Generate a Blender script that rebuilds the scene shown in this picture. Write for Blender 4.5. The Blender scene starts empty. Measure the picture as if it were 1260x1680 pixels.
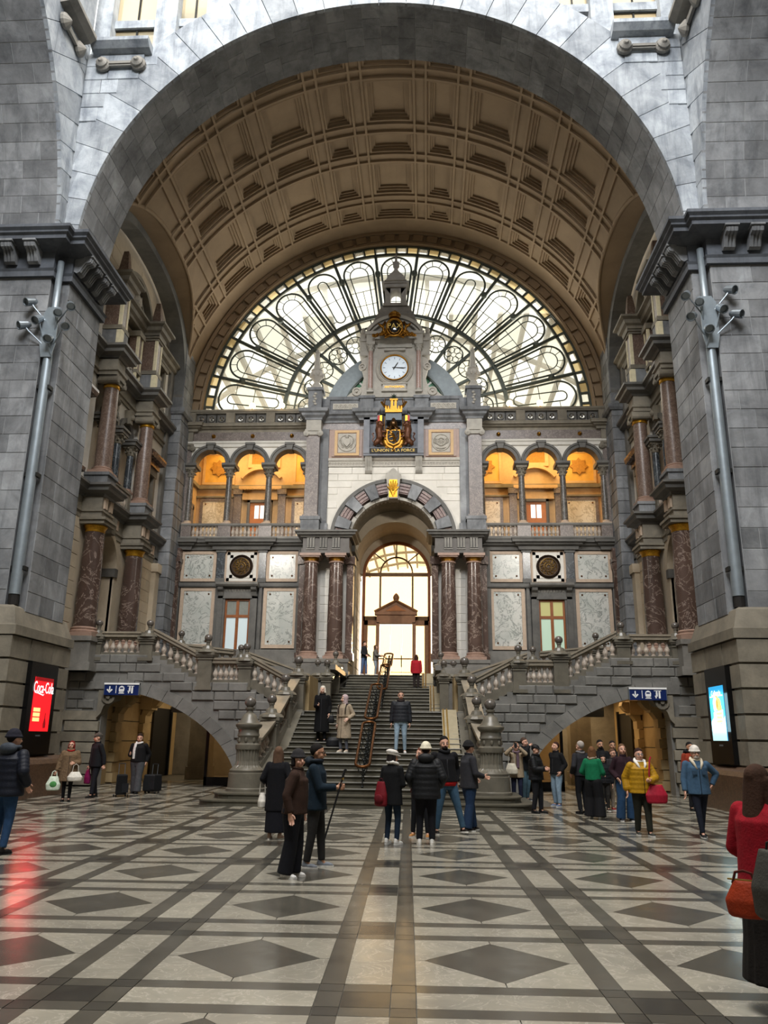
import bpy, bmesh, math, random
from math import sin, cos, pi, radians, sqrt, atan2, degrees
from mathutils import Vector, Matrix, Euler
random.seed(7)
SC = bpy.context.scene
COL = SC.collection
# ---------------------------------------------------------------- camera
cam_d = bpy.data.cameras.new('camera')
cam_d.sensor_fit = 'VERTICAL'; cam_d.sensor_height = 36.0
cam_d.lens = 36.0 * 1301.4 / 1680.0
cam_d.clip_end = 500
cam_o = bpy.data.objects.new('camera', cam_d); COL.objects.link(cam_o)
_yaw, _tilt, _roll = radians(3.18), radians(15.933), radians(.714)
_f = Vector((-sin(_yaw)*cos(_tilt), cos(_yaw)*cos(_tilt), sin(_tilt)))
_r0 = Vector((cos(_yaw), sin(_yaw), 0)); _u0 = _r0.cross(_f)
_r = _r0*cos(_roll) + _u0*sin(_roll); _u = -_r0*sin(_roll) + _u0*cos(_roll)
_m = Matrix(((_r.x, _u.x, -_f.x), (_r.y, _u.y, -_f.y), (_r.z, _u.z, -_f.z))).to_4x4()
_m.translation = Vector((1.62, 0, 1.72))
cam_o.matrix_world = _m
SC.camera = cam_o
# ---------------------------------------------------------------- sky, sun, large lights, exposure
W = bpy.data.worlds.new('sky'); SC.world = W; W.use_nodes = True
nt = W.node_tree; bg = nt.nodes['Background']
sky = nt.nodes.new('ShaderNodeTexSky'); sky.sky_type = 'NISHITA'
sky.sun_disc = False; sky.sun_elevation = radians(16); sky.sun_rotation = radians(0)
sky.air_density = 1.3; sky.dust_density = 1.2; sky.ozone_density = 1.0
hz = nt.nodes.new('ShaderNodeMix'); hz.data_type = 'RGBA'; hz.inputs[0].default_value = .72
nt.links.new(sky.outputs[0], hz.inputs[6]); hz.inputs[7].default_value = (9.2, 9.4, 9.0, 1)      # bright winter haze
nt.links.new(hz.outputs[2], bg.inputs[0]); bg.inputs[1].default_value = 0.2
def lamp(name, kind, loc, energy, color, rot=(0, 0, 0), size=1.0, size_y=None, spread=None):
    d = bpy.data.lights.new(name, kind); d.energy = energy; d.color = color
    if kind == 'AREA':
        d.size = size
        if size_y: d.shape = 'RECTANGLE'; d.size_y = size_y
        if spread: d.spread = spread
    elif kind == 'SUN': d.angle = size
    else: d.shadow_soft_size = size
    o = bpy.data.objects.new(name, d); COL.objects.link(o); o.location = loc; o.rotation_euler = rot
    return o
lamp('sun', 'SUN', (0, 60, 30), 2.2, (1.0, .82, .58), (radians(84), 0, radians(176)), radians(1.0))
# daylight of the dome's ring of windows, high above the middle of the hall
lamp('dome_daylight', 'AREA', (0, 9, 41), 11000, (1.0, .98, .95), (radians(0), 0, 0), 17, 17)
lamp('dome_window_light', 'AREA', (0, -3, 34), 11000, (.95, .97, 1.0), (radians(68), 0, 0), 16, 7)
# daylight through the great fan window and through the entrance
lamp('fan_window_light', 'AREA', (0, 38.2, 22.0), 750, (1.0, .96, .88), (radians(-100), 0, 0), 17, 7)
SC.view_settings.view_transform = 'Standard'; SC.view_settings.look = 'None'
SC.view_settings.gamma = 1.0; SC.view_settings.use_curve_mapping = False
SC.view_settings.exposure = 0.0
SC.cycles.max_bounces = 8; SC.cycles.diffuse_bounces = 4; SC.cycles.glossy_bounces = 3
SC.cycles.transparent_max_bounces = 12; SC.cycles.transmission_bounces = 4
SC.cycles.sample_clamp_indirect = 4.0; SC.cycles.caustics_reflective = False; SC.cycles.caustics_refractive = False
# ---------------------------------------------------------------- materials
def lin(h):
    h = h.lstrip('#'); c = [int(h[i:i+2], 16)/255 for i in (0, 2, 4)]
    return tuple((x/12.92 if x <= .04045 else ((x+.055)/1.055)**2.4) for x in c) + (1,)
MATS = {}
class NT:
    def __init__(s, name):
        s.m = bpy.data.materials.new(name); s.m.use_nodes = True; s.t = s.m.node_tree
        s.b = s.t.nodes['Principled BSDF']; MATS[name] = s.m
    def n(s, typ, **kw):
        x = s.t.nodes.new(typ)
        for k, v in kw.items(): setattr(x, k, v)
        return x
    def l(s, a, b): s.t.links.new(a, b)
    def math(s, op, a, b=None, c=False):
        x = s.n('ShaderNodeMath', operation=op, use_clamp=c)
        for i, v in enumerate((a, b)):
            if v is None: continue
            if isinstance(v, (int, float)): x.inputs[i].default_value = v
            else: s.l(v, x.inputs[i])
        return x.outputs[0]
    def noise(s, scale, detail=5, rough=.6, dist=0, vec=None):
        if vec is None: vec = s.pos()
        x = s.n('ShaderNodeTexNoise'); x.inputs['Scale'].default_value = scale; x.inputs['Detail'].default_value = detail
        x.inputs['Roughness'].default_value = rough; x.inputs['Distortion'].default_value = dist
        s.l(vec, x.inputs['Vector']); return x.outputs['Fac']
    def pos(s, sc=None):
        if not hasattr(s, '_p'): s._p = s.n('ShaderNodeNewGeometry').outputs['Position']
        if sc is None: return s._p
        x = s.n('ShaderNodeMapping'); x.inputs['Scale'].default_value = sc; s.l(s._p, x.inputs['Vector']); return x.outputs[0]
    def ramp(s, fac, *st):
        x = s.n('ShaderNodeValToRGB'); e = x.color_ramp.elements
        while len(e) < len(st): e.new(.5)
        for i, (p, c) in enumerate(st):
            e[i].position = p; e[i].color = lin(c) if isinstance(c, str) else c
        s.l(fac, x.inputs[0]); return x.outputs[0]
    def mix(s, f, a, b, mode='MIX'):
        x = s.n('ShaderNodeMix', data_type='RGBA', blend_type=mode)
        for k, v in ((0, f), (6, a), (7, b)):
            if isinstance(v, (int, float)): x.inputs[k].default_value = v
            elif isinstance(v, tuple): x.inputs[k].default_value = v
            else: s.l(v, x.inputs[k])
        return x.outputs[2]
    def rnd(s, lo, hi):
        r = s.n('ShaderNodeObjectInfo').outputs['Random']
        x = s.n('ShaderNodeMapRange'); x.inputs[3].default_value = lo; x.inputs[4].default_value = hi; s.l(r, x.inputs[0]); return x.outputs[0]
    def bump(s, h, st, d=.02):
        x = s.n('ShaderNodeBump'); x.inputs['Strength'].default_value = st; x.inputs['Distance'].default_value = d
        s.l(h, x.inputs['Height']); s.l(x.outputs[0], s.b.inputs['Normal'])
    def out(s, col, rough=.6, metal=0, spec=.5):
        if isinstance(col, (tuple, str)): s.b.inputs['Base Color'].default_value = lin(col) if isinstance(col, str) else col
        else: s.l(col, s.b.inputs['Base Color'])
        if isinstance(rough, (int, float)): s.b.inputs['Roughness'].default_value = rough
        else: s.l(rough, s.b.inputs['Roughness'])
        s.b.inputs['Metallic'].default_value = metal; s.b.inputs['Specular IOR Level'].default_value = spec
        return s.m
def plain(name, col, rough=.6, metal=0, spec=.4, var=.12, scale=6, bump=0):
    t = NT(name); n = t.noise(scale, 4)
    c = lin(col); a = tuple(x*(1-var) for x in c[:3])+(1,); b = tuple(min(1, x*(1+var)) for x in c[:3])+(1,)
    k = t.ramp(n, (.3, a), (.7, b))
    if bump: t.bump(n, bump)
    return t.out(k, rough, metal, spec)
def stone(name, dark, light, scale=.9, rnd=.22, rough=.7, bump=.35, streak=.0, stain=None, spec=.3, blotch=0):
    t = NT(name)
    n = t.noise(scale, 8, .65, .4); f = t.noise(scale*9, 4, .6)
    k = t.ramp(n, (.32, dark), (.68, light))
    k = t.mix(t.math('MULTIPLY', f, .35), k, lin(light))
    if blotch:
        k = t.mix(t.ramp(t.noise(.55, 6, .7, 1.2), (.5, (0, 0, 0, 1)), (.72, (blotch,)*3+(1,))), k, lin('#b4b9bd'))
    if streak:
        sv = t.noise(1.0, 6, .7, .3, t.pos((2.2, 2.2, .25)))
        k = t.mix(t.ramp(sv, (.48, (0, 0, 0, 1)), (.7, (streak,)*3+(1,))), k, lin(stain or dark))
    if rnd:
        r = t.rnd(1-rnd, 1+rnd); x = t.n('ShaderNodeCombineColor')
        for i in range(3): t.l(r, x.inputs[i])
        k = t.mix(1.0, k, x.outputs[0], 'MULTIPLY')
    t.bump(f, bump, .015)
    return t.out(k, rough, 0, spec)
def veined(name, base, vein, vein2, scale=1.5, width=.06, rough=.25, rnd=.12, spec=.5):
    t = NT(name)
    r = t.n('ShaderNodeObjectInfo').outputs['Random']
    off = t.n('ShaderNodeVectorMath', operation='ADD'); t.l(t.pos(), off.inputs[0])
    cx = t.n('ShaderNodeCombineXYZ'); 
    for i in range(3): t.l(t.math('MULTIPLY', r, 37.0+11*i), cx.inputs[i])
    t.l(cx.outputs[0], off.inputs[1])
    v = off.outputs[0]
    n1 = t.noise(scale, 7, .62, 1.6, v); n2 = t.noise(scale*2.3, 6, .6, 2.0, v); n3 = t.noise(scale*.6, 4, .5, .5, v)
    d1 = t.math('ABSOLUTE', t.math('SUBTRACT', n1, .5)); d2 = t.math('ABSOLUTE', t.math('SUBTRACT', n2, .5))
    k = t.ramp(n3, (.35, base), (.7, vein2))
    k = t.mix(t.ramp(d2, (0, (.75,)*3+(1,)), (width*.8, (0, 0, 0, 1))), k, lin(vein2))
    k = t.mix(t.ramp(d1, (0, (.9,)*3+(1,)), (width, (0, 0, 0, 1))), k, lin(vein))
    return t.out(k, rough, 0, spec)
stone('blue_stone', '#595b5e', '#8d8f91', .9, .26, .72, .4, .55, '#393c40', blotch=.35)
stone('lit_weathered_stone', '#697079', '#aab0b5', 1.3, .22, .75, .5, .7, '#535a63', blotch=.6)  # blue_stone again, weathered, with the brightness of its light put into the colour
stone('grey_stone', '#5d5b57', '#86837c', 1.2, .14, .6, .3)
stone('brown_grey_stone', '#625d53', '#8a8374', 1.3, .16, .66, .35, .3, '#55504a')
stone('dark_stone', '#3a3b3e', '#5a5b5d', 1.5, .1, .45, .2)
stone('step_stone', '#47443a', '#625e52', 1.5, .1, .4, .2)
stone('white_ashlar', '#c9c5bb', '#e0dcd3', 1.2, .06, .7, .12)
stone('cream_stone', '#ab9d88', '#cbbda6', .8, .07, .7, .15)
stone('vault_stone', '#88755e', '#a08b71', .5, .05, .8, .15)
stone('passage_stone', '#9a8460', '#bda67c', .7, .08, .7, .2)
veined('brown_marble', '#473831', '#a08f84', '#5b4941', 1.1, .016, .22)
veined('granite', '#625955', '#9a8f87', '#746a64', 4.0, .03, .35)
veined('white_marble', '#cfcec7', '#767b76', '#b4b8b1', 1.5, .03, .25)
veined('black_marble', '#2d3237', '#7d858a', '#3b4147', 2.0, .02, .25)
veined('baluster_stone', '#9d9084', '#c9beb0', '#b3a697', 3.0, .04, .35)
veined('plinth_granite', '#46362c', '#715846', '#54402f', 5.0, .05, .3)
plain('pink_stone', '#b9a48f', .6, var=.1)
plain('gold', '#94692a', .42, 1.0, var=.25, scale=14)
plain('gilt_paint', '#c8952f', .4, .8, var=.3, scale=20)
plain('bronze', '#6b4526', .35, .85, var=.35, scale=12)
plain('brass', '#c9a65a', .3, 1.0, var=.15)
plain('iron', '#2b2c2a', .5, .5, var=.2)
plain('window_iron', '#4d544e', .55, .3, var=.15)
plain('steel', '#8b949b', .35, .7, var=.1)
plain('galvanised', '#8d979e', .45, .6, var=.12, scale=3)
plain('wood', '#8a4f22', .45, var=.2, scale=5)
plain('orange_wood', '#b06a2c', .45, var=.15, scale=5)
plain('dark_panel', '#0c0c0d', .25, var=.1)
plain('black_matt', '#0d0d0e', .6, var=.2)
plain('sign_blue', '#16285c', .35, var=.04)
plain('sign_white', '#f2f2f0', .5, var=.02)
plain('shed_steel', '#8d8b80', .6, .1, var=.1)
plain('clock_face', '#cfdce6', .3, var=.04)
plain('relief_stone', '#b1aca2', .7, var=.12, scale=9)
plain('tower_stone', '#a6a299', .7, var=.14, scale=3, bump=.2)
plain('ochre_stone', '#c7a77b', .6, var=.08)
def emit(name, col, st):
    t = NT(name); t.b.inputs['Base Color'].default_value = lin(col)
    t.b.inputs['Emission Color'].default_value = lin(col); t.b.inputs['Emission Strength'].default_value = st
    return t.m
emit('globe_glow', '#ffe2a8', 14)
emit('screen_red', '#ee1a22', 1.15); emit('screen_white', '#ffffff', 1.1); emit('screen_dark', '#8e0c12', .7)
emit('screen_blue', '#2f9fd4', .9); emit('screen_pale', '#bfe6ea', .9); emit('screen_orange', '#ee7a22', .95); emit('screen_cream', '#f7e08e', .95)
def glass(name, tint, tr, diff=None, rough=.1):
    t = NT(name); o = t.t.nodes['Material Output']
    a = t.n('ShaderNodeBsdfTransparent'); a.inputs[0].default_value = lin(tint)
    b = t.n('ShaderNodeBsdfTranslucent'); b.inputs[0].default_value = lin(diff or tint)
    g = t.n('ShaderNodeBsdfGlossy'); g.inputs['Roughness'].default_value = rough; g.inputs[0].default_value = (.8, .8, .8, 1)
    m1 = t.n('ShaderNodeMixShader'); m1.inputs[0].default_value = 1-tr; t.l(a.outputs[0], m1.inputs[1]); t.l(b.outputs[0], m1.inputs[2])
    m2 = t.n('ShaderNodeMixShader'); m2.inputs[0].default_value = .05; t.l(m1.outputs[0], m2.inputs[1]); t.l(g.outputs[0], m2.inputs[2])
    t.l(m2.outputs[0], o.inputs[0]); t.m.node_tree.nodes.remove(t.b); return t.m
glass('fan_glass', '#fcfdf9', .75, '#fbfbf6'); glass('cream_glass', '#ece2c6', .6, '#e6dabb'); glass('door_glass', '#fff1da', .9, '#ffedd0')
glass('green_glass', '#8fb9ae', .6, '#9cc4b8')
plain('pale_pane', '#aab4b4', .12, spec=.8, var=.05); plain('green_pane', '#a9bda6', .15, spec=.8, var=.05); plain('dim_pane', '#8d9089', .12, spec=.8, var=.1)
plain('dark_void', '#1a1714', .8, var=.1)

def tile(name, a, b, rnd=.1, vein=None):
    t = NT(name)
    n = t.noise(1.1, 7, .62, 1.2); n2 = t.noise(2.6, 6, .6, 2.2)
    k = t.ramp(n, (.3, a), (.7, b))
    if vein: k = t.mix(t.ramp(t.math('ABSOLUTE', t.math('SUBTRACT', n2, .5)), (0, (.5,)*3+(1,)), (.02, (0, 0, 0, 1))), k, lin(vein))
    r = t.rnd(1-rnd, 1+rnd); x = t.n('ShaderNodeCombineColor')
    for i in range(3): t.l(r, x.inputs[i])
    k = t.mix(1.0, k, x.outputs[0], 'MULTIPLY')
    f = t.noise(3, 4, .6)
    return t.out(k, t.ramp(f, (.3, (.15,)*3+(1,)), (.75, (.28,)*3+(1,))), 0, .5)
tile('tile_light', '#827e73', '#9e998a', .09, '#bdb8ab'); tile('tile_dark', '#413f38', '#55524a', .12); tile('tile_dark2', '#363530', '#44423c', .1); tile('tile_black', '#2b2a27', '#383733', .1)
plain('grout', '#57544c', .6)
stone('dark_blue_stone', '#41444a', '#666b72', .9, .1, .7, .35, .5, '#2c2d30')
glass('drum_glass', '#fbf6ea', .6, '#faf4e4')
glass('amber_glass', '#c79a6a', .5, '#b98a5c'); plain('slate_band', '#5f6a72', .5, var=.1)
plain('pink_base', '#9a7f70', .4, var=.12); stone('warm_dark_stone', '#4b4a48', '#6b6964', 1.5, .1, .5, .25)  # second stone: a paler, warmer tone of dark_stone
plain('dark_brown_metal', '#2e2117', .4, .6, var=.2); plain('olive_pane', '#9a9a6a', .15, spec=.8, var=.1)
veined('grey_column', '#4b4742', '#8a847c', '#5b564f', 3.0, .03, .3); veined('cream_marble', '#cdbfa2', '#a08f70', '#d8ccb2', 2.0, .04, .3)
plain('gilt_plaster', '#d6a850', .5, var=.12, scale=3); plain('dark_ochre', '#a8782c', .6, var=.2, scale=9); emit('bright_pane', '#e9efec', .9)
stone('granite_grey', '#6b6762', '#85807a', 4, .05, .5, .1); veined('granite_plum', '#6a5450', '#a08c84', '#7c645e', 4, .03, .4); veined('granite_pink', '#8c736a', '#c0aca2', '#9c847a', 6, .03, .35)
plain('bronze_frame', '#5e4427', .4, .5, var=.2); plain('porch_wood', '#8a5f3c', .5, var=.15); plain('lion_brown', '#5d3a26', .4, .35, var=.35, scale=14); plain('flag_red', '#b3261f', .5)
plain('dark_gilt', '#4a3218', .35, .7, var=.6, scale=16); plain('dark_leaf', '#2a3a30', .5, .4); stone('tower_frame', '#62656a', '#80838a', 2, .05, .5, .2); stone('roof_stone', '#7b7873', '#98948d', 2, .1, .7, .3)
plain('clock_ink', '#5a6a80', .5); plain('black_enamel', '#0d0d12', .12, spec=.8)
emit('lit_pane', '#b9c6c8', .42); emit('lit_pane_green', '#a9c0ab', .42); emit('lit_pane_olive', '#a8a46a', .4)
veined('granite_brown', '#5c4a40', '#97867a', '#6c584d', 5.0, .03, .35); plain('pale_arris', '#d9cfae', .6); plain('dark_pane', '#15171a', .08, spec=.8); stone('ring_grey', '#5c5e5f', '#7f807e', 1.2, .12, .7, .3)
plain('mortar', '#a3a5a6', .9, var=.08)
stone('newel_stone', '#555147', '#726d61', 2.0, .05, .32, .15, spec=.5); stone('rail_stone', '#7a7264', '#978d7c', 2, .05, .25, .1, spec=.5); plain('ball_stone', '#5e5852', .22, spec=.6, scale=12, var=.25)
stone('blue_grey_wall', '#5c5b57', '#7d7b76', 1.6, .10, .6, .3); plain('mortar_dark', '#3e3f3f', .9); plain('ramp_stone', '#a59a80', .35); emit('shop_glow', '#ffdf9a', 1.2)
plain('dull_gilt', '#8a6a2c', .4, .7, var=.3)
plain('fan_band', '#8b969c', .5, var=.1); glass('shed_glass', '#ebe8de', .5, '#eae6da')
stone('granite_dark', '#4d4a47', '#67635f', 3, .06, .5, .15)
plain('letter_gold', '#e4c264', .5, 0, .4)
# ---------------------------------------------------------------- geometry helpers
ORG = {}
S = 1            # +1 as written, -1 mirrored across the hall's axis
class G:
    def __init__(s): s.v = []; s.f = []; s.mi = []; s.cur = 0
    def add(s, vs, fs):
        b = len(s.v); s.v += [tuple(x) for x in vs]; s.f += [tuple(b+i for i in f) for f in fs]; s.mi += [s.cur]*len(fs); return s
    def box(s, x0, x1, y0, y1, z0, z1, tx=0, ty=0):
        v = [(x0, y0, z0), (x1, y0, z0), (x1, y1, z0), (x0, y1, z0), (x0+tx, y0+ty, z1), (x1-tx, y0+ty, z1), (x1-tx, y1-ty, z1), (x0+tx, y1-ty, z1)]
        return s.add(v, [(3, 2, 1, 0), (4, 5, 6, 7), (0, 1, 5, 4), (1, 2, 6, 5), (2, 3, 7, 6), (3, 0, 4, 7)])
    def prism(s, pts, ax, a, b):
        """polygon extruded along axis ax from a to b; pts are the two other coordinates in x,y,z order"""
        n = len(pts)
        def mk(p, t):
            return (t, p[0], p[1]) if ax == 0 else ((p[0], t, p[1]) if ax == 1 else (p[0], p[1], t))
        v = [mk(p, a) for p in pts]+[mk(p, b) for p in pts]
        return s.add(v, [tuple(range(n)), tuple(range(2*n-1, n-1, -1))]+[(i, i+n, (i+1) % n+n, (i+1) % n) for i in range(n)])
    def lathe(s, prof, c=(0, 0, 0), n=12, a0=0, a1=2*pi, sx=1, sy=1):
        full = abs(a1-a0-2*pi) < 1e-6; m = n if full else n+1
        v = []
        for r, z in prof:
            for i in range(m):
                a = a0+(a1-a0)*i/n; v.append((c[0]+r*cos(a)*sx, c[1]+r*sin(a)*sy, c[2]+z))
        f = []
        for j in range(len(prof)-1):
            for i in range(n):
                k = (i+1) % m; f.append((j*m+i, j*m+k, (j+1)*m+k, (j+1)*m+i))
        if full: f += [tuple(range(m-1, -1, -1)), tuple((len(prof)-1)*m+i for i in range(m))]
        return s.add(v, f)
    def lathe_y(s, prof, c=(0, 0, 0), n=16):
        """axis along -y: prof = (radius, distance towards the hall)"""
        v = []; f = []
        for r, d in prof:
            for i in range(n):
                a = 2*pi*i/n; v.append((c[0]+r*cos(a), c[1]-d, c[2]+r*sin(a)))
        for j in range(len(prof)-1):
            for i in range(n):
                k = (i+1) % n; f.append((j*n+i, j*n+k, (j+1)*n+k, (j+1)*n+i))
        f += [tuple(range(n-1, -1, -1)), tuple((len(prof)-1)*n+i for i in range(n))]
        return s.add(v, f)
    def ball(s, c, r, n=10, m=7, sc=(1, 1, 1)):
        pr = [(max(1e-4, sin(pi*j/m)), -cos(pi*j/m)) for j in range(m+1)]
        v = []; 
        for q, z in pr:
            for i in range(n):
                a = 2*pi*i/n; v.append((c[0]+r*q*cos(a)*sc[0], c[1]+r*q*sin(a)*sc[1], c[2]+r*z*sc[2]))
        f = [(j*n+i, j*n+(i+1) % n, (j+1)*n+(i+1) % n, (j+1)*n+i) for j in range(m) for i in range(n)]
        return s.add(v, f)
    def tube(s, pts, r, n=6, closed=False):
        P = [Vector(p) for p in pts]; N = len(P); v = []
        rr = r if isinstance(r, (list, tuple)) else [r]*N
        up0 = None
        for i in range(N):
            if closed: d = (P[(i+1) % N]-P[i-1])
            else: d = P[min(i+1, N-1)]-P[max(i-1, 0)]
            d.normalize()
            if up0 is None:
                up0 = Vector((0, 0, 1)) if abs(d.z) < .9 else Vector((0, 1, 0))
            a = d.cross(up0)
            if a.length < 1e-4: a = d.cross(Vector((1, 0, 0)))
            a.normalize(); b = a.cross(d); up0 = b
            for k in range(n):
                t = 2*pi*k/n; q = P[i]+(a*cos(t)+b*sin(t))*rr[i]; v.append(q[:])
        f = []
        for i in range(N if closed else N-1):
            j = (i+1) % N
            for k in range(n): f.append((i*n+k, i*n+(k+1) % n, j*n+(k+1) % n, j*n+k))
        if not closed: f += [tuple(range(n-1, -1, -1)), tuple((N-1)*n+k for k in range(n))]
        return s.add(v, f)
    def sweep(s, path, prof, closed=False):
        """path: plan polyline [(x,y)], prof: closed polygon [(out, z)], out is to the right of travel; mitred"""
        N = len(path); M = len(prof); v = []
        for i in range(N):
            p = Vector(path[i])
            d0 = (p-Vector(path[i-1])).normalized() if (i > 0 or closed) else None
            d1 = (Vector(path[(i+1) % N])-p).normalized() if (i < N-1 or closed) else None
            d0 = d0 or d1; d1 = d1 or d0
            n0 = Vector((d0.y, -d0.x)); n1 = Vector((d1.y, -d1.x))
            m = (n0+n1); m = m/max(.15, (1+n0.dot(n1)))
            for o, z in prof: v.append((p.x+m.x*o, p.y+m.y*o, z))
        f = [(i*M+j, i*M+(j+1) % M, ((i+1) % N)*M+(j+1) % M, ((i+1) % N)*M+j) for i in range(N if closed else N-1) for j in range(M)]
        if not closed: f += [tuple(range(M-1, -1, -1)), tuple((N-1)*M+j for j in range(M))]
        return s.add(v, f)
    def arc(s, cx, cz, r0, r1, a0, a1, y0, y1, n=16):
        """piece of an upright ring (degrees) between y0 and y1"""
        v = []
        for i in range(n+1):
            a = radians(a0+(a1-a0)*i/n)
            for r, y in ((r0, y0), (r1, y0), (r1, y1), (r0, y1)): v.append((cx+r*cos(a), y, cz+r*sin(a)))
        f = [(i*4+j, i*4+(j+1) % 4, i*4+4+(j+1) % 4, i*4+4+j) for i in range(n) for j in range(4)]
        f += [(3, 2, 1, 0), (n*4, n*4+1, n*4+2, n*4+3)]
        return s.add(v, f)
    def grid(s, P, flip=False):
        n, m = len(P), len(P[0])
        fs = [(i*m+j, i*m+j+1, (i+1)*m+j+1, (i+1)*m+j) for i in range(n-1) for j in range(m-1)]
        if flip: fs = [f[::-1] for f in fs]
        return s.add([p for r in P for p in r], fs)
    def xf(s, M, start=0):
        s.v[start:] = [tuple(M @ Vector(p)) for p in s.v[start:]]; return s
    def mesh(s, name, off=(0, 0, 0), mats=None, smooth=False, mirror=False):
        me = bpy.data.meshes.new(name)
        sx = -1 if mirror else 1
        vs = [(sx*x-off[0], y-off[1], z-off[2]) for x, y, z in s.v]
        fs = [f[::-1] for f in s.f] if mirror else s.f
        me.from_pydata(vs, [], fs)
        for m in (mats or []): me.materials.append(MATS[m] if isinstance(m, str) else m)
        if mats and len(mats) > 1: me.polygons.foreach_set('material_index', s.mi)
        if smooth: me.polygons.foreach_set('use_smooth', [True]*len(me.polygons))
        me.update(); return me
def tagit(o, label=None, cat=None, group=None, kind=None):
    if label: o['label'] = label
    if cat: o['category'] = cat
    if group: o['group'] = group
    if kind: o['kind'] = kind
    return o
def obj(name, g, mat, parent=None, smooth=False, loc=None, autosm=None, **tg):
    """one mesh object; coordinates in g are world ones (mirrored when S is -1)"""
    off = ORG[parent.name] if parent else Vector((0, 0, 0))
    base = Vector(loc) if loc else (off if parent else Vector((0, 0, 0)))
    if loc and S < 0: base = Vector((-base.x, base.y, base.z))
    me = g.mesh(name, base, mat if isinstance(mat, (list, tuple)) else [mat], smooth, S < 0)
    if autosm: 
        me.polygons.foreach_set('use_smooth', [True]*len(me.polygons)); me.set_sharp_from_angle(angle=radians(autosm))
    o = bpy.data.objects.new(name, me); COL.objects.link(o)
    if parent: o.parent = parent
    o.location = base-off
    ORG[o.name] = base
    return tagit(o, **tg)
def inst(name, me, parent, M):
    """another object on shared mesh data; M is a world matrix or position (already mirrored by the caller)"""
    o = bpy.data.objects.new(name, me); COL.objects.link(o)
    if not isinstance(M, Matrix): M = Matrix.Translation(Vector(M))
    off = ORG[parent.name] if parent else Vector((0, 0, 0))
    o.parent = parent
    ORG[o.name] = M.translation.copy()
    o.matrix_local = Matrix.Translation(-off) @ M
    return o
def empty(name, loc, label, cat, group=None, kind=None):
    o = bpy.data.objects.new(name, None); COL.objects.link(o); o.location = loc; o.empty_display_size = .2
    ORG[o.name] = Vector(loc); return tagit(o, label, cat, group, kind)
def sx(x): return S*x
_blk = {}
def block_mesh(w, h, d, mat, ch=.02, name='stone_block'):
    """a squared stone whose face looks along +z, lying on z=0..d, centred on x,y, with chamfered arrises"""
    k = (round(w, 2), round(h, 2), round(d, 2), mat, ch, name)
    if k not in _blk:
        a, b = w/2-.008, h/2-.008; v = []
        for z, i in ((0, 0), (d-ch, 0), (d, ch)): v += [(-a+i, -b+i, z), (a-i, -b+i, z), (a-i, b-i, z), (-a+i, b-i, z)]
        f = [(8, 9, 10, 11)]+[(j*4+i, j*4+(i+1) % 4, j*4+4+(i+1) % 4, j*4+4+i) for j in range(2) for i in range(4)]
        _blk[k] = G().add(v, f).mesh(name, mats=[mat])
    return _blk[k]
def wall_blocks(parent, o, u, v, n, rows, L, mat, d=.06, name='stone_block', ch=.015, jit=.012, test=None, phase=0, wid=(1.1, .8)):
    """coursed stones on a flat face: origin o, unit directions u (along), v (up) and n (out); rows = list of course heights"""
    o, u, v, n = Vector(o), Vector(u), Vector(v), Vector(n)
    if S < 0: o.x, u.x, v.x, n.x = -o.x, -u.x, -v.x, -n.x
    a = v.cross(n); t = 0
    for i, h in enumerate(rows):
        x = 0.0; k = i+phase; first = True
        while x < L-.02:
            w = wid[k % 2]*((1 if i % 2 else .55) if first else random.choice((1, 1, .8, 1.2)))
            w = round(w*10)/10; first = False; k += 1
            if L-x-w < .35: w = L-x
            c = o+u*(x+w/2)+v*(t+h/2)
            if test is None or test(c, w, h):
                M = Matrix((a, v, n)).transposed().to_4x4(); M.translation = c+n*random.uniform(-jit, jit)
                inst(name, block_mesh(w, h, d, mat, ch, name), parent, M)
            x += w
        t += h
def superell(a, b, n, t):
    """t 0..pi -> (offset along, height)"""
    c, s_ = cos(t), sin(t)
    return (a*(abs(c)**(2/n))*(1 if c >= 0 else -1), b*(abs(s_)**(2/n)))
# ================================================================ floor
floor = obj('floor', G().box(-17, 17, -16, 46, -.3, -.012), 'grout', label='polished marble floor of the station hall with grey and pale tiles', kind='structure')
FR = radians(1.3); FP = 2.01; FQ = 2.05
fM = Matrix.Rotation(FR, 4, 'Z')
def ftile(name, pts, mat, cache={}):
    """thin slab: polygon in the tile's own frame"""
    k = (name, mat, tuple(pts))
    if k not in cache:
        n = len(pts); cx = sum(p[0] for p in pts)/n; cy = sum(p[1] for p in pts)/n; r = .0035
        ins = []
        for x, y in pts:
            dx, dy = x-cx, y-cy; l = sqrt(dx*dx+dy*dy); ins.append((x-dx/l*r*1.4, y-dy/l*r*1.4))
        cache[k] = G().prism(ins, 2, -.012, 0).mesh(name, mats=[mat])
    return cache[k]
h = .66; hy = FQ/2-.345; hb = .345; st = .175      # half cell, half band, strip width
hx = FP/2-hb
dd = .585
cells = []
for j in range(-1, 13):
    for i in range(-8, 8):
        cx, cy = .33+FP*i, 7.12+FQ*j
        w = fM @ Vector((cx, cy, 0))
        if abs(w.x) > 14.5 or (w.y > 22.0 and (abs(w.x) < 4.6 or abs(w.x) > 10.5)): continue
        cells.append((cx, cy, w))
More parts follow.
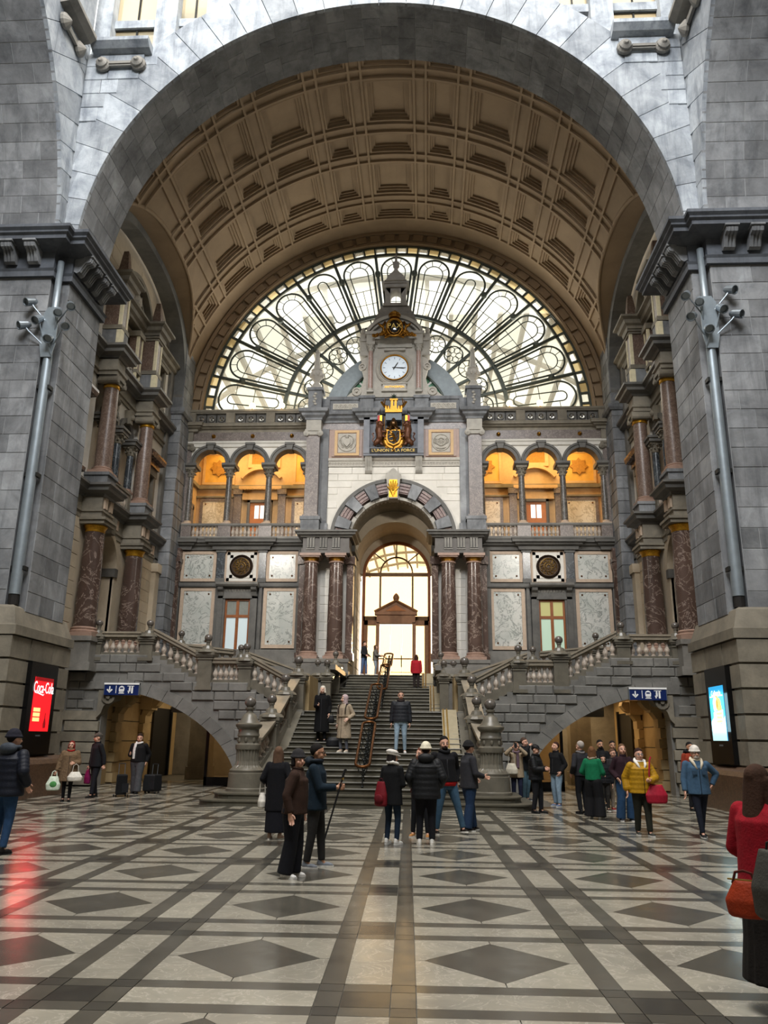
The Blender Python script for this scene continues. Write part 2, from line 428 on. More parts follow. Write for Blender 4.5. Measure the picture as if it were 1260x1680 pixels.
def cell_pieces():
    out = [('diamond_tile', [(-dd, 0), (0, -dd), (dd, 0), (0, dd)], 'tile_dark')]
    for a, b in ((1, 1), (-1, 1), (-1, -1), (1, -1)):
        q = [(a*dd, 0), (a*hx, 0), (a*hx, b*hy), (0, b*hy), (0, b*dd)]
        out.append(('corner_tile', q, 'tile_light'))
    g = hb-st
    # the band to the cell's right (along y) and the one behind it (along x)
    out += [('border_strip', [(hx, -hy), (hx+st, -hy), (hx+st, hy), (hx, hy)], 'tile_dark'), ('border_strip', [(hx+2*hb-st, -hy), (hx+2*hb, -hy), (hx+2*hb, hy), (hx+2*hb-st, hy)], 'tile_dark'),
            ('border_slab', [(hx+st, -hy), (hx+2*hb-st, -hy), (hx+2*hb-st, hy), (hx+st, hy)], 'tile_light')]
    out += [('border_strip', [(-hx, hy), (hx, hy), (hx, hy+st), (-hx, hy+st)], 'tile_dark'), ('border_strip', [(-hx, hy+2*hb-st), (hx, hy+2*hb-st), (hx, hy+2*hb), (-hx, hy+2*hb)], 'tile_dark'),
            ('border_slab', [(-hx, hy+st), (hx, hy+st), (hx, hy+2*hb-st), (-hx, hy+2*hb-st)], 'tile_light')]
    xs = [hx, hx+st, hx+2*hb-st, hx+2*hb]; ys = [hy, hy+st, hy+2*hb-st, hy+2*hb]
    for p in range(3):
        for q in range(3):
            m = 'tile_black' if p == 1 and q == 1 else ('tile_dark2' if p != 1 and q != 1 else 'tile_dark')
            out.append(('crossing_tile', [(xs[p], ys[q]), (xs[p+1], ys[q]), (xs[p+1], ys[q+1]), (xs[p], ys[q+1])], m))
    return out
PIECES = [(n, tuple(p), m) for n, p, m in cell_pieces()]
near = sorted(cells, key=lambda c: c[2].y+abs(c[2].x)*.25)
farG = {}
for ci, (cx, cy, w) in enumerate(near):
    M = Matrix.Translation(w) @ fM
    for n, p, m in PIECES:
        lim = {'diamond_tile': 130, 'corner_tile': 66, 'border_strip': 66, 'border_slab': 120, 'crossing_tile': 28}[n]
        if ci < lim: inst(n, ftile(n, p, m), floor, M)
        else:
            g = farG.setdefault(m, G()); b = len(g.v)
            s0 = len(g.v); g.prism(list(p), 2, -.012, 0); g.xf(M, s0)
for m, g in farG.items():
    obj('distant_tile', g, m, floor, kind='stuff')
# ================================================================ piers and the great arch
RA, ZA, YA0, YA1 = 9.75, 16.8, 21.83, 24.25
XD, YD = 10.2, 21.5              # faces of the domed hall
def ring_stone(axis, c1, c2, r0, r1, a0, a1, t0, t1, mat, name, gap=.006, n=2, ch=0):
    """one voussoir; axis 'y': arc in x,z about (c1,c2); axis 'x': arc in y,z about (c1,c2)"""
    g = G(); dg = degrees(gap/r0)
    g.arc(0, 0, r0, r1, a0+dg, a1-dg, t0+gap, t1-gap, max(n, 3))
    if axis == 'y': g.v = [(x+c1, y, z+c2) for x, y, z in g.v]
    else: g.v = [(y, x+c1, z+c2) for x, y, z in g.v]; g.f = [f[::-1] for f in g.f]
    return g
arch = obj('stone_arch', G().arc(0, ZA, RA+.012, RA+1.4, 0, 180, YA0+.1, YA1-.05, 144), 'mortar', label='great blue-grey stone arch spanning the hall in front of the coffered vault', kind='structure')
# stones of the soffit: three across, staggered; shared meshes turned about the arch's axis
da = 3.75; vm = {}
for i in range(48):
    ys = [0, .95, 1.75, 2.42] if i % 2 else [0, .6, 1.45, 2.42]
    for j in range(3):
        if len(vm) <= 6 and (i % 2, j) not in vm:
            g = ring_stone('y', 0, 0, RA, RA+.12, 0, da, ys[j], ys[j+1], 'blue_stone', 'arch_stone', .009)
            vm[(i % 2, j)] = g.mesh('arch_stone', mats=['blue_stone'])
        M = Matrix.Translation((0, YA0, ZA)) @ Matrix.Rotation(-radians(i*da), 4, 'Y')
        inst('arch_stone', vm[(i % 2, j)], arch, M)
# face ring
for i in range(32):
    a0 = i*5.625; am = radians(min(a0, 180-a0-5.625)+1)
    r1 = min(11.35, (XD-.01)/max(.2, cos(am)))
    obj('face_voussoir', ring_stone('y', 0, ZA, RA, r1, a0, a0+5.625, YA0-.03, YA0+.14, 'lit_weathered_stone', 'v', .012, 3), 'lit_weathered_stone', arch)
# ---- the wall over the arch, with the drum windows
def spandrel():
    p = [(-11*cos(radians(a)), ZA+11*sin(radians(a))) for a in (22, 26, 30, 34, 38, 42, 46, 47.4)]+[(-XD, 24.9)]
    return p
wf = obj('wall_front', G().prism(spandrel(), 1, YA0+.14, YA1-.1).prism([(-x, z) for x, z in spandrel()][::-1], 1, YA0+.14, YA1-.1), 'lit_weathered_stone', label='weathered stone wall, partly paled as if lit, above the great arch with drum windows', kind='structure')
for S in (1, -1):
    obj('arch_flank', G().prism([(-9.8*cos(radians(a)), ZA+9.8*sin(radians(a))) for a in range(1, 47, 3)][::-1]+[(-XD-.1, 16.95), (-XD-.1, 23.6)], 1, YA0+.0, YA0+.14), 'lit_weathered_stone', wf)
    obj('arch_flank', G().prism([(11.75+9.8*cos(radians(a)), ZA+9.8*sin(radians(a))) for a in range(1, 61, 3)][::-1]+[(YA0+.1, 16.95), (YA0+.1, 26)], 0, -XD-.14, -XD-.02), 'lit_weathered_stone', wf)
S = 1
def off_arch(c, w, h): return sqrt((abs(c.x)-w*.2)**2+(c.z-h*.3-ZA)**2) > 11.0
for S in (1, -1):
    wall_blocks(wf, (-XD, YA0+.06, 17.2), (1, 0, 0), (0, 0, 1), (0, -1, 0), [.58]*13, 5.2, 'lit_weathered_stone', .1, 'wall_stone', test=off_arch)
    # drum: jambs, windows and the shelf with its two round bosses
    g = G()
    for x0, x1, zb in ((-10.6, -10.0, 24.8), (-8.35, -7.55, 24.8), (-6.45, -5.4, 26.6), (-4.2, -3.0, 27.8)): g.box(x0, x1, 22.75, 23.5, zb, 33)
    g.box(-10.4, -3, 23.0, 23.4, 29.7, 30.4).box(-10.4, -5.4, 23.05, 23.4, 27.2, 27.55).box(-10.4, -7.5, 22.7, 23.5, 24.5, 25.6)
    obj('drum_jamb', g, 'lit_weathered_stone', wf)
    for x0, x1 in ((-10.0, -8.35), (-7.55, -6.45), (-5.4, -4.2)):
        for z0, z1 in ((25.6, 27.2), (27.55, 29.7), (30.4, 32.6)):
            if x0 > -6 and z0 < 26 or x0 > -8 and z0 < 26: continue
            if x0 > -6 and z0 < 28: z0 = 28.0
            obj('drum_pane', G().box(x0, x1, 23.2, 23.22, z0, z1), 'drum_glass', wf)
            obj('drum_glazing_bar', G().box((x0+x1)/2-.03, (x0+x1)/2+.03, 23.14, 23.24, z0, z1).box(x0, x1, 23.14, 23.24, z1-.05, z1), 'iron', wf)
    sh = obj('drum_shelf', G().prism([(21.3, 24.92), (21.3, 24.78), (21.5, 24.62), (21.86, 24.55), (22.8, 24.55), (22.8, 24.92)], 0, -9.95, -7.9)
        .box(-9.7, -8.15, 21.72, 21.84, 24.0, 24.55), 'lit_weathered_stone', wf)
    g = G()
    for x in (-9.55, -8.3): g.lathe_y([(.26, 0), (.26, .1), (.2, .16), (.2, .22), (.1, .28), (.06, .34)], (x, 21.74, 24.1), 14)
    g.box(-9.3, -8.55, 21.62, 21.74, 24.0, 24.2).box(-9.3, -8.55, 21.58, 21.66, 24.06, 24.14)
    obj('round_boss', g, 'grey_stone', sh)
    # same shelf on the return wall
    g = G().prism([(-9.7, 24.92), (-9.7, 24.78), (-9.9, 24.62), (-10.3, 24.55), (-10.3, 24.92)], 1, 19.6, 21.3)
    for y in (19.9, 21.0): g.lathe([(.0, 0), (.26, 0), (.26, .1), (.2, .16), (.1, .24), (.0, .3)], (0, 0, 0), 12); s0 = len(g.v)-72; g.xf(Matrix.Translation((-10.15, y, 24.1)) @ Matrix.Rotation(pi/2, 4, 'Y'), s0)
    g.box(-10.15, -10.05, 20.15, 20.75, 24.0, 24.2)
    obj('drum_shelf', g, 'grey_stone', wf)
S = 1
# ---- piers
PLAN = [(-16, YD), (-XD, YD), (-XD, YA0), (-RA, YA0), (-RA, YA1), (-11.4, YA1), (-11.4, 24.6)]
def frame_side(side): return 'the red screen' if side > 0 else 'the blue screen'
for S in (1, -1):
    core = G().prism([(x, y+.009) if y < 21.6 else (x-.009, y) for x, y in [(-16, YD), (-XD, YD), (-XD, YA0), (-RA, YA0), (-RA, YA1), (-16, YA1)]], 2, 0, 17)
    pier = obj('stone_pier', core, 'mortar', label='massive blue-grey stone pier carrying the great arch above %s' % frame_side(S), kind='structure')
    wall_blocks(pier, (-XD-3.7, YD+.012, 5.05), (1, 0, 0), (0, 0, 1), (0, -1, 0), [.585]*18, 3.7, 'blue_stone', .02, 'pier_stone', .006, .004)
    wall_blocks(pier, (-RA-.012, YA0, 5.05), (0, 1, 0), (0, 0, 1), (1, 0, 0), [.585]*18, YA1-YA0, 'blue_stone', .02, 'jamb_stone', .006, .004, wid=(1.4, .9))
    # the side arch of the hall: its soffit faces the camera above the cornice
    g = G().arc(11.75, ZA, RA+.012, RA+1.0, 0, 74, -14, -10.25, 64); g.v = [(y, x, z) for x, y, z in g.v]; g.f = [f[::-1] for f in g.f]
    g.box(-14, -10.3, 21.56, 23, 16.8, 17.2)
    obj('side_arch_core', g, 'mortar', pier)
    vs = {}
    for i in range(20):
        xs = [0, .7, 1.9, 2.9, 3.7] if i % 2 else [0, 1.3, 2.3, 3.7]
        for j in range(len(xs)-1):
            k = (i % 2, j, S)
            if k not in vs:
                gg = ring_stone('x', 0, 0, RA, RA+.12, 0, 3.45, -xs[j+1], -xs[j], '', '', .011)
                if S < 0: gg.v = [(-x, y, z) for x, y, z in gg.v]; gg.f = [f[::-1] for f in gg.f]
                vs[k] = gg.mesh('soffit_stone', mats=['blue_stone'])
            M = Matrix.Translation((S*-XD, 11.75, ZA)) @ Matrix.Rotation(radians(i*3.45), 4, 'X')
            inst('soffit_stone', vs[k], pier, M)
    for i in range(12):
        a0 = i*5.2; r1 = min(12.4, (YA0-11.75+.02)/max(.2, cos(radians(a0+1))))
        obj('face_voussoir', ring_stone('x', 11.75, ZA, RA, r1, a0, a0+5.2, -XD-.14, -XD+.02, '', '', .012, 3), 'lit_weathered_stone', pier)
    # upper part of the return wall, up to the drum
    wall_blocks(pier, (-XD-.06, 14.0, 22.0), (0, 1, 0), (0, 0, 1), (1, 0, 0), [.6]*6, 7.8, 'lit_weathered_stone', .06, 'wall_stone', test=lambda c, w, h: sqrt((c.y-11.75)**2+(c.z-h*.3-ZA)**2) > 11.9)
    up = [(11.75+11.6*cos(radians(a)), ZA+11.6*sin(radians(a))) for a in range(31, 80, 4)]
    obj('upper_return', G().prism(up+[(up[-1][0], 33), (YA0+.2, 33), (YA0+.2, up[0][1])], 0, -XD-.4, -XD-.06), 'lit_weathered_stone', pier)
    obj('notch_stone', G().box(-XD-.2, -RA-.01, YA0-.01, YA0+.1, 5.0, 16.9).box(-XD-.05, -XD+.004, YD+.02, YA0+.1, 5.0, 16.9), 'blue_stone', pier)
    # cornice with console brackets
    prof = [(0, 15.6), (.12, 15.6), (.12, 15.78), (.17, 15.86), (.05, 15.92), (.05, 16.5), (.3, 16.55), (.62, 16.62), (.62, 16.74), (.7, 16.8), (.7, 16.86), (.78, 16.94), (.78, 17.04), (.0, 17.12)]
    path = [(-16, YD), (-XD, YD), (-XD, YA0), (-RA, YA0), (-RA, YA1), (-11.3, YA1)]
    cor = obj('pier_cornice', G().sweep([(p[0], p[1]) for p in path], prof), 'dark_blue_stone', pier)
    con = G().prism([(0, 0), (.5, .0), (.56, -.06), (.52, -.16), (.36, -.2), (.28, -.32), (.2, -.5), (.1, -.56), (0, -.5)], 0, -.17, .17)
    for t in (-.1, .0, .1): con.prism([(.5, -.02), (.585, -.06), (.54, -.18), (.38, -.225), (.31, -.34), (.22, -.52), (.18, -.5)], 0, t-.03, t+.03)
    con.box(-.21, .21, 0, .6, 0, .06)
    con.v = [(x, -y, z) for x, y, z in con.v]; con.f = [f[::-1] for f in con.f]
    cm = con.mesh('console_bracket', mats=['blue_stone'])
    for x in (-10.75, -11.5, -12.25, -13.0, -13.75): inst('console_bracket', cm, pier, Matrix.Translation((S*x, YD-.05, 16.56)))
    for y in (22.05, 22.62, 23.19, 23.76): inst('console_bracket', cm, pier, Matrix.Translation((S*(-RA+.05), y, 16.56)) @ Matrix.Rotation(S*pi/2, 4, 'Z'))
    # base: sloped offset, rusticated courses, granite plinth
    bx, by, b1 = -9.62, 21.15, 24.75
    base = obj('pier_base', G().prism([(-16, by+.08), (bx-.08, by+.08), (bx-.08, b1-.08), (-16, b1-.08)], 2, 0, 4.3), 'brown_grey_stone', pier)
    zz = [1.14, 1.78, 2.42, 3.06, 3.70, 4.34]
    for i in range(5):
        cuts = [-16, -13.2, -11.6, bx] if i % 2 else [-16, -12.4, -10.9, bx]
        z0, z1 = zz[i]+.03, zz[i+1]-.03
        for j in range(3):
            x0, x1 = cuts[j]+.015, cuts[j+1]-.015
            if j < 2: g = G().box(x0, x1, by-.03, by+.6, z0, z1)
            else: g = G().box(x0, x1, by-.03, (23.0 if i % 2 else 22.2), z0, z1)
            obj('rusticated_stone', g, 'brown_grey_stone', base)
        ya = 23.0 if i % 2 else 22.2
        yb = 24.1 if i % 2 else 23.6
        obj('rusticated_stone', G().box(-11, bx, ya+.03, yb-.015, z0, z1), 'brown_grey_stone', base)
        obj('rusticated_stone', G().box(-11, bx, yb+.015, b1+.03, z0, z1), 'brown_grey_stone', base)
    g = G().sweep([(-16, by), (bx, by), (bx, b1), (-11.3, b1)], [(-.3, 4.34), (.06, 4.34), (.06, 4.6), (.0, 4.62), (-.16, 5.12), (-.3, 5.2)])
    obj('base_offset', g, 'brown_grey_stone', pier)
    g = G().sweep([(-16, by), (bx, by), (bx, b1), (-11.3, b1)], [(-.4, 0), (.22, 0), (.22, .9), (.16, 1.02), (.05, 1.12), (-.4, 1.14)])
    obj('granite_plinth', g, 'plinth_granite', pier)
S = 1
# ================================================================ shell of the hall behind and beside the camera
g = G().box(-17.5, -17, -16, 21.6, 0, 34).box(17, 17.5, -16, 21.6, 0, 34).box(-17.5, 17.5, -16.5, -16, 0, 34)
obj('wall_hall', g, 'grey_stone', label='plain stone outer walls of the hall behind the viewer', kind='structure')
g = G().box(-17.5, 17.5, -16.5, 24.2, 43, 43.4)
for a, b, c, d in ((-17.5, 17.5, -16.5, -5), (-17.5, -9, -5, 24.2), (9, 17.5, -5, 21.9)): g.box(a, b, c, d, 33, 33.4)
g.box(-9.2, -8.8, -5, 24, 33, 43).box(8.8, 9.2, -5, 24, 33, 43).box(-9.2, 9.2, -5.3, -5, 37.5, 43).box(-10.6, 10.6, 23.6, 24.2, 32.6, 43)
obj('ceiling_dome', g, 'cream_stone', label='high dome drum over the middle of the hall', kind='structure')
# ================================================================ coffered vault
RV, ZV = 11.12, 17.8
YV0, YV1 = YA1-.05, 38.3
PYC, PZC, PA, PB, PN = 31.0, 18.4, 6.2, 4.75, 2.5     # side penetrations: super-elliptic profile in y,z
def groin_theta(y):
    """angle from the crown at which the vault meets the side penetration, None outside it"""
    d = abs(y-PYC)/PA
    if d >= 1: return None
    z = PZC+PB*(1-d**PN)**(1/PN)
    return degrees(math.acos(max(-1, min(1, (z-ZV)/RV))))
def vp(th, y, r): a = radians(th); return (r*sin(a), y, ZV+r*cos(a))
vault = obj('ceiling', G().add([vp(-92, YV0, 12), vp(-92, YV1, 12), vp(-85, YV1, 12)], [(0, 1, 2)]), 'vault_stone', label='tan coffered barrel vault between the great arch and the fan window', kind='structure')
TB = [0.0]
tcent = [(0, 5.5), (12.2, 3.3), (24.4, 5.5), (36.6, 3.3), (48.8, 5.5), (61.0, 3.3)]
YB = [(25.6, 26.88), (27.52, 30.03), (30.67, 31.98), (32.62, 35.03), (35.67, 36.9)]
# plain field between the coffers
g = G()
tbr = sorted(set([c-w for c, w in tcent]+[c+w for c, w in tcent if c+w > 0]))
tbr = sorted(set([t for t in tbr]+[-t for t in tbr]))
ybr = [YV0]+[v for p in YB for v in p]+[YV1]
def is_cof(t0, t1, y0, y1):
    tm = abs(t0+t1)/2; ym = (y0+y1)/2
    for i, (c, w) in enumerate(tcent):
        if abs(tm-c) < w-.01:
            for j, (a, b) in enumerate(YB):
                if a < ym < b: return not (i == 5 and j in (1, 2, 3))
    return False
for i in range(len(tbr)-1):
    for j in range(len(ybr)-1):
        if is_cof(tbr[i], tbr[i+1], ybr[j], ybr[j+1]): continue
        if abs(tbr[i]+tbr[i+1])/2 > 57.5: continue
        n = max(1, int((tbr[i+1]-tbr[i])/2.5))
        P = [[vp(tbr[i]+(tbr[i+1]-tbr[i])*k/n, y, RV) for y in (ybr[j], ybr[j+1])] for k in range(n+1)]
        g.grid(P)
# the haunches, clipped along the groin
for sg in (1, -1):
    for j in range(len(ybr)-1):
        ny = max(2, int((ybr[j+1]-ybr[j])/.09))
        ys = [ybr[j]+(ybr[j+1]-ybr[j])*k/ny for k in range(ny+1)]
        P = []
        for y in ys:
            e = groin_theta(y); e = min(e, 92) if e else 92
            lo = 57.7 if not is_cof(57.8, 64.2, ybr[j], ybr[j+1]) else 64.3
            e = max(e, lo+.01)
            P.append([vp(sg*(lo+(e-lo)*k/8), y, RV) for k in range(9)])
        g.grid(P)
obj('vault_field', g, 'vault_stone', vault, smooth=False)
# coffers
cofm = {}
def coffer(tw, y0, y1):
    k = (tw, round(y1-y0, 2))
    if k in cofm: return cofm[k]
    g = G(); w = tw; L = (y1-y0)/2; deg = lambda m: degrees(m/RV)
    small = min(w*radians(1)*RV, L)
    st = [(0, 0, 0), (.1, 0, -.03), (.16, 0, -.03), (.16, 0, .0), (.16, 0, .08), (.27, 0, .08), (.27, 0, .17), (.38, 0, .17), (.38, 0, .27)]
    if small < .8: st = [(0, 0, 0), (.08, 0, -.03), (.12, 0, -.03), (.12, 0, .08), (.21, 0, .08), (.21, 0, .16), (.3, 0, .16), (.3, 0, .25)]
    n = 5; rings = []
    for ins, _, dz in st:
        a = w-deg(ins); l = L-ins; ring = []
        for q in range(n): ring.append((-a+2*a*q/n, -l))
        for q in range(n): ring.append((a, -l+2*l*q/n))
        for q in range(n): ring.append((a-2*a*q/n, l))
        for q in range(n): ring.append((-a, l-2*l*q/n))
        rings.append([vp(t, y, RV+dz) for t, y in ring])
    m = 4*n; v = [p for r in rings for p in r]
    f = [(i*m+q, i*m+(q+1) % m, (i+1)*m+(q+1) % m, (i+1)*m+q) for i in range(len(st)-1) for q in range(m)]
    g.add(v, f)
    a = w-deg(st[-1][0]); l = L-st[-1][0]; r = RV+st[-1][2]
    g.grid([[vp(-a+2*a*q/n, y, r) for y in (-l, l)] for q in range(n+1)])
    for p in (0,): pass
    g.v = [(x, y, z-ZV) for x, y, z in g.v]
    cofm[k] = g.mesh('coffer', mats=['vault_stone']); return cofm[k]
for i, (c, w) in enumerate(tcent):
    for sg in ((1, -1) if c else (1,)):
        for j, (y0, y1) in enumerate(YB):
            if i == 5 and j in (1, 2, 3): continue
            inst('coffer', coffer(w, y0, y1), vault, Matrix.Translation((0, (y0+y1)/2, ZV)) @ Matrix.Rotation(radians(sg*c), 4, 'Y'))
# ribs along the vault (in pairs) and across it
def rib_long(t, y0, y1):
    g = G(); w = .35
    n = 1
    v = [vp(t-w, y0, RV+.01), vp(t-w*.75, y0, RV-.1), vp(t+w*.75, y0, RV-.1), vp(t+w, y0, RV+.01), vp(t-w, y1, RV+.01), vp(t-w*.75, y1, RV-.1), vp(t+w*.75, y1, RV-.1), vp(t+w, y1, RV+.01)]
    g.add(v, [(0, 1, 5, 4), (1, 2, 6, 5), (2, 3, 7, 6), (0, 3, 2, 1), (4, 5, 6, 7)])
    obj('vault_rib', g, 'vault_stone', vault)
edges = []
for c, w in tcent: edges += [c-w-.35, c+w+.35]
edges = [e for e in edges if e > 0]+[68.0]
for e in edges:
    for t in (e, -e):
        cuts = []; ys = [YV0+(37.0-YV0)*k/400 for k in range(401)]
        inside = [bool(groin_theta(y) and groin_theta(y) < abs(t)+.4) for y in ys]
        k = 0
        while k <= 400:
            if not inside[k]:
                k2 = k
                while k2 < 400 and not inside[k2+1]: k2 += 1
                if ys[k2]-ys[k] > .15: rib_long(t, ys[k], ys[k2])
                k = k2+1
            else: k += 1
for yc in (25.03, 25.53, 26.95, 27.45, 30.1, 30.6, 32.05, 32.55, 35.1, 35.6, 36.97):
    e = groin_theta(yc); e = min(e or 88, 88); n = 64; hw = .07
    P = []
    for k in range(n+1):
        t = -e+2*e*k/n
        P.append([vp(t, yc-hw, RV+.01), vp(t, yc-hw*.75, RV-.1), vp(t, yc+hw*.75, RV-.1), vp(t, yc+hw, RV+.01)])
    obj('vault_rib', G().grid(P), 'vault_stone', vault)
# side penetrations, their grey stone wall arches and the piers that carry them
for S in (1, -1):
    g = G(); P = []; n = 48
    for k in range(n+1):
        y, z = superell(PA, PB, PN, pi*k/n); y += PYC; z += PZC
        xe = -sqrt(max(.1, RV*RV-(z-ZV)**2))
        P.append([(-11.5+(xe-.0+11.5)*q/4, y, z) for q in range(5)])
    g.grid(P)
    obj('side_penetration', g, 'vault_stone', vault, smooth=False)
    # moulded band along the groin
    g = G(); pts = []
    for k in range(n+1):
        y, z = superell(PA, PB, PN, pi*k/n); y += PYC; z += PZC
        pts.append((-sqrt(max(.1, RV*RV-(z-ZV)**2))+.02, y, z+.03))
    g.tube(pts, .09, 6); obj('groin_moulding', g, 'vault_stone', vault, smooth=True)
S = 1
# ================================================================ great fan window and the ring round it
YF, ZF, RF = 38.5, 17.95, 10.22
ringw = obj('trim_1', G().arc(0, ZF, RF-.02, RF+1.6, -3, 183, YF-.15, YF+.5, 64), 'vault_stone', label='tan moulded stone ring framing the great fan window', kind='structure')
g = G().arc(0, ZF, RF, RF+.12, 0, 180, YF-.3, YF-.1, 64).arc(0, ZF, RF+.58, RF+.76, 0, 180, YF-.36, YF-.1, 64)
obj('ring_moulding', g, 'vault_stone', ringw)
rm = G().arc(0, 0, RF+.16, RF+.54, 0, 3.0, -.2, 0, 3).mesh('ring_panel', mats=['vault_stone'])
for k in range(42): inst('ring_panel', rm, ringw, Matrix.Translation((0, YF-.12, ZF)) @ Matrix.Rotation(-radians(4.2857*k+.6), 4, 'Y'))
win = obj('window_1', G().arc(0, ZF, 9.62, 9.74, 0, 180, YF-.06, YF+.12, 64).arc(0, ZF, RF-.1, RF+.02, 0, 180, YF-.08, YF+.14, 64), 'window_iron',
    label='huge half-round fan window of iron petals and milky glass behind the clock tower', kind='structure')
NS = 13; dS = 180/NS
barm = {}
def part_rot(name, key, build, mat, ang):
    """iron piece built along +x from the fan's centre, turned to its angle"""
    if key not in barm:
        g = build(); barm[key] = g.mesh(name, mats=[mat])
    inst(name, barm[key], win, Matrix.Translation((0, YF, ZF)) @ Matrix.Rotation(-radians(ang), 4, 'Y'))
for k in range(NS+1):
    part_rot('radial_bar', 'rb', lambda: G().box(3.7, 9.7, -.06, .08, -.075, .075).box(5.9, 9.7, -.12, .06, -.035, .035).lathe_y([(.16, 0), (.16, .2), (.05, .28)], (8.4, -.1, 0), 8), 'window_iron', dS*k)
ring_iron = G().arc(0, 0, 5.8, 5.98, 0, 180, -.12, .12, 60).arc(0, 0, 5.32, 5.39, 0, 180, -.06, .06, 60)
ring_iron.v = [(x, y+YF, z+ZF) for x, y, z in ring_iron.v]
obj('iron_ring', ring_iron, 'window_iron', win)
def petal(loop):
    g = G(); r = .83; c = 8.66; arcp = [(c+r*sin(pi/2-t)*1.0, 0, r*cos(pi/2-t)) for t in []]
    arcp = [(c+r*cos(t), 0, r*sin(t)) for t in [pi/2-pi*q/14 for q in range(15)]]
    g.tube([(6.0, 0, .53)]+arcp+[(6.0, 0, -.53)], .055, 5)
    if loop:
        r2 = .5; a2 = [(8.62+r2*cos(t), 0, r2*sin(t)) for t in [pi/2-pi*q/10 for q in range(11)]]
        g.tube([(6.0, 0, .3)]+a2+[(6.0, 0, -.3)], .03, 4)
        for t in (-55, -20, 20, 55): g.tube([(8.62+.5*cos(radians(t)), 0, .5*sin(radians(t))), (8.66+.83*cos(radians(t)), 0, .83*sin(radians(t)))], .019, 4)
        for q in (6.75, 7.6, 8.5): g.tube([(q, 0, .53+(q-6)*.113), (q, 0, -.53-(q-6)*.113)], .02, 4)
        g.tube([(6, 0, 0), (7.6, 0, 0)], .019, 4)
    else:
        r2 = .27; a2 = [(8.75+r2*cos(t), 0, r2*sin(t)) for t in [pi/2-pi*q/8 for q in range(9)]]
        a3 = [(6.5-r2*cos(t), 0, -r2*sin(t)) for t in [pi/2-pi*q/8 for q in range(9)]]
        g.tube(a2+a3, .035, 4, True)
        for q in (6.4, 7.6, 8.6):
            for e in (1, -1): g.tube([(q, 0, e*.27), (q, 0, e*(.53+(q-6)*.113))], .019, 4)
        g.tube([(7.6, 0, .27), (7.6, 0, -.27)], .019, 4)
    return g
def rosette(odd):
    g = G(); R0 = .5
    g.tube([(4.66+R0*cos(2*pi*q/18), 0, R0*sin(2*pi*q/18)) for q in range(18)], .035, 4, True)
    if odd:
        for q in range(6):
            a = pi*q/3; g.tube([(4.66+.29*cos(a)+.17*cos(2*pi*u/8), 0, .29*sin(a)+.17*sin(2*pi*u/8)) for u in range(8)], .02, 4, True)
    else:
        g.tube([(4.66+.2*cos(2*pi*u/8), 0, .2*sin(2*pi*u/8)) for u in range(8)], .02, 4, True)
        for q in range(8):
            a = pi*q/4; g.tube([(4.66+.2*cos(a), 0, .2*sin(a)), (4.66+R0*cos(a), 0, R0*sin(a))], .02, 4)
    g.tube([(5.4, 0, 0), (5.16, 0, 0)], .019, 4).tube([(4.16, 0, 0), (3.7, 0, 0)], .019, 4).tube([(5.35, 0, 0), (5.8, 0, 0)], .03, 4)
    return g
for k in range(NS):
    a = dS*(k+.5); lp = k % 4 != 0
    part_rot('petal_frame', ('pf', lp), lambda: petal(lp), 'window_iron', a)
    part_rot('rosette', ('ro', k % 2), lambda: rosette(k % 2), 'window_iron', a)
    def sec(r0, r1): return lambda: G().arc(0, 0, r0, r1, -dS/2, dS/2, .02, .035, 6)
    part_rot('glass_pane', 'gp1', sec(5.95, 9.66), 'fan_glass', a)
    part_rot('glass_pane', 'gp2', sec(5.35, 5.85), 'fan_glass', a)
    part_rot('glass_pane', 'gp3', sec(3.65, 5.32), 'fan_glass', a)
for k in range(52):
    a = 180/52*(k+.5)
    part_rot('border_bar', 'bb', lambda: G().box(9.66, RF, -.06, .06, -.045, .045), 'window_iron', a-180/104)
    if k % 2: part_rot('border_frame', 'bf', lambda: G().tube([(9.74, 0, -.22), (RF-.12, 0, -.22), (RF-.12, 0, .22), (9.74, 0, .22)], .03, 4, True), 'window_iron', a)
    part_rot('border_pane', ('bp', k % 2), lambda: G().arc(0, 0, 9.68, RF, -1.73, 1.73, .02, .035, 1), 'fan_glass' if k % 2 else 'cream_glass', a)
# dark gallery band and the coloured half-round at the fan's heart
g = G().arc(0, ZF, 2.75, 3.7, 0, 180, YF-.05, YF+.6, 40)
obj('inner_band', g, 'fan_band', win)
obj('inner_ring', G().arc(0, ZF, 2.68, 2.78, 0, 180, YF-.15, YF+.1, 40), 'window_iron', win)
for k in range(8):
    part_rot('coloured_pane', ('cp', k % 2), lambda: G().arc(0, 0, 2.0, 2.7, -11, 11, .0, .02, 6), 'green_glass', 22.5*(k+.5))
    part_rot('inner_bar', 'ib', lambda: G().box(.2, 2.7, -.05, .05, -.05, .05), 'sign_white', 22.5*(k+.5)-11.25)
    part_rot('inner_pane', ('ip', k % 2), lambda: G().arc(0, 0, .3, 2.0, -11, 11, .0, .02, 6), 'amber_glass', 22.5*(k+.5))
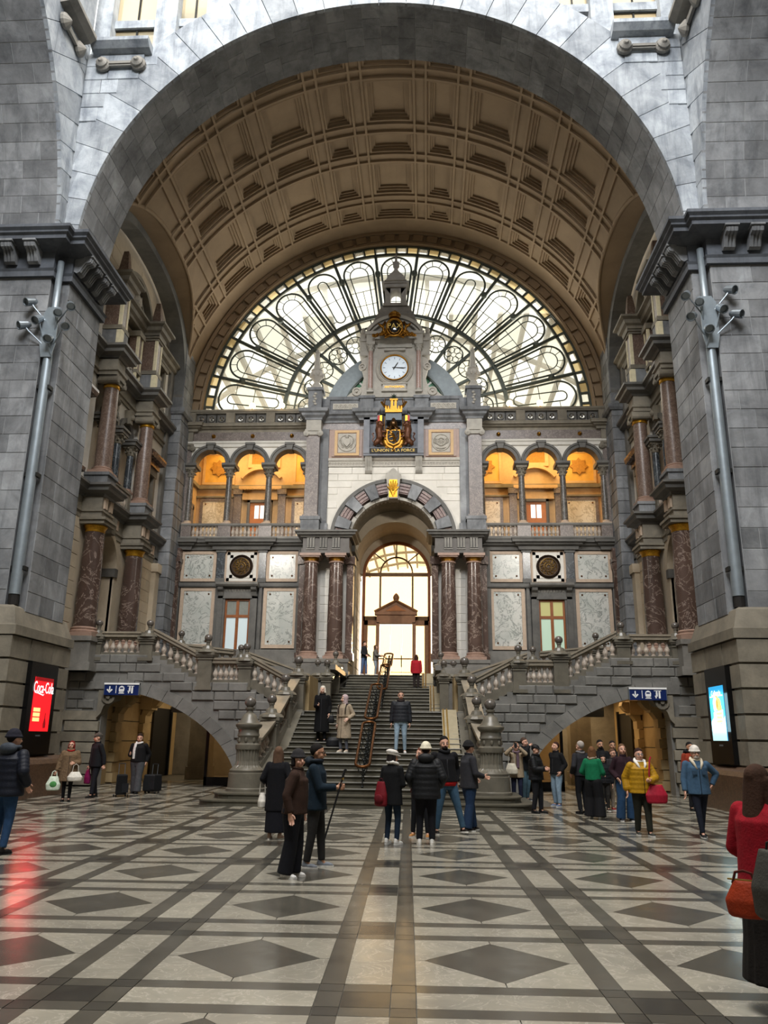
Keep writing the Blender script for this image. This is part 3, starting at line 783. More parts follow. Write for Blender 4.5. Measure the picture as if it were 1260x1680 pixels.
# ================================================================ train shed beyond: steel ribs and purlins under the sky
shed = obj('train_shed_roof', G().tube([(24*cos(a), 46, 4+27*sin(a)) for a in [pi*q/28 for q in range(29)]], .22, 6), 'shed_steel', label='arched steel and glass roof of the train shed seen through the windows', kind='structure')
am = G().tube([(24*cos(a), 0, 4+27*sin(a)) for a in [pi*q/28 for q in range(29)]], .22, 6).mesh('shed_rib', mats=['shed_steel'])
for k in range(1, 12): inst('shed_rib', am, shed, (0, 46+8*k, 0))
pm = G().box(-.14, .14, 0, 92, -.2, .2).mesh('shed_purlin', mats=['shed_steel'])
for k in range(1, 44):
    a = pi*k/44; inst('shed_purlin', pm, shed, Matrix.Translation((24*cos(a), 46, 4+27*sin(a))))
g = G()
for k in range(0, 44):
    if k % 2:
        a0, a1 = pi*k/44, pi*(k+1)/44
        g.add([(24.2*cos(a0), 46, 4+27.2*sin(a0)), (24.2*cos(a1), 46, 4+27.2*sin(a1)), (24.2*cos(a1), 138, 4+27.2*sin(a1)), (24.2*cos(a0), 138, 4+27.2*sin(a0))], [(0, 1, 2, 3)])
obj('shed_glazing', g, 'shed_glass', shed)
obj('shed_platform', G().box(-24, 24, 43.2, 150, 3.9, 4.3), 'passage_stone', label='pale platform deck beyond the entrance doors', kind='structure')
# ================================================================ back facade: two wings, mirrored
WY = 38.0
wallb = obj('wall_back', G().box(-11.4, -1.95, WY+.3, WY+.6, 0, 10.9).box(1.95, 11.4, WY+.3, WY+.6, 0, 10.9).box(-3.3, 3.3, 37.75, 38.1, 14.2, 17.7).box(-12, -11.2, 36, 44, 0, 20).box(11.2, 12, 36, 44, 0, 20), 'grey_stone',
    label='ornate end wall of the hall with marble panels, loggias and a central portal', kind='structure')
BALP = [(.085, 0), (.085, .05), (.05, .07), (.06, .1), (.095, .2), (.1, .26), (.085, .33), (.05, .42), (.042, .5), (.06, .54), (.045, .56), (.08, .58), (.08, .63)]
def baluster_mesh(h, mat='baluster_stone', fat=1.0, n=10):
    k = ('bal', round(h, 2), mat, fat)
    if k not in _blk: _blk[k] = G().lathe([(r*fat, z*h/.63) for r, z in BALP], n=n).mesh('baluster', mats=[mat], smooth=False)
    return _blk[k]
def ionic(g, x, y, z, w, d):
    """ionic capital: abacus, cushion and two volutes, front at y-d"""
    g.box(x-w/2-.08, x+w/2+.08, y-d-.08, y+.02, z+.2, z+.28)
    g.box(x-w/2, x+w/2, y-d-.03, y+.02, z, z+.2)
    for e in (-1, 1):
        g.lathe_y([(.15, 0), (.15, .12), (.1, .14), (.1, .16), (.04, .17), (.04, .2)], (x+e*(w/2+.02), y-d+.05, z+.07), 12)
def corinth(g, x, y, z, r, h):
    g.lathe([(r*.95, z), (r*1.12, z+.05), (r*1.0, z+.08), (r*1.1, z+h*.45), (r*1.5, z+h*.8)], (x, y, 0), 12)
    for k in range(8):
        a = pi*k/4
        for zz, rr in ((.4, 1.35), (.75, 1.55)):
            g.ball((x+r*rr*cos(a+zz), y+r*rr*sin(a+zz), z+h*zz), r*.27, 5, 4, (1, 1, 1.2))
    g.box(x-r*1.6, x+r*1.6, y-r*1.6, y+r*1.6, z+h*.8, z+h)
def column(parent, x, y, z0, z1, r, mat, cap='doric', base=.3, capm='brown_grey_stone', name='column', gold=True):
    g = G(); H = z1-z0
    g.lathe([(r*(1-.14*max(0, (t-.3)/.7)**1.4), z0+base+(H-base)*t) for t in (0, .15, .3, .45, .6, .75, .9, 1)], (x, y, 0), 18)
    c = obj(name, g, mat, parent, autosm=40)
    g = G().box(x-r*1.3, x+r*1.3, y-r*1.3, y+r*1.3, z0, z0+base*.4)
    g.lathe([(r*1.28, z0+base*.4), (r*1.3, z0+base*.55), (r*1.12, z0+base*.68), (r*1.18, z0+base*.85), (r*1.02, z0+base)], (x, y, 0), 18)
    obj('column_base', g, capm if cap != 'doric' else 'pink_base', c)
    return c
def panel(parent, x0, x1, z0, z1, y, mat, fr='pink_stone', w=.16, d=.06, name='marble_panel', split=1):
    g = G(); yy = y-d
    for a in ((x0-w, x1+w, z1, z1+w), (x0-w, x1+w, z0-w, z0), (x0-w, x0, z0, z1), (x1, x1+w, z0, z1)): g.box(a[0], a[1], yy, y+.05, a[2], a[3])
    f = obj('panel_frame', g, fr, parent)
    for k in range(split):
        a = x0+(x1-x0)*k/split; b = x0+(x1-x0)*(k+1)/split
        obj(name, G().box(a+.003, b-.003, y-d*.4, y+.05, z0, z1), mat, f)
    if name == 'marble_panel' and split == 1:
        g = G()
        for x in (x0+.15, x1-.15):
            for z in (z0+.15, z1-.15): g.lathe_y([(.045, 0), (.045, .03), (.015, .05)], (x, y-d*.4, z), 8)
        obj('panel_stud', g, 'bronze', f)
    return f
def cornice(parent, path, prof, mat, name='cornice'):
    return obj(name, G().sweep(path, prof), mat, parent)
def crn(z0, z1, out):
    h = z1-z0
    return [(-.1, z0), (.06, z0), (.08, z0+h*.3), (out*.55, z0+h*.42), (out*.6, z0+h*.6), (out*.9, z0+h*.62), (out*.92, z0+h*.8), (out, z0+h*.95), (out, z1), (-.1, z1)]
SIDE = {1: 'the red screen', -1: 'the blue screen'}
for S in (1, -1):
    # ---- lower storey
    obj('dado', G().box(-10.65, -4.3, WY-.04, WY+.3, 3.5, 5.75).box(-10.65, -4.3, WY-.1, WY+.3, 3.5, 4.7), 'grey_stone', wallb)
    g = G()
    for a, b in ((-10.75, -10.5), (-8.72, -8.55), (-6.55, -6.4), (-4.72, -4.25)): g.box(a, b, WY-.05, WY+.3, 5.75, 8.8)
    for a, b in ((-10.75, -10.55), (-4.7, -4.25)): g.box(a, b, WY-.05, WY+.3, 8.9, 10.7)
    g.box(-10.75, -4.25, WY-.14, WY+.3, 8.8, 8.97).box(-10.75, -4.25, WY-.1, WY+.3, 8.76, 8.82)
    g.box(-10.75, -8.3, WY+.1, WY+.3, 5.75, 10.75).box(-6.87, -4.25, WY+.1, WY+.3, 5.75, 10.75).box(-8.3, -6.87, WY+.1, WY+.3, 8.2, 10.75)
    obj('wall_frame', g, 'warm_dark_stone', wallb)
    panel(wallb, -10.28, -8.9, 5.98, 8.58, WY+.05, 'white_marble', w=.17)
    panel(wallb, -6.16, -4.84, 5.98, 8.58, WY+.05, 'white_marble', w=.17)
    panel(wallb, -10.38, -8.93, 9.2, 10.42, WY+.05, 'white_marble', w=.15)
    panel(wallb, -6.12, -4.83, 9.2, 10.42, WY+.05, 'white_marble', w=.15)
    # roundel
    g = G()
    for i, (w, d) in enumerate(((.0, .04), (.16, .07))):
        a, b, c, e = -8.24+w, -6.76-w, 9.07+w, 10.53-w
        g.box(a, b, WY-d+.02, WY+.1, c, c+.15).box(a, b, WY-d+.02, WY+.1, e-.15, e).box(a, a+.15, WY-d+.02, WY+.1, c, e).box(b-.15, b, WY-d+.02, WY+.1, c, e)
    g.box(-8.2, -6.8, WY+.02, WY+.1, 9.1, 10.5)
    f = obj('roundel_surround', g, 'white_ashlar', wallb)
    obj('roundel_frame', G().box(-8.36, -6.62, WY+.0, WY+.1, 8.98, 10.64), 'pink_stone', f)
    obj('vent_rim', G().lathe_y([(.58, 0), (.58, .09), (.52, .13), (.46, .09), (.42, .09), (.42, .02)], (-7.5, WY, 9.8), 28), 'dark_brown_metal', f)
    g = G().lathe_y([(.41, -.02), (.41, .0), (.0, .0)], (-7.5, WY, 9.8), 24)
    obj('vent_back', g, 'dark_void', f)
    g = G()
    for k in range(12):
        a = pi*k/6; g.tube([(-7.5+.1*cos(a), WY-.06, 9.8+.1*sin(a)), (-7.5+.25*cos(a+.25), WY-.08, 9.8+.25*sin(a+.25)), (-7.5+.4*cos(a), WY-.06, 9.8+.4*sin(a))], .011, 5)
        g.tube([(-7.5+.3*cos(a)+.06*cos(2*pi*q/6), WY-.07, 9.8+.3*sin(a)+.06*sin(2*pi*q/6)) for q in range(6)], .009, 4, True)
    for r in (.4, .22, .1): g.tube([(-7.5+r*cos(2*pi*q/24), WY-.07, 9.8+r*sin(2*pi*q/24)) for q in range(24)], .012, 5, True)
    obj('vent_tracery', g, 'dull_gilt', f)
    # dark pilasters beside the roundel
    for a, b in ((-8.74, -8.34), (-6.64, -6.28)):
        g = G().box(a, b, WY-.08, WY+.1, 9.2, 10.5)
        c = obj('pilaster', g, 'black_marble', wallb)
        obj('pilaster_capital', G().box(a-.06, b+.06, WY-.13, WY+.1, 10.5, 10.6).box(a-.03, b+.03, WY-.11, WY+.1, 9.0, 9.2).box(a-.1, b+.1, WY-.16, WY+.1, 10.6, 10.68), 'warm_dark_stone', c)
    # window with surround, consoles, hood
    wn = 'window_2' if S > 0 else 'window_3'
    g = G().box(-8.55, -8.3, WY-.12, WY+.3, 4.6, 8.3).box(-6.87, -6.62, WY-.12, WY+.3, 4.6, 8.3).box(-8.55, -6.62, WY-.12, WY+.3, 8.2, 8.42).box(-8.45, -6.72, WY-.1, WY+.3, 8.42, 8.75)
    g.box(-8.3, -8.2, WY-.06, WY+.3, 4.6, 8.25).box(-6.97, -6.87, WY-.06, WY+.3, 4.6, 8.25)
    win2 = obj(wn, g, 'warm_dark_stone', label='%s window in carved grey surround above the stair on the side of %s' % ('pale pane wooden' if S > 0 else 'green lit wooden', SIDE[S]), kind='structure')
    g = G()
    for x in (-8.4, -6.77): g.prism([(WY-.1, 8.72), (WY-.42, 8.72), (WY-.38, 8.6), (WY-.22, 8.5), (WY-.16, 8.32), (WY-.1, 8.3)], 0, x-.13, x+.13)
    obj('window_console', g, 'warm_dark_stone', win2)
    obj('window_hood', G().prism([(WY, 8.72), (WY-.4, 8.76), (WY-.48, 8.84), (WY-.48, 8.95), (WY, 9.02)], 0, -8.62, -6.55), 'grey_stone', win2)
    g = G()
    for k in range(9): g.ball((-8.15+.145*k, WY-.1, 8.58), .07, 6, 4, (1, .4, 1))
    obj('hood_frieze', g, 'grey_stone', win2)
    x0, x1 = -8.2, -6.97; xm = (x0+x1)/2
    g = G()
    for a, b in ((x0, x0+.09), (xm-.07, xm+.07), (x1-.09, x1)): g.box(a, b, WY+.06, WY+.16, 4.6, 8.2)
    for a, b in ((8.1, 8.2), (7.28, 7.42), (4.6, 4.8)): g.box(x0, x1, WY+.05, WY+.16, a, b)
    obj('window_frame', g, 'wood', win2)
    for a, b in ((x0+.09, xm-.07), (xm+.07, x1-.09)):
        obj('window_pane', G().box(a, b, WY+.1, WY+.12, 4.8, 7.28), 'lit_pane' if S > 0 else 'lit_pane_green', win2)
        obj('window_pane', G().box(a, b, WY+.1, WY+.12, 7.42, 8.1), 'dim_pane' if S > 0 else 'lit_pane_olive', win2)
    # ---- main cornice under the loggia
    cornice(wallb, [(-11.2, WY), (-10.75, WY), (-10.75, WY-.12), (-10.1, WY-.12), (-10.1, WY), (-8.9, WY), (-8.9, WY-.15), (-6.15, WY-.15), (-6.15, WY), (-4.2, WY)][::1], crn(10.62, 11.15, .42), 'warm_dark_stone')
    # ---- loggia: floor, balustrade, columns, arches
    obj('loggia_floor', G().box(-11.2, -3.6, WY-.3, 42.0, 10.95, 11.16), 'grey_stone', wallb)
    lb = empty('loggia_balustrade', (S*-7.4, WY-.2, 11.16), 'stone balustrade of the arched loggia on the side of '+SIDE[S], 'balustrade')
    obj('rail', G().box(-10.6, -4.3, WY-.36, WY-.04, 11.82, 11.92).box(-10.6, -4.3, WY-.32, WY-.08, 11.78, 11.83), 'grey_stone', lb)
    obj('plinth', G().box(-10.6, -4.3, WY-.34, WY-.06, 11.16, 11.26), 'grey_stone', lb)
    for a, b in ((-10.6, -10.1), (-8.75, -8.1), (-6.7, -6.05), (-4.6, -4.3)): obj('pedestal', G().box(a, b, WY-.34, WY-.04, 11.26, 11.8), 'granite', lb)
    for a, b in ((-10.1, -8.75), (-8.1, -6.7), (-6.05, -4.6)):
        for k in range(7): inst('baluster', baluster_mesh(.53, fat=.95), lb, (S*(a+(b-a)*(k+.5)/7), WY-.2, 11.26))
    xs = [-9.43, -7.39, -5.35]
    for i, x in enumerate((-10.42, -8.41, -6.37, -4.38)):
        c = column(wallb, x, WY, 11.92, 14.45, .17, 'grey_column', 'cor', .2, 'pink_stone', 'loggia_column')
        g = G(); corinth(g, x, WY, 14.42, .17, .5); obj('column_capital', g, 'brown_grey_stone', c)
        obj('impost', G().prism([(WY-.26, 14.92), (WY-.38, 15.0), (WY-.38, 15.12), (WY+.5, 15.12), (WY+.5, 14.92)], 0, x-.36, x+.36), 'warm_dark_stone', wallb)
    # arcade wall with three arches
    g = G(); zt = 16.05; zc = 15.12; ri = .8
    edges_ = [-10.62]+[v for x in xs for v in (x-ri, x+ri)]+[-4.3]
    for a, b in zip(edges_[::2], edges_[1::2]): g.box(a, b, WY-.05, WY+.45, zc, zt)
    for x in xs:
        n = 16
        for k in range(n):
            a0, a1 = pi*k/n, pi*(k+1)/n
            p = [(x+ri*cos(a0), zc+ri*sin(a0)), (x+ri*cos(a0), zt), (x+ri*cos(a1), zt), (x+ri*cos(a1), zc+ri*sin(a1))]
            g.prism(p, 1, WY-.05, WY+.45)
    obj('arcade_wall', g, 'white_ashlar', wallb)
    for x in xs:
        g = G().arc(x, zc, ri-.02, ri+.22, 0, 180, WY-.16, WY+.46, 24).arc(x, zc, ri+.14, ri+.24, 0, 180, WY-.22, WY-.1, 24)
        a = obj('arch_moulding', g, 'warm_dark_stone', wallb)
        obj('keystone', G().prism([(x-.13, zc+ri-.08), (x+.13, zc+ri-.08), (x+.2, zt+.12), (x-.2, zt+.12)], 1, WY-.3, WY+.4).box(x-.24, x+.24, WY-.34, WY, zt+.06, zt+.18), 'warm_dark_stone', a)
        jy = []
    g = G()
    for x in (-10.0, -9.9, -8.41, -6.37, -4.6): pass
    cornice(wallb, [(-10.7, WY-.05), (-4.3, WY-.05)], [(-.1, 16.05), (.08, 16.05), (.1, 16.2), (.16, 16.26), (.16, 16.32), (.04, 16.4), (-.1, 16.42)], 'white_ashlar', 'frieze_moulding')
    obj('frieze', G().box(-10.7, -4.3, WY-.06, WY+.45, 16.4, 16.9), 'granite', wallb)
    for x in xs: obj('gilt_boss', G().lathe_y([(.1, 0), (.11, .03), (.07, .06), (.08, .12), (.03, .17)], (x+.06, WY-.06, 16.66), 12), 'gold', wallb)
    cornice(wallb, [(-11.2, WY), (-10.7, WY), (-10.7, WY-.18), (-10.25, WY-.18), (-10.25, WY), (-4.3, WY)], crn(16.88, 17.28, .4), 'brown_grey_stone')
    # engaged granite column at the outer end
    obj('end_pilaster', G().box(-10.78, -10.45, WY-.12, WY+.3, 11.9, 15.9).box(-10.85, -10.4, WY-.2, WY+.3, 11.16, 11.9), 'granite', wallb)
    g = G(); ionic(g, -10.6, WY-.02, 15.9, .34, .14); g.box(-10.8, -10.42, WY-.18, WY+.2, 16.2, 16.9); obj('pilaster_capital', g, 'brown_grey_stone', wallb)
    obj('end_column', G().lathe([(.26, 4.8), (.25, 5.4), (.22, 9.6), (.3, 9.75), (.3, 9.95)], (-10.75, WY-.2, 0), 14).box(-11.05, -10.45, WY-.5, WY, 9.95, 10.15).box(-10.98, -10.5, WY-.42, WY, 10.15, 10.65), 'brown_marble', wallb, autosm=40)
    # parapet with pierced panels
    pb = empty('roof_parapet', (S*-7.4, WY, 17.28), 'pierced stone parapet under the fan window on the side of '+SIDE[S], 'parapet')
    obj('rail', G().box(-10.9, -4.3, WY-.22, WY+.2, 17.98, 18.1).box(-10.9, -4.3, WY-.18, WY+.16, 17.9, 17.98), 'brown_grey_stone', pb)
    obj('plinth', G().box(-10.9, -4.3, WY-.2, WY+.18, 17.28, 17.36), 'brown_grey_stone', pb)
    for a, b in ((-10.8, -10.35), (-8.75, -8.3), (-6.65, -6.2), (-4.6, -4.3)): obj('pedestal', G().box(a, b, WY-.24, WY+.2, 17.36, 17.92), 'brown_grey_stone', pb)
    pk = ('pp',)
    if pk not in _blk:
        g = G()
        g.arc(0, 0, .13, .2, 0, 360, -.06, .1, 12)
        n = 12
        for k in range(n):
            a0, a1 = 2*pi*k/n, 2*pi*(k+1)/n
            def sq(a): m = max(abs(cos(a)), abs(sin(a))); return (.28*cos(a)/m, .27*sin(a)/m)
            g.prism([(.17*cos(a0), .17*sin(a0)), sq(a0), sq(a1), (.17*cos(a1), .17*sin(a1))], 1, 0, .08)
        for a in ((-.29, .29, .24, .28), (-.29, .29, -.28, -.24), (-.29, -.25, -.28, .28), (.25, .29, -.28, .28)): g.box(a[0], a[1], -.05, .1, a[2], a[3])
        g.box(-.05, .05, -.03, .06, -.06, .1)
        _blk[pk] = g.mesh('pierced_panel', mats=['warm_dark_stone'])
    for a, b in ((-10.35, -8.75), (-8.3, -6.65), (-6.2, -4.6)):
        for k in range(3): inst('pierced_panel', _blk[pk], pb, (S*(a+(b-a)*(k+.5)/3), WY-.05, 17.63))
    # ---- inside the loggia
    lr = obj('loggia_room', G().box(-11.2, -3.8, 41.5, 41.8, 11.0, 17.4).box(-11.3, -11.1, WY+.4, 41.6, 11, 17.4).box(-4.0, -3.8, WY+.5, 41.6, 11, 17.4).box(-11.2, -3.8, WY+.2, 41.8, 17.35, 17.6), 'ochre_stone',
        label='lamplit ochre loggia room behind the three arches on the side of '+SIDE[S], kind='structure')
    obj('string_course', G().box(-11.2, -3.8, 41.3, 41.5, 14.9, 15.1).box(-11.2, -3.8, 41.36, 41.5, 14.4, 14.5).box(-11.1, -10.95, WY+.5, 41.4, 14.9, 15.1), 'brown_grey_stone', lr)
    for a, b in ((-10.7, -9.15), (-5.6, -4.15)):
        panel(lr, a, b, 11.6, 14.2, 41.46, 'cream_marble', 'granite', .16)
        panel(lr, a, b, 15.3, 16.9, 41.46, 'gilt_plaster', 'ochre_stone', .14, name='plaster_panel')
        st = []
        for k in range(16):
            r = .5 if k % 2 == 0 else .36; st.append(((a+b)/2+r*cos(pi*k/8), 16.12+r*sin(pi*k/8)))
        obj('painted_star', G().prism(st, 1, 41.36, 41.42), 'dark_ochre', lr)
    panel(lr, -8.1, -6.7, 16.35, 17.2, 41.46, 'dark_ochre', 'ochre_stone', .2, name='plaster_panel')
    for x in (-8.75, -6.3): obj('door_pilaster', G().box(x-.2, x+.2, 41.3, 41.5, 11.2, 14.85).box(x-.26, x+.26, 41.22, 41.5, 14.55, 14.85), 'granite', lr)
    g = G().arc(-7.52, 14.75, 1.25, 1.42, 35, 145, 41.25, 41.5, 20).box(-8.7, -6.34, 41.2, 41.5, 14.85, 15.02).box(-8.5, -6.54, 41.3, 41.5, 14.25, 14.65)
    for k in range(24): g.box(-8.6+.092*k, -8.56+.092*k, 41.14, 41.22, 14.78, 14.85)
    obj('door_pediment', g, 'ochre_stone', lr)
    dn = 'door_2' if S > 0 else 'door_3'
    g = G().box(-8.2, -8.05, 41.3, 41.5, 11.16, 14.25).box(-6.99, -6.84, 41.3, 41.5, 11.16, 14.25).box(-8.2, -6.84, 41.3, 41.5, 14.1, 14.25)
    dd_ = obj(dn, g, 'warm_dark_stone', label='orange wooden door at the back of the loggia on the side of '+SIDE[S], kind='structure')
    g = G().box(-8.05, -6.99, 41.4, 41.46, 11.16, 13.0).box(-8.05, -6.99, 41.4, 41.46, 13.0, 13.2).box(-8.05, -6.99, 41.4, 41.46, 13.95, 14.1).box(-8.05, -7.8, 41.4, 41.46, 13.2, 13.95).box(-7.24, -6.99, 41.4, 41.46, 13.2, 13.95).box(-7.55, -7.49, 41.4, 41.46, 13.2, 13.95)
    g.box(-7.95, -7.6, 41.37, 41.4, 11.6, 12.8).box(-7.45, -7.1, 41.37, 41.4, 11.6, 12.8)
    obj('door_leaf', g, 'orange_wood', dd_)
    obj('door_pane', G().box(-7.8, -7.24, 41.42, 41.44, 13.2, 13.95), 'bright_pane', dd_)
    obj('side_door', G().box(-11.1, -11.0, 39.4, 40.6, 11.16, 13.5).box(-11.1, -10.98, 39.2, 39.4, 11.16, 13.7).box(-11.1, -10.98, 40.6, 40.8, 11.16, 13.7).box(-11.1, -10.98, 39.2, 40.8, 13.5, 13.8), 'granite', lr)
    d = lamp('loggia_lamp', 'AREA', (S*-7.4, 39.9, 17.2), 330, (1.0, .66, .27), (0, 0, 0), 5.5, 2.0)
    # globe lamps standing behind the parapet
    for x, z, i in ((-7.45, 18.15, 0), (-5.9, 18.15, 1)):
        L = empty('globe_lamp', (S*x, WY-.05, 18.1), 'glowing globe lamp %s the parapet, side of %s' % ('clock end of' if i else 'mid way along', SIDE[S]), 'lamp', 'globe lamps along the parapet')
        obj('stem', G().lathe([(.07, 18.1), (.05, 18.13), (.03, 18.17), (.06, 18.22)], (x, WY-.05, 0), 8), 'brass', L)
        obj('globe', G().ball((x, WY-.05, 18.36), .16, 14, 10), 'globe_glow', L, smooth=True)
        lamp('globe_light', 'POINT', (S*x, WY-.3, 18.36), 16, (1, .72, .36), size=.16)
    # grey corner pier that carries the side arch
    cp = obj('corner_pier', G().box(-11.4, -10.72, 36.5, WY+.3, 0, 21.9), 'grey_stone', label='grey coursed stone corner pier between the end wall and the facade over '+SIDE[S], kind='structure')
    wall_blocks(cp, (-11.4, 36.5, 4.6), (1, 0, 0), (0, 0, 1), (0, -1, 0), [.62]*22, .72, 'blue_stone', .06, 'pier_stone', wid=(.72, .72))
    wall_blocks(cp, (-10.72, 36.45, 4.6), (0, 1, 0), (0, 0, 1), (1, 0, 0), [.62]*27, 1.55, 'blue_stone', .06, 'pier_stone', wid=(.9, .62))
    obj('pier_band', G().sweep([(-11.4, 36.45), (-10.66, 36.45), (-10.66, WY)], [(-.05, 17.3), (.08, 17.3), (.16, 17.42), (.16, 17.6), (-.05, 17.66)]), 'blue_stone', cp)
S = 1
# ================================================================ central portal and clock tower
portal = empty('portal', (0, 37.4, 4.49), 'central portal with paired brown marble columns under the clock tower', 'portal', kind='structure')
PY = 37.4
for S in (1, -1):
    # pedestal with the paired columns
    g = G().box(-4.4, -1.95, 36.15, 38.3, 3.6, 5.0).box(-4.46, -1.9, 36.1, 38.3, 5.0, 5.16).box(-4.46, -1.9, 36.1, 38.3, 4.4, 4.62)
    obj('portal_pedestal', g, 'grey_stone', portal)
    obj('pedestal_panel', G().box(-4.2, -2.15, 36.11, 36.2, 4.7, 4.92), 'granite', portal)
    for x in (-3.84, -2.64):
        c = column(portal, x, 36.65, 5.16, 9.85, .36, 'brown_marble', 'doric', .36, name='marble_column')
        obj('gilt_necking', G().lathe([(.325, 9.72), (.34, 9.76), (.33, 9.8), (.39, 9.9), (.42, 9.96)], (x, 36.65, 0), 18), 'gold', c, smooth=True)
        obj('column_capital', G().lathe([(.36, 9.66), (.37, 9.72), (.33, 9.74)], (x, 36.65, 0), 18).box(x-.5, x+.5, 36.15, 37.15, 9.96, 10.08).box(x-.44, x+.44, 36.2, 37.1, 9.9, 9.97), 'pink_base', c)
    for x in (-4.3, -2.02):
        obj('respond_pilaster', G().box(x-.16, x+.16, 37.0, 37.5, 5.16, 9.7).box(x-.24, x+.24, 36.9, 37.5, 9.7, 10.08).box(x-.22, x+.22, 36.9, 37.5, 5.16, 5.5), 'brown_marble', portal)
    wp = obj('white_panel', G().box(-4.3, -1.98, 37.35, 38.3, 5.16, 10.1), 'white_ashlar', portal)
    wall_blocks(wp, (-3.5, 37.35, 5.3), (1, 0, 0), (0, 0, 1), (0, -1, 0), [.42]*11, .52*1.0, 'white_ashlar', .02, 'ashlar_block', .012, .004, wid=(.52, .52))
    # entablature block with triglyphs
    g = G().box(-4.28, -1.98, 36.2, 38.3, 10.08, 10.3).box(-4.22, -2.02, 36.26, 38.3, 10.3, 10.86)
    e = obj('entablature', g, 'granite_dark', portal)
    obj('entablature_cornice', G().sweep([(-4.28, 38.1), (-4.28, 36.2), (-1.92, 36.2), (-1.92, 38.1)], [(-.3, 10.84), (.04, 10.84), (.06, 10.9), (.2, 10.94), (.22, 11.02), (.3, 11.06), (.3, 11.14), (-.3, 11.16)][::-1]), 'warm_dark_stone', e)
    for x in (-3.84, -3.24, -2.64):
        g = G()
        for q in (-.13, 0, .13): g.box(x+q-.045, x+q+.045, 36.19, 36.3, 10.34, 10.8)
        g.box(x-.2, x+.2, 36.2, 36.3, 10.8, 10.86).box(x-.2, x+.2, 36.16, 36.3, 10.24, 10.3)
        obj('triglyph', g, 'grey_stone', e)
    # giant order above: granite pilaster, slate strip
    obj('pilaster_pedestal', G().box(-4.46, -3.56, 36.7, 38.2, 11.14, 12.0).box(-4.5, -3.52, 36.66, 38.2, 11.85, 12.02), 'blue_stone', portal)
    p = obj('granite_pilaster', G().box(-4.35, -3.7, 36.9, 38.2, 12.14, 16.3).box(-4.42, -3.63, 36.84, 38.2, 12.02, 12.14), 'granite', portal)
    g = G(); ionic(g, -4.02, 36.95, 16.28, .66, .1); obj('pilaster_capital', g, 'tower_stone', p)
    obj('slate_strip', G().box(-3.7, -3.28, PY-.12, PY+.8, 11.14, 16.75), 'blue_stone', portal)
    obj('slate_strip_base', G().box(-3.75, -3.22, PY-.2, PY+.8, 11.14, 11.8), 'blue_stone', portal)
    # medallion panel
    f = obj('medallion_panel', G().box(-3.12, -1.6, PY-.1, PY+.2, 15.28, 16.72).box(-3.3, -1.45, PY-.02, PY+.2, 15.2, 16.78), 'pink_base', portal)
    for b in ((-2.98, -1.74, 15.32, 15.44), (-2.98, -1.74, 16.54, 16.66), (-2.98, -2.84, 15.44, 16.54), (-1.88, -1.74, 15.44, 16.54)): 
        obj('medallion_frame', G().box(b[0], b[1], PY-.16, PY, b[2], b[3]), 'ochre_stone', f)
    g = G().box(-2.8, -1.92, PY-.13, PY, 15.48, 16.5)
    g.tube([(-2.36+.43*cos(2*pi*q/28), PY-.15, 15.99+.43*sin(2*pi*q/28)) for q in range(28)], .04, 6, True)
    if S > 0:   # shield between two sprays
        g.prism([(-2.5, 16.2), (-2.22, 16.2), (-2.2, 15.95), (-2.36, 15.75), (-2.52, 15.95)], 1, PY-.24, PY-.1)
        for e2 in (-1, 1):
            for k in range(6): g.ball((-2.36+e2*(.2+.03*k), PY-.17, 15.75+.08*k), .05, 5, 4, (1, .6, .6))
            g.tube([(-2.36, PY-.18, 15.7), (-2.36+e2*.25, PY-.18, 15.95), (-2.36+e2*.3, PY-.17, 16.25)], .02, 5)
        g.ball((-2.36, PY-.2, 16.3), .09, 8, 5)
    else:       # winged wheel
        g.tube([(-2.36+.2*cos(2*pi*q/20), PY-.18, 16.02+.2*sin(2*pi*q/20)) for q in range(20)], .03, 5, True)
        for k in range(6): g.tube([(-2.36, PY-.18, 16.02), (-2.36+.2*cos(pi*k/3), PY-.18, 16.02+.2*sin(pi*k/3))], .018, 4)
        for e2 in (-1, 1):
            for k in range(4): g.tube([(-2.36+e2*.2, PY-.17, 15.9+.08*k), (-2.36+e2*(.36), PY-.17, 16.0+.08*k)], .025, 4)
        g.tube([(-2.62, PY-.17, 15.72), (-2.36, PY-.19, 15.66), (-2.1, PY-.17, 15.72)], .035, 5)
    obj('carved_medallion', g, 'relief_stone', f, smooth=False)
    # upper entablature (breaks forward over the pilaster)
    path = [(-4.45, 38.2), (-4.45, 36.85), (-3.6, 36.85), (-3.6, PY-.1), (-1.75, PY-.1), (-1.75, 36.95), (-1.0, 36.95), (-1.0, PY)]
    cornice(portal, path, [(-.3, 17.1), (.0, 17.1), (.02, 17.2), (.16, 17.3), (.18, 17.4), (.3, 17.46), (.34, 17.62), (-.3, 17.64)][::-1], 'blue_stone', 'upper_cornice')
    obj('granite_frieze', G().box(-3.7, -1.5, PY-.04, 38.2, 16.75, 17.1), 'granite', portal)
    obj('frieze_block', G().box(-4.4, -3.64, 36.88, 38.2, 16.56, 17.1), 'tower_stone', portal)
    # wave moulding and console under the arms
    g = G().box(-3.28, 0, PY-.06, PY+.2, 14.76, 15.06).box(-3.28, 0, PY-.12, PY+.2, 15.06, 15.2)
    for k in range(22):
        x = -3.2+.148*k; g.tube([(x+.06*cos(t)*(1-t/9), PY-.08, 14.91+.07*sin(t)*(1-t/9)) for t in [q*.8 for q in range(9)]], .014, 4)
    obj('wave_frieze', g, 'relief_stone', portal)
    g = G().prism([(PY, 15.2), (PY-.34, 15.2), (PY-.3, 15.0), (PY-.18, 14.7), (PY-.2, 14.5), (PY-.1, 14.4), (PY, 14.4)], 0, -1.42, -1.08)
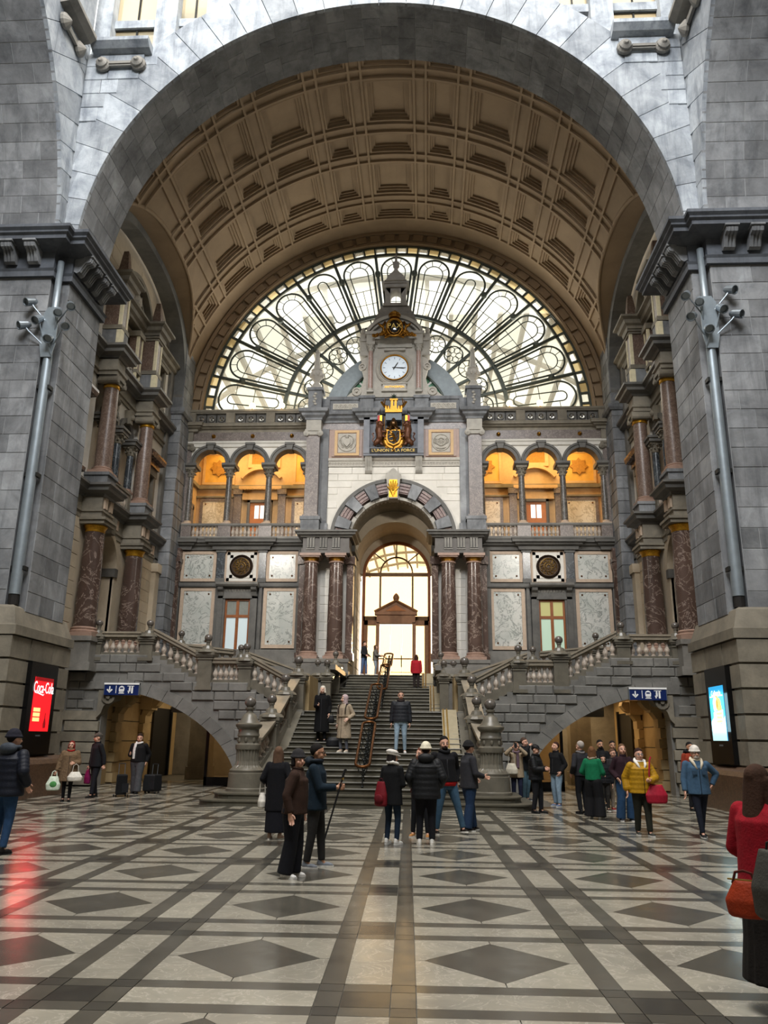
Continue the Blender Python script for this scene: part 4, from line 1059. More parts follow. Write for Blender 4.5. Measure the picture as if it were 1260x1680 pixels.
    for q in (-1.33, -1.25, -1.17): g.tube([(q, PY-.34, 15.15), (q, PY-.32, 15.0), (q, PY-.2, 14.7), (q, PY-.21, 14.52)], .025, 5)
    obj('arms_console', g, 'tower_stone', portal)
    # attic with guilloche panel
    obj('attic', G().box(-4.35, 0, PY+.05, 38.2, 17.62, 18.5).box(-3.5, 0, PY-.02, 38.2, 18.4, 18.58).box(-3.62, -3.3, PY-.06, 38.2, 17.62, 18.42).box(-1.75, -1.05, PY-.12, 38.2, 17.62, 18.42).box(-1.82, -.98, PY-.2, 38.2, 18.42, 18.56), 'blue_stone', portal)
    g = G().box(-3.15, -1.85, PY+.0, PY+.1, 17.88, 18.2)
    for k in range(5): g.tube([(-2.98+.24*k+.1*cos(2*pi*q/12), PY-.01, 18.04+.1*sin(2*pi*q/12)) for q in range(12)], .025, 5, True); g.ball((-2.98+.24*k, PY, 18.04), .045, 6, 4)
    obj('guilloche_panel', g, 'relief_stone', portal)
    # urn at the corner
    ur = empty('urn', (S*-4.02, 37.3, 17.62), 'spiked stone urn on the attic corner on the side of '+SIDE[S], 'urn')
    obj('urn_pedestal', G().box(-4.36, -3.68, 36.96, 37.64, 17.62, 18.75).box(-4.44, -3.6, 36.88, 37.72, 18.75, 18.9).box(-4.4, -3.64, 36.92, 37.68, 17.62, 17.75), 'blue_stone', ur)
    g = G().lathe([(.36, 18.9), (.34, 19.0), (.2, 19.2), (.12, 19.35)], (-4.02, 37.3, 0), 12)
    for k in range(5): g.ball((-4.02+.03*(-1)**k, 36.94, 18.0+.14*k), .09, 6, 4, (1, .6, .8))
    obj('urn_foot', g, 'tower_stone', ur)
    g = G().lathe([(.12, 19.35), (.16, 19.4), (.3, 19.6), (.34, 19.8), (.26, 19.95), (.3, 20.0), (.2, 20.1)], (-4.02, 37.3, 0), 14)
    for k in range(10): a = pi*k/5; g.ball((-4.02+.3*cos(a), 37.3+.3*sin(a), 19.72), .09, 6, 4, (1, 1, 1.5))
    obj('urn_bowl', g, 'tower_stone', ur)
    obj('urn_spike', G().lathe([(.17, 20.1), (.13, 20.7), (.1, 20.95), (.14, 21.0), (.1, 21.1), (.02, 21.25)], (-4.02, 37.3, 0), 8), 'tower_stone', ur)
S = 1
# white ashlar over the arch, cut to the arch
aw = obj('ashlar_wall', G().box(-3.3, 3.3, PY+.06, PY+.4, 13.9, 15.3), 'white_ashlar', portal)
g = G(); n = 28
for k in range(n):
    a0, a1 = pi*k/n, pi*(k+1)/n
    def rim(a): return (3.0*cos(a), 11.0+3.0*sin(a))
    def outr(a):
        m = max(abs(cos(a))/3.3, abs(sin(a))/3.4); return (cos(a)/m, 11.0+sin(a)/m)
    g.prism([rim(a0), outr(a0), outr(a1), rim(a1)], 1, PY+.02, PY+.4)
obj('arch_wall', g, 'white_ashlar', aw)
wall_blocks(aw, (-3.28, PY+.02, 11.2), (1, 0, 0), (0, 0, 1), (0, -1, 0), [.355]*10, 6.56, 'white_ashlar', .03, 'ashlar_block', .01, .004, wid=(.9, 1.2), test=lambda c, w, h: sqrt(max(0, abs(c.x)-w/2)**2+max(0, c.z-h/2-11.0)**2) > 3.02 and not (c.z > 14.9))
# portal arch: alternating voussoirs
pa = obj('portal_arch', G().arc(0, 11.0, 2.92, 3.1, 0, 180, PY-.16, PY+.2, 48).arc(0, 11.0, 2.86, 2.96, 0, 180, PY-.1, PY+.2, 48), 'warm_dark_stone', portal)
nv = 15
for k in range(nv):
    a0, a1 = 180/nv*k, 180/nv*(k+1); odd = k % 2
    if k == nv//2: continue
    if odd: obj('raised_voussoir', G().arc(0, 11.0, 2.2, 2.92, a0+.4, a1-.4, PY-.26, PY+.4, 3), 'blue_stone', pa)
    else:
        g = G().arc(0, 11.0, 2.36, 2.9, a0, a1, PY-.08, PY+.4, 3)
        for q in range(3): g.arc(0, 11.0, 2.42+.16*q, 2.53+.16*q, a0+.6, a1-.6, PY-.14, PY-.05, 3)
        obj('banded_voussoir', g, 'granite_plum', pa)
for k in range(11):
    a0 = 180/11*k; obj('inner_voussoir', G().arc(0, 10.95, 2.1, 2.24+.06*(k % 2), a0+.3, a0+180/11-.3, PY+.0, PY+.5, 3), 'tower_stone', pa)
ks = obj('keystone', G().prism([(-.22, 13.0), (.22, 13.0), (.34, 14.0), (-.34, 14.0)], 1, PY-.4, PY+.3).prism([(-.42, 14.0), (.42, 14.0), (.38, 14.24), (.22, 14.34), (.1, 14.52), (0, 14.58), (-.1, 14.52), (-.22, 14.34), (-.38, 14.24)], 1, PY-.36, PY+.2), 'tower_stone', pa)
g = G()
for k in range(7):
    t = -1.2+.4*k; g.tube([(0, PY-.44, 13.1), (.12*sin(t), PY-.47, 13.4), (.3*sin(t), PY-.44, 13.4+.5*cos(t))], [.03, .05, .03], 5)
g.ball((0, PY-.45, 13.42), .1, 8, 5).box(-.2, .2, PY-.43, PY-.38, 13.05, 13.95)
obj('gilt_shell', g, 'gilt_paint', ks)
# vestibule: barrel of dark stone, then cream
vb = obj('vestibule', G().arc(0, 10.95, 2.1, 2.6, 0, 180, PY+.3, 39.6, 32).box(-2.6, -2.05, PY+.2, 39.6, 4.4, 10.95).box(2.05, 2.6, PY+.2, 39.6, 4.4, 10.95), 'brown_grey_stone', portal)
g = G().arc(0, 10.5, 1.98, 2.6, 0, 180, 39.5, 42.6, 32).box(-2.7, -1.98, 39.5, 42.6, 4.4, 10.5).box(1.98, 2.7, 39.5, 42.6, 4.4, 10.5)
obj('cream_barrel', g, 'cream_stone', portal)
obj('impost_band', G().box(-2.2, -1.85, 37.5, 39.7, 10.45, 10.75).box(1.85, 2.2, 37.5, 39.7, 10.45, 10.75), 'warm_dark_stone', portal)
for x in (-2.02, 2.02): wall_blocks(portal, (x, 37.7, 4.6), (0, 1, 0), (0, 0, 1), (-1 if x > 0 else 1, 0, 0), [.58]*10, 1.8, 'grey_stone', .03, 'jamb_block', .01, .004, wid=(.9, .6))
for x in (-1.97, 1.97): wall_blocks(portal, (x, 39.6, 4.6), (0, 1, 0), (0, 0, 1), (-1 if x > 0 else 1, 0, 0), [.5]*12, 2.4, 'cream_stone', .03, 'jamb_block', .01, .004, wid=(.9, .6))
# tympanum and ring round the door, in cream stone
g = G(); n = 24
for k in range(n):
    a0, a1 = pi*k/n, pi*(k+1)/n
    g.prism([(1.82*cos(a0), 10.24+1.82*sin(a0)), (2.4*cos(a0), 10.5+2.4*sin(a0)), (2.4*cos(a1), 10.5+2.4*sin(a1)), (1.82*cos(a1), 10.24+1.82*sin(a1))], 1, 42.1, 42.6)
obj('door_surround', g, 'cream_stone', portal)
# ---- the entrance: arched wooden frame with glass
DY = 42.2
en = obj('door_1', G().arc(0, 10.24, 1.68, 1.84, 0, 180, DY-.1, DY+.1, 32).box(-1.84, -1.68, DY-.1, DY+.1, 4.49, 10.24).box(1.68, 1.84, DY-.1, DY+.1, 4.49, 10.24), 'wood',
    label='tall arched wooden entrance with bright glass at the top of the staircase', kind='structure')
g = G().box(-1.7, 1.7, DY-.08, DY+.06, 10.16, 10.34).box(-.92, -.82, DY-.07, DY+.05, 8.0, 10.2).box(.82, .92, DY-.07, DY+.05, 8.0, 10.2)
g.arc(0, 10.34, .82, .9, 0, 180, DY-.06, DY+.04, 20)
for a in (45, 90, 135): g.tube([(.86*cos(radians(a)), DY, 10.34+.86*sin(radians(a))), (1.72*cos(radians(a)), DY, 10.24+1.72*sin(radians(a)))], .035, 5)
g.box(-1.75, 1.75, DY-.1, DY+.08, 7.72, 7.98)
obj('glazing_frame', g, 'bronze_frame', en)
# inner porch with pediment
g = G().box(-1.02, 1.02, DY-.5, DY-.1, 7.55, 8.0).box(-1.12, 1.12, DY-.56, DY-.1, 8.0, 8.14)
g.prism([(-1.12, 8.14), (1.12, 8.14), (0, 8.72)], 1, DY-.5, DY-.1).tube([(-1.14, DY-.52, 8.16), (0, DY-.52, 8.76), (1.14, DY-.52, 8.16)], .07, 5)
g.lathe([(.08, 8.72), (.16, 8.86), (.17, 8.98), (.1, 9.1), (.02, 9.18)], (0, DY-.35, 0), 10)
for e2 in (-1, 1): g.lathe([(.05, 8.14), (.07, 8.24), (.02, 8.36)], (e2*.9, DY-.45, 0), 6)
for a, b in ((-1.05, -.86), (.86, 1.05)): g.box(a, b, DY-.5, DY-.1, 4.49, 7.6)
for a, b in ((-1.7, -1.5), (1.5, 1.7)): g.box(a, b, DY-.2, DY+.05, 4.49, 7.75)
g.box(-1.7, -1.0, DY-.2, DY+.05, 7.5, 7.75).box(1.0, 1.7, DY-.2, DY+.05, 7.5, 7.75).box(-1.7, -1.0, DY-.2, DY+.05, 4.49, 4.9).box(1.0, 1.7, DY-.2, DY+.05, 4.49, 4.9)
obj('porch', g, 'porch_wood', en)
obj('porch_tympanum', G().prism([(-.55, 8.2), (.55, 8.2), (0, 8.52)], 1, DY-.52, DY-.4), 'orange_wood', en)
g = G().box(-.86, .86, DY-.3, DY-.24, 5.7, 5.76)
for x in (-.3, .3): g.box(x-.012, x+.012, DY-.3, DY-.26, 4.5, 7.5)
g.box(-.86, .86, DY-.29, DY-.26, 5.02, 5.05)
for x in (-.3, .3): g.box(x-.03, x+.03, DY-.36, DY-.3, 5.3, 5.9)
obj('push_bar', g, 'bronze_frame', en)
for a in range(4):
    g = G().arc(0, 10.29, .88, 1.7, 45*a+1, 45*a+44, DY, DY+.015, 8); obj('door_pane', g, 'door_glass', en)
obj('door_pane', G().arc(0, 10.34, 0.01, .84, 0, 180, DY, DY+.015, 16), 'door_glass', en)
for a, b, c, d in ((-1.68, -.92, 7.98, 10.16), (-.82, .82, 7.98, 10.16), (.92, 1.68, 7.98, 10.16), (-1.5, -1.05, 4.9, 7.5), (1.05, 1.5, 4.9, 7.5)): obj('door_pane', G().box(a, b, DY, DY+.015, c, d), 'door_glass', en)
for a, b in ((-.86, -.3), (-.3, .3), (.3, .86)): obj('door_pane', G().box(a+.02, b-.02, DY-.28, DY-.27, 4.55, 7.5), 'door_glass', en)
# ---- coat of arms in its frame
fr = obj('arms_frame', G().box(-1.5, -1.2, PY-.5, PY+.2, 15.3, 17.35).box(1.2, 1.5, PY-.5, PY+.2, 15.3, 17.35).box(-1.5, -.7, PY-.5, PY+.2, 17.1, 17.4).box(.7, 1.5, PY-.5, PY+.2, 17.1, 17.4).box(-1.5, 1.5, PY-.46, PY+.2, 15.2, 15.62).box(-1.2, 1.2, PY-.2, PY+.2, 15.6, 17.4), 'tower_frame', portal)
obj('frame_hood', G().box(-1.75, -.85, PY-.66, PY+.2, 17.42, 17.62).box(.85, 1.75, PY-.66, PY+.2, 17.42, 17.62), 'blue_stone', fr)
ca = empty('coat_of_arms', (0, PY-.5, 15.62), 'gilded heraldic shield held by two brown lions with crown and motto', 'coat of arms')
AY = PY-.42
sh = obj('shield_oval', G().lathe_y([(.56, 0), (.58, .06), (.5, .1), (.46, .08)], (0, AY, 16.02), 28), 'gold', ca, smooth=False)
g = G().prism([(-.36, 16.5), (.36, 16.5), (.36, 16.0), (.28, 15.8), (0, 15.66), (-.28, 15.8), (-.36, 16.0)][::-1], 1, AY-.2, AY-.06)
es = obj('escutcheon', g, 'gold', ca)
obj('black_field', G().prism([(-.3, 16.44), (.3, 16.44), (.3, 16.02), (.22, 15.85), (0, 15.73), (-.22, 15.85), (-.3, 16.02)][::-1], 1, AY-.215, AY-.19), 'black_matt', es)
g = G()   # small heraldic lion rampant
for p, r in (([(-.02, 15.86), (.06, 16.02), (-.02, 16.2), (-.08, 16.3)], [.05, .07, .08, .05]), ([(-.08, 16.3), (-.15, 16.38), (-.1, 16.42)], [.06, .05, .03]), ([(-.04, 16.22), (-.18, 16.24), (-.24, 16.2)], [.035, .03, .02]), ([(-.02, 16.12), (-.16, 16.1), (-.22, 16.04)], [.035, .03, .02]), ([(.02, 15.92), (-.1, 15.88), (-.18, 15.92)], [.05, .035, .025]), ([(.05, 15.95), (.14, 15.86), (.1, 15.79)], [.05, .035, .025]), ([(.1, 16.0), (.2, 16.1), (.16, 16.24), (.24, 16.34)], [.025, .02, .02, .03])):
    g.tube([(x, AY-.23, z) for x, z in p], r, 5)
obj('rampant_lion', g, 'gold', es)
for e2 in (-1, 1):
    ln = obj('supporter_lion', G().tube([(e2*.95, AY-.1, 15.68), (e2*.88, AY-.16, 15.82), (e2*.68, AY-.2, 15.98)], [.07, .13, .16], 8).tube([(e2*.75, AY-.14, 15.9), (e2*.68, AY-.2, 16.15), (e2*.72, AY-.2, 16.45), (e2*.7, AY-.2, 16.72)], [.15, .17, .2, .18], 9)
        .ball((e2*.66, AY-.26, 16.78), .17, 8, 6).ball((e2*.56, AY-.3, 16.72), .09, 6, 5)
        .tube([(e2*.66, AY-.22, 16.5), (e2*.5, AY-.26, 16.36), (e2*.34, AY-.24, 16.38)], [.08, .065, .06], 6).tube([(e2*.64, AY-.2, 16.3), (e2*.48, AY-.24, 16.12), (e2*.36, AY-.24, 16.1)], [.08, .06, .05], 6)
        .tube([(e2*.66, AY-.16, 15.9), (e2*.6, AY-.2, 15.74), (e2*.5, AY-.22, 15.68)], [.11, .07, .06], 6), 'lion_brown', ca, smooth=True)
    g = G()
    for k in range(14):
        a = 2.4*k; g.ball((e2*(.7+.12*cos(a)), AY-.22-.04*(k % 3), 16.5+.03*k), .07, 5, 4)
    obj('mane', g, 'lion_brown', ln)
    g = G().tube([(e2*.92, AY-.1, 15.8), (e2*1.06, AY-.1, 15.98), (e2*.98, AY-.1, 16.16), (e2*1.06, AY-.1, 16.32), (e2*.98, AY-.1, 16.36)], [.03, .03, .03, .04, .05], 5)
    obj('tail', g, 'lion_brown', ln)
    fl = obj('flag', G().tube([(e2*.46, AY-.2, 16.2), (e2*.46, AY-.2, 17.2)], .022, 5), 'gold', ca)
    for k, m in enumerate(('black_matt', 'gilt_paint', 'flag_red')): obj('flag_stripe', G().box(min(e2*(.47+.11*k), e2*(.58+.11*k)), max(e2*(.47+.11*k), e2*(.58+.11*k)), AY-.22, AY-.18, 16.92, 17.26), m, fl)
g = G().tube([(-.2, AY-.16, 16.5), (0, AY-.24, 16.85), (.2, AY-.16, 16.5)], [.1, .14, .1], 7).ball((0, AY-.2, 16.8), .2, 10, 7).ball((0, AY-.22, 17.02), .1, 8, 5)
for k in range(9): g.ball((-.34+.085*k, AY-.14, 16.55+.1*sin(k*1.3)), .08, 5, 4)
obj('helmet', g, 'dark_gilt', ca)
g = G().box(-.4, .4, AY-.2, AY, 17.02, 17.42); obj('mantle', g, 'slate_band', ca)
g = G().box(-.42, .42, AY-.3, AY-.02, 17.4, 17.56)
for k in range(7): x = -.39+.13*k; g.prism([(x-.05, 17.56), (x+.05, 17.56), (x+.03, 17.7), (x, 17.76), (x-.03, 17.7)], 1, AY-.3, AY-.24)
for x in (-.09, .09): g.box(x-.06, x+.06, AY-.26, AY-.1, 17.5, 18.1)
g.box(-.2, .2, AY-.28, AY-.08, 18.06, 18.14)
for e2 in (-1, 1):
    for k in range(3): g.tube([(e2*.2, AY-.16, 17.6), (e2*(.34+.06*k), AY-.2, 17.75), (e2*(.5+.07*k), AY-.16, 17.9+.12*(k-1)), (e2*(.42+.1*k), AY-.16, 18.2-.1*k)], [.04, .07, .05, .02], 6)
obj('crown', g, 'gold', ca)
g = G()
for k in range(8): a = pi*k/4; g.tube([(0, AY-.1, 18.3), (.16*cos(a), AY-.14, 18.3+.16*sin(a))], [.05, .015], 4)
obj('star', g, 'dark_leaf', ca)
def text(name, body, size, mat, parent, M, ex=.012, sxy=(1, 1)):
    cu = bpy.data.curves.new(name, 'FONT'); cu.body = body; cu.size = size; cu.extrude = ex; cu.align_x = 'CENTER'; cu.align_y = 'CENTER'; cu.resolution_u = 3
    o = bpy.data.objects.new(name+'_tmp', cu); COL.objects.link(o); bpy.context.view_layer.update()
    me = bpy.data.meshes.new_from_object(o.evaluated_get(bpy.context.evaluated_depsgraph_get())); bpy.data.objects.remove(o); bpy.data.curves.remove(cu)
    me.materials.clear(); me.materials.append(MATS[mat]); me.transform(Matrix.Diagonal((sxy[0], sxy[1], 1, 1)))
    return inst(name, me, parent, M)
UP = Matrix.Rotation(pi/2, 4, 'X')     # text plane facing -y
obj('motto_band', G().box(-1.18, 1.18, PY-.52, PY-.44, 15.3, 15.56), 'black_matt', ca)
text('motto_lettering', "L'UNION F", .21, 'letter_gold', ca, Matrix.Translation((-.56, PY-.53, 15.43)) @ UP, sxy=(1.05, 1))
text('motto_lettering', "LA FORCE", .21, 'letter_gold', ca, Matrix.Translation((.56, PY-.53, 15.43)) @ UP, sxy=(1.05, 1))
g = G()
for a in (45, 135): g.tube([(.1*cos(radians(a)), PY-.55, 15.45+.1*sin(radians(a))), (-.1*cos(radians(a)), PY-.55, 15.45-.1*sin(radians(a)))], .03, 5)
g.ball((0, PY-.56, 15.45), .05, 6, 4).ball((0, PY-.54, 15.62), .04, 6, 4); obj('order_cross', g, 'gold', ca)
# ---- clock tower
tw = obj('clock_tower', G().box(-1.42, 1.42, PY+.0, 38.6, 18.56, 22.0).box(-1.5, 1.5, PY-.1, 38.6, 18.5, 18.72), 'tower_stone', label='stone clock tower with stepped roof and lantern on top of the portal', kind='structure')
for e2 in (-1, 1):
    c = column(tw, e2*1.24, PY-.12, 18.72, 21.1, .13, 'granite_pink', 'cor', .22, 'tower_stone', 'clock_column')
    g = G(); corinth(g, e2*1.24, PY-.12, 21.05, .13, .42); g.box(e2*1.24-.22, e2*1.24+.22, PY-.32, PY+.1, 21.45, 21.95); obj('column_capital', g, 'tower_stone', c)
    # big scroll at the tower's flank
    pts = [(e2*(1.5+.0), 20.9), (e2*1.75, 20.7), (e2*1.72, 20.2), (e2*1.6, 19.7), (e2*1.72, 19.2), (e2*2.15, 18.95), (e2*2.5, 18.62), (e2*1.45, 18.62), (e2*1.42, 20.9)]
    obj('flank_scroll', G().prism(pts if e2 > 0 else pts[::-1], 1, PY+.15, PY+.6).lathe_y([(.2, 0), (.2, .14), (.12, .16), (.12, .1), (.05, .1), (.05, .2)], (e2*1.68, PY+.2, 20.3), 14).lathe_y([(.24, 0), (.24, .14), (.15, .16), (.15, .1), (.06, .1), (.06, .2)], (e2*1.95, PY+.2, 18.9), 14), 'relief_stone', tw)
    obj('flank_pier', G().box(e2*1.62-.2, e2*1.62+.2, PY+.0, PY+.9, 20.9, 22.1).box(e2*1.62-.26, e2*1.62+.26, PY-.06, PY+.9, 21.7, 21.85).lathe([(.16, 22.1), (.2, 22.2), (.1, 22.35), (.13, 22.5), (.02, 22.66)], (e2*1.7, PY+.3, 0), 8), 'tower_stone', tw)
obj('tower_entablature', G().box(-1.55, 1.55, PY-.36, 38.6, 21.95, 22.12).box(-1.48, 1.48, PY-.2, 38.6, 21.75, 21.95).box(-.9, .9, PY-.1, PY+.1, 21.3, 21.5).box(-.55, .55, PY-.16, PY+.1, 21.1, 21.22).box(-1.05, 1.05, PY-.05, PY+.1, 21.5, 21.75), 'tower_stone', tw)
g = G().arc(0, 21.3, 1.55, 1.72, 32, 148, PY-.42, PY+.3, 24).arc(0, 21.3, 1.42, 1.52, 34, 146, PY-.3, PY+.3, 24)
g.prism([(1.45*cos(radians(32+116*k/20)), 21.3+1.45*sin(radians(32+116*k/20))) for k in range(21)], 1, PY-.05, PY+.4)
obj('segmental_pediment', g, 'tower_stone', tw)
g = G()
for k in range(10):
    z0, z1 = 22.1+.19*k, 22.1+.19*(k+1); w = 1.45-.075*k; g.box(-w, w, PY+.1+.03*k, 38.8-.05*k, z0, z1+.0).box(-w-.03, w+.03, PY+.06+.03*k, 38.8-.05*k, z0, z0+.05)
obj('stepped_roof', g, 'roof_stone', tw)
g = G()
for e2 in (-1, 1): g.box(e2*.42-.14, e2*.42+.14, 37.8, 38.5, 24.0, 25.1)
g.box(-.66, .66, 37.65, 38.6, 23.95, 24.12).box(-.62, .62, 37.68, 38.56, 25.1, 25.3).box(-.72, .72, 37.6, 38.62, 25.3, 25.42)
n = 10
for k in range(n):
    a0, a1 = pi*k/n, pi*(k+1)/n
    g.prism([(.28*cos(a0), 24.72+.28*sin(a0)), (.56*cos(a0), 25.12), (.56*cos(a1), 25.12), (.28*cos(a1), 24.72+.28*sin(a1))], 1, 37.8, 38.5)
obj('lantern', g, 'roof_stone', tw)
obj('lantern_roof', G().lathe([(.85, 25.4), (.72, 25.5), (.6, 25.8), (.32, 26.1), (.16, 26.3), (.12, 26.5), (.24, 26.66), (.24, 26.8), (.1, 26.9), (.08, 27.2), (.02, 27.5)], (0, 38.1, 0), 4, pi/4, pi/4+2*pi), 'roof_stone', tw)
# clock
ck = empty('clock', (0, PY-.1, 20.12), 'round white clock with gold rim in the stone tower', 'clock')
obj('stone_ring', G().lathe_y([(.98, 0), (.98, .08), (.9, .16), (.84, .1), (.8, .18), (.72, .1)], (0, PY, 20.12), 40), 'relief_stone', ck)
obj('gold_rim', G().lathe_y([(.73, .1), (.73, .2), (.68, .22), (.66, .12)], (0, PY, 20.12), 40), 'gold', ck, smooth=True)
obj('dial', G().lathe_y([(.67, .1), (.67, .13), (.0, .13)], (0, PY, 20.12), 40), 'clock_face', ck)
g = G()
for k in range(60):
    a = 2*pi*k/60; s0 = len(g.v)
    if k % 5 == 0: g.box(-.016, .016, -.004, .004, .48, .6)
    else: g.box(-.005, .005, -.004, .004, .57, .6)
    g.xf(Matrix.Translation((0, PY-.135, 20.12)) @ Matrix.Rotation(a, 4, 'Y'), s0)
obj('hour_marks', g, 'clock_ink', ck)
for L, a, w in ((.36, 32, .03), (.56, 92, .02), (.56, 97, .01)):
    g = G().prism([(-w, -.12), (w, -.12), (w*.9, L*.8), (0, L), (-w*.9, L*.8)], 1, -.006, .006); g.xf(Matrix.Translation((0, PY-.15, 20.12)) @ Matrix.Rotation(radians(a), 4, 'Y'))
    obj('clock_hand', g, 'iron', ck)
obj('hand_boss', G().lathe_y([(.04, .13), (.04, .17), (.0, .18)], (0, PY, 20.12), 10), 'iron', ck)
obj('name_tablet', G().box(-.6, .6, PY-.14, PY, 18.86, 19.2).box(-.66, .66, PY-.18, PY, 19.2, 19.26).box(-.66, .66, PY-.18, PY, 18.8, 18.86), 'relief_stone', tw)
text('tablet_lettering', 'ANTWERPEN', .17, 'gilt_paint', tw, Matrix.Translation((0, PY-.15, 19.03)) @ UP)
# PAX cartouche
px0 = set(COL.objects)
px = empty('cartouche', (0, PY-.4, 21.95), 'gilded cartouche with dark oval lettered PAX above the clock', 'cartouche')
obj('oval', G().lathe_y([(.001, .14), (.2, .13), (.3, .08), (.34, 0)][::-1], (0, 0, 0), 24).xf(Matrix.Translation((0, PY-.5, 22.62)) @ Matrix.Diagonal((1.05, 1, 1.35, 1))), 'black_enamel', px, smooth=True)
g = G().tube([(.4*cos(2*pi*q/24), PY-.52, 22.62+.5*sin(2*pi*q/24)) for q in range(24)], .07, 6, True).tube([(.3*cos(2*pi*q/24)+0, PY-.62, 22.62+.4*sin(2*pi*q/24)) for q in range(24)], .025, 5, True)
obj('gilt_frame', g, 'gold', px, smooth=True)
text('pax_lettering', 'PAX', .4, 'letter_gold', px, Matrix.Translation((0, PY-.66, 22.62)) @ UP)
g = G().lathe([(.26, 23.14), (.3, 23.22), (.24, 23.3), (.28, 23.4), (.14, 23.52), (.05, 23.6)], (0, PY-.5, 0), 10)
for k in range(7): a = pi*k/6; g.ball((.28*cos(a), PY-.5-.2*sin(a), 23.34), .05, 5, 4)
obj('gilt_crown', g, 'gold', px)
for e2 in (-1, 1):
    g = G()
    for k in range(26):
        t = random.random(); g.ball((e2*(.35+.75*t), PY-.45-.15*random.random(), 22.08+(.36*(1-t))*random.random()+.06), .06+.04*random.random(), 5, 4)
    obj('fruit_garland', g, 'gold', px)
    obj('gilt_scroll', G().tube([(e2*.3, PY-.5, 22.2), (e2*.55, PY-.55, 22.35), (e2*.6, PY-.5, 22.7), (e2*.48, PY-.5, 22.95), (e2*.42, PY-.5, 22.85)], [.06, .08, .07, .06, .03], 6).tube([(e2*.5, PY-.5, 22.5), (e2*.72, PY-.5, 22.75), (e2*.86, PY-.5, 22.86)], [.05, .07, .02], 6), 'gold', px, smooth=True)
obj('gilt_base', G().tube([(-.5, PY-.5, 22.05), (-.2, PY-.6, 22.12), (0, PY-.62, 22.06), (.2, PY-.6, 22.12), (.5, PY-.5, 22.05)], .07, 6), 'gold', px, smooth=True)

for o_ in px.children: o_.data.transform(Matrix.Translation((0, -.05, -.42))) if o_.name != 'pax_lettering' else None
for o_ in px.children:
    if o_.name.startswith('pax'): o_.location.z -= .42; o_.location.y -= .05
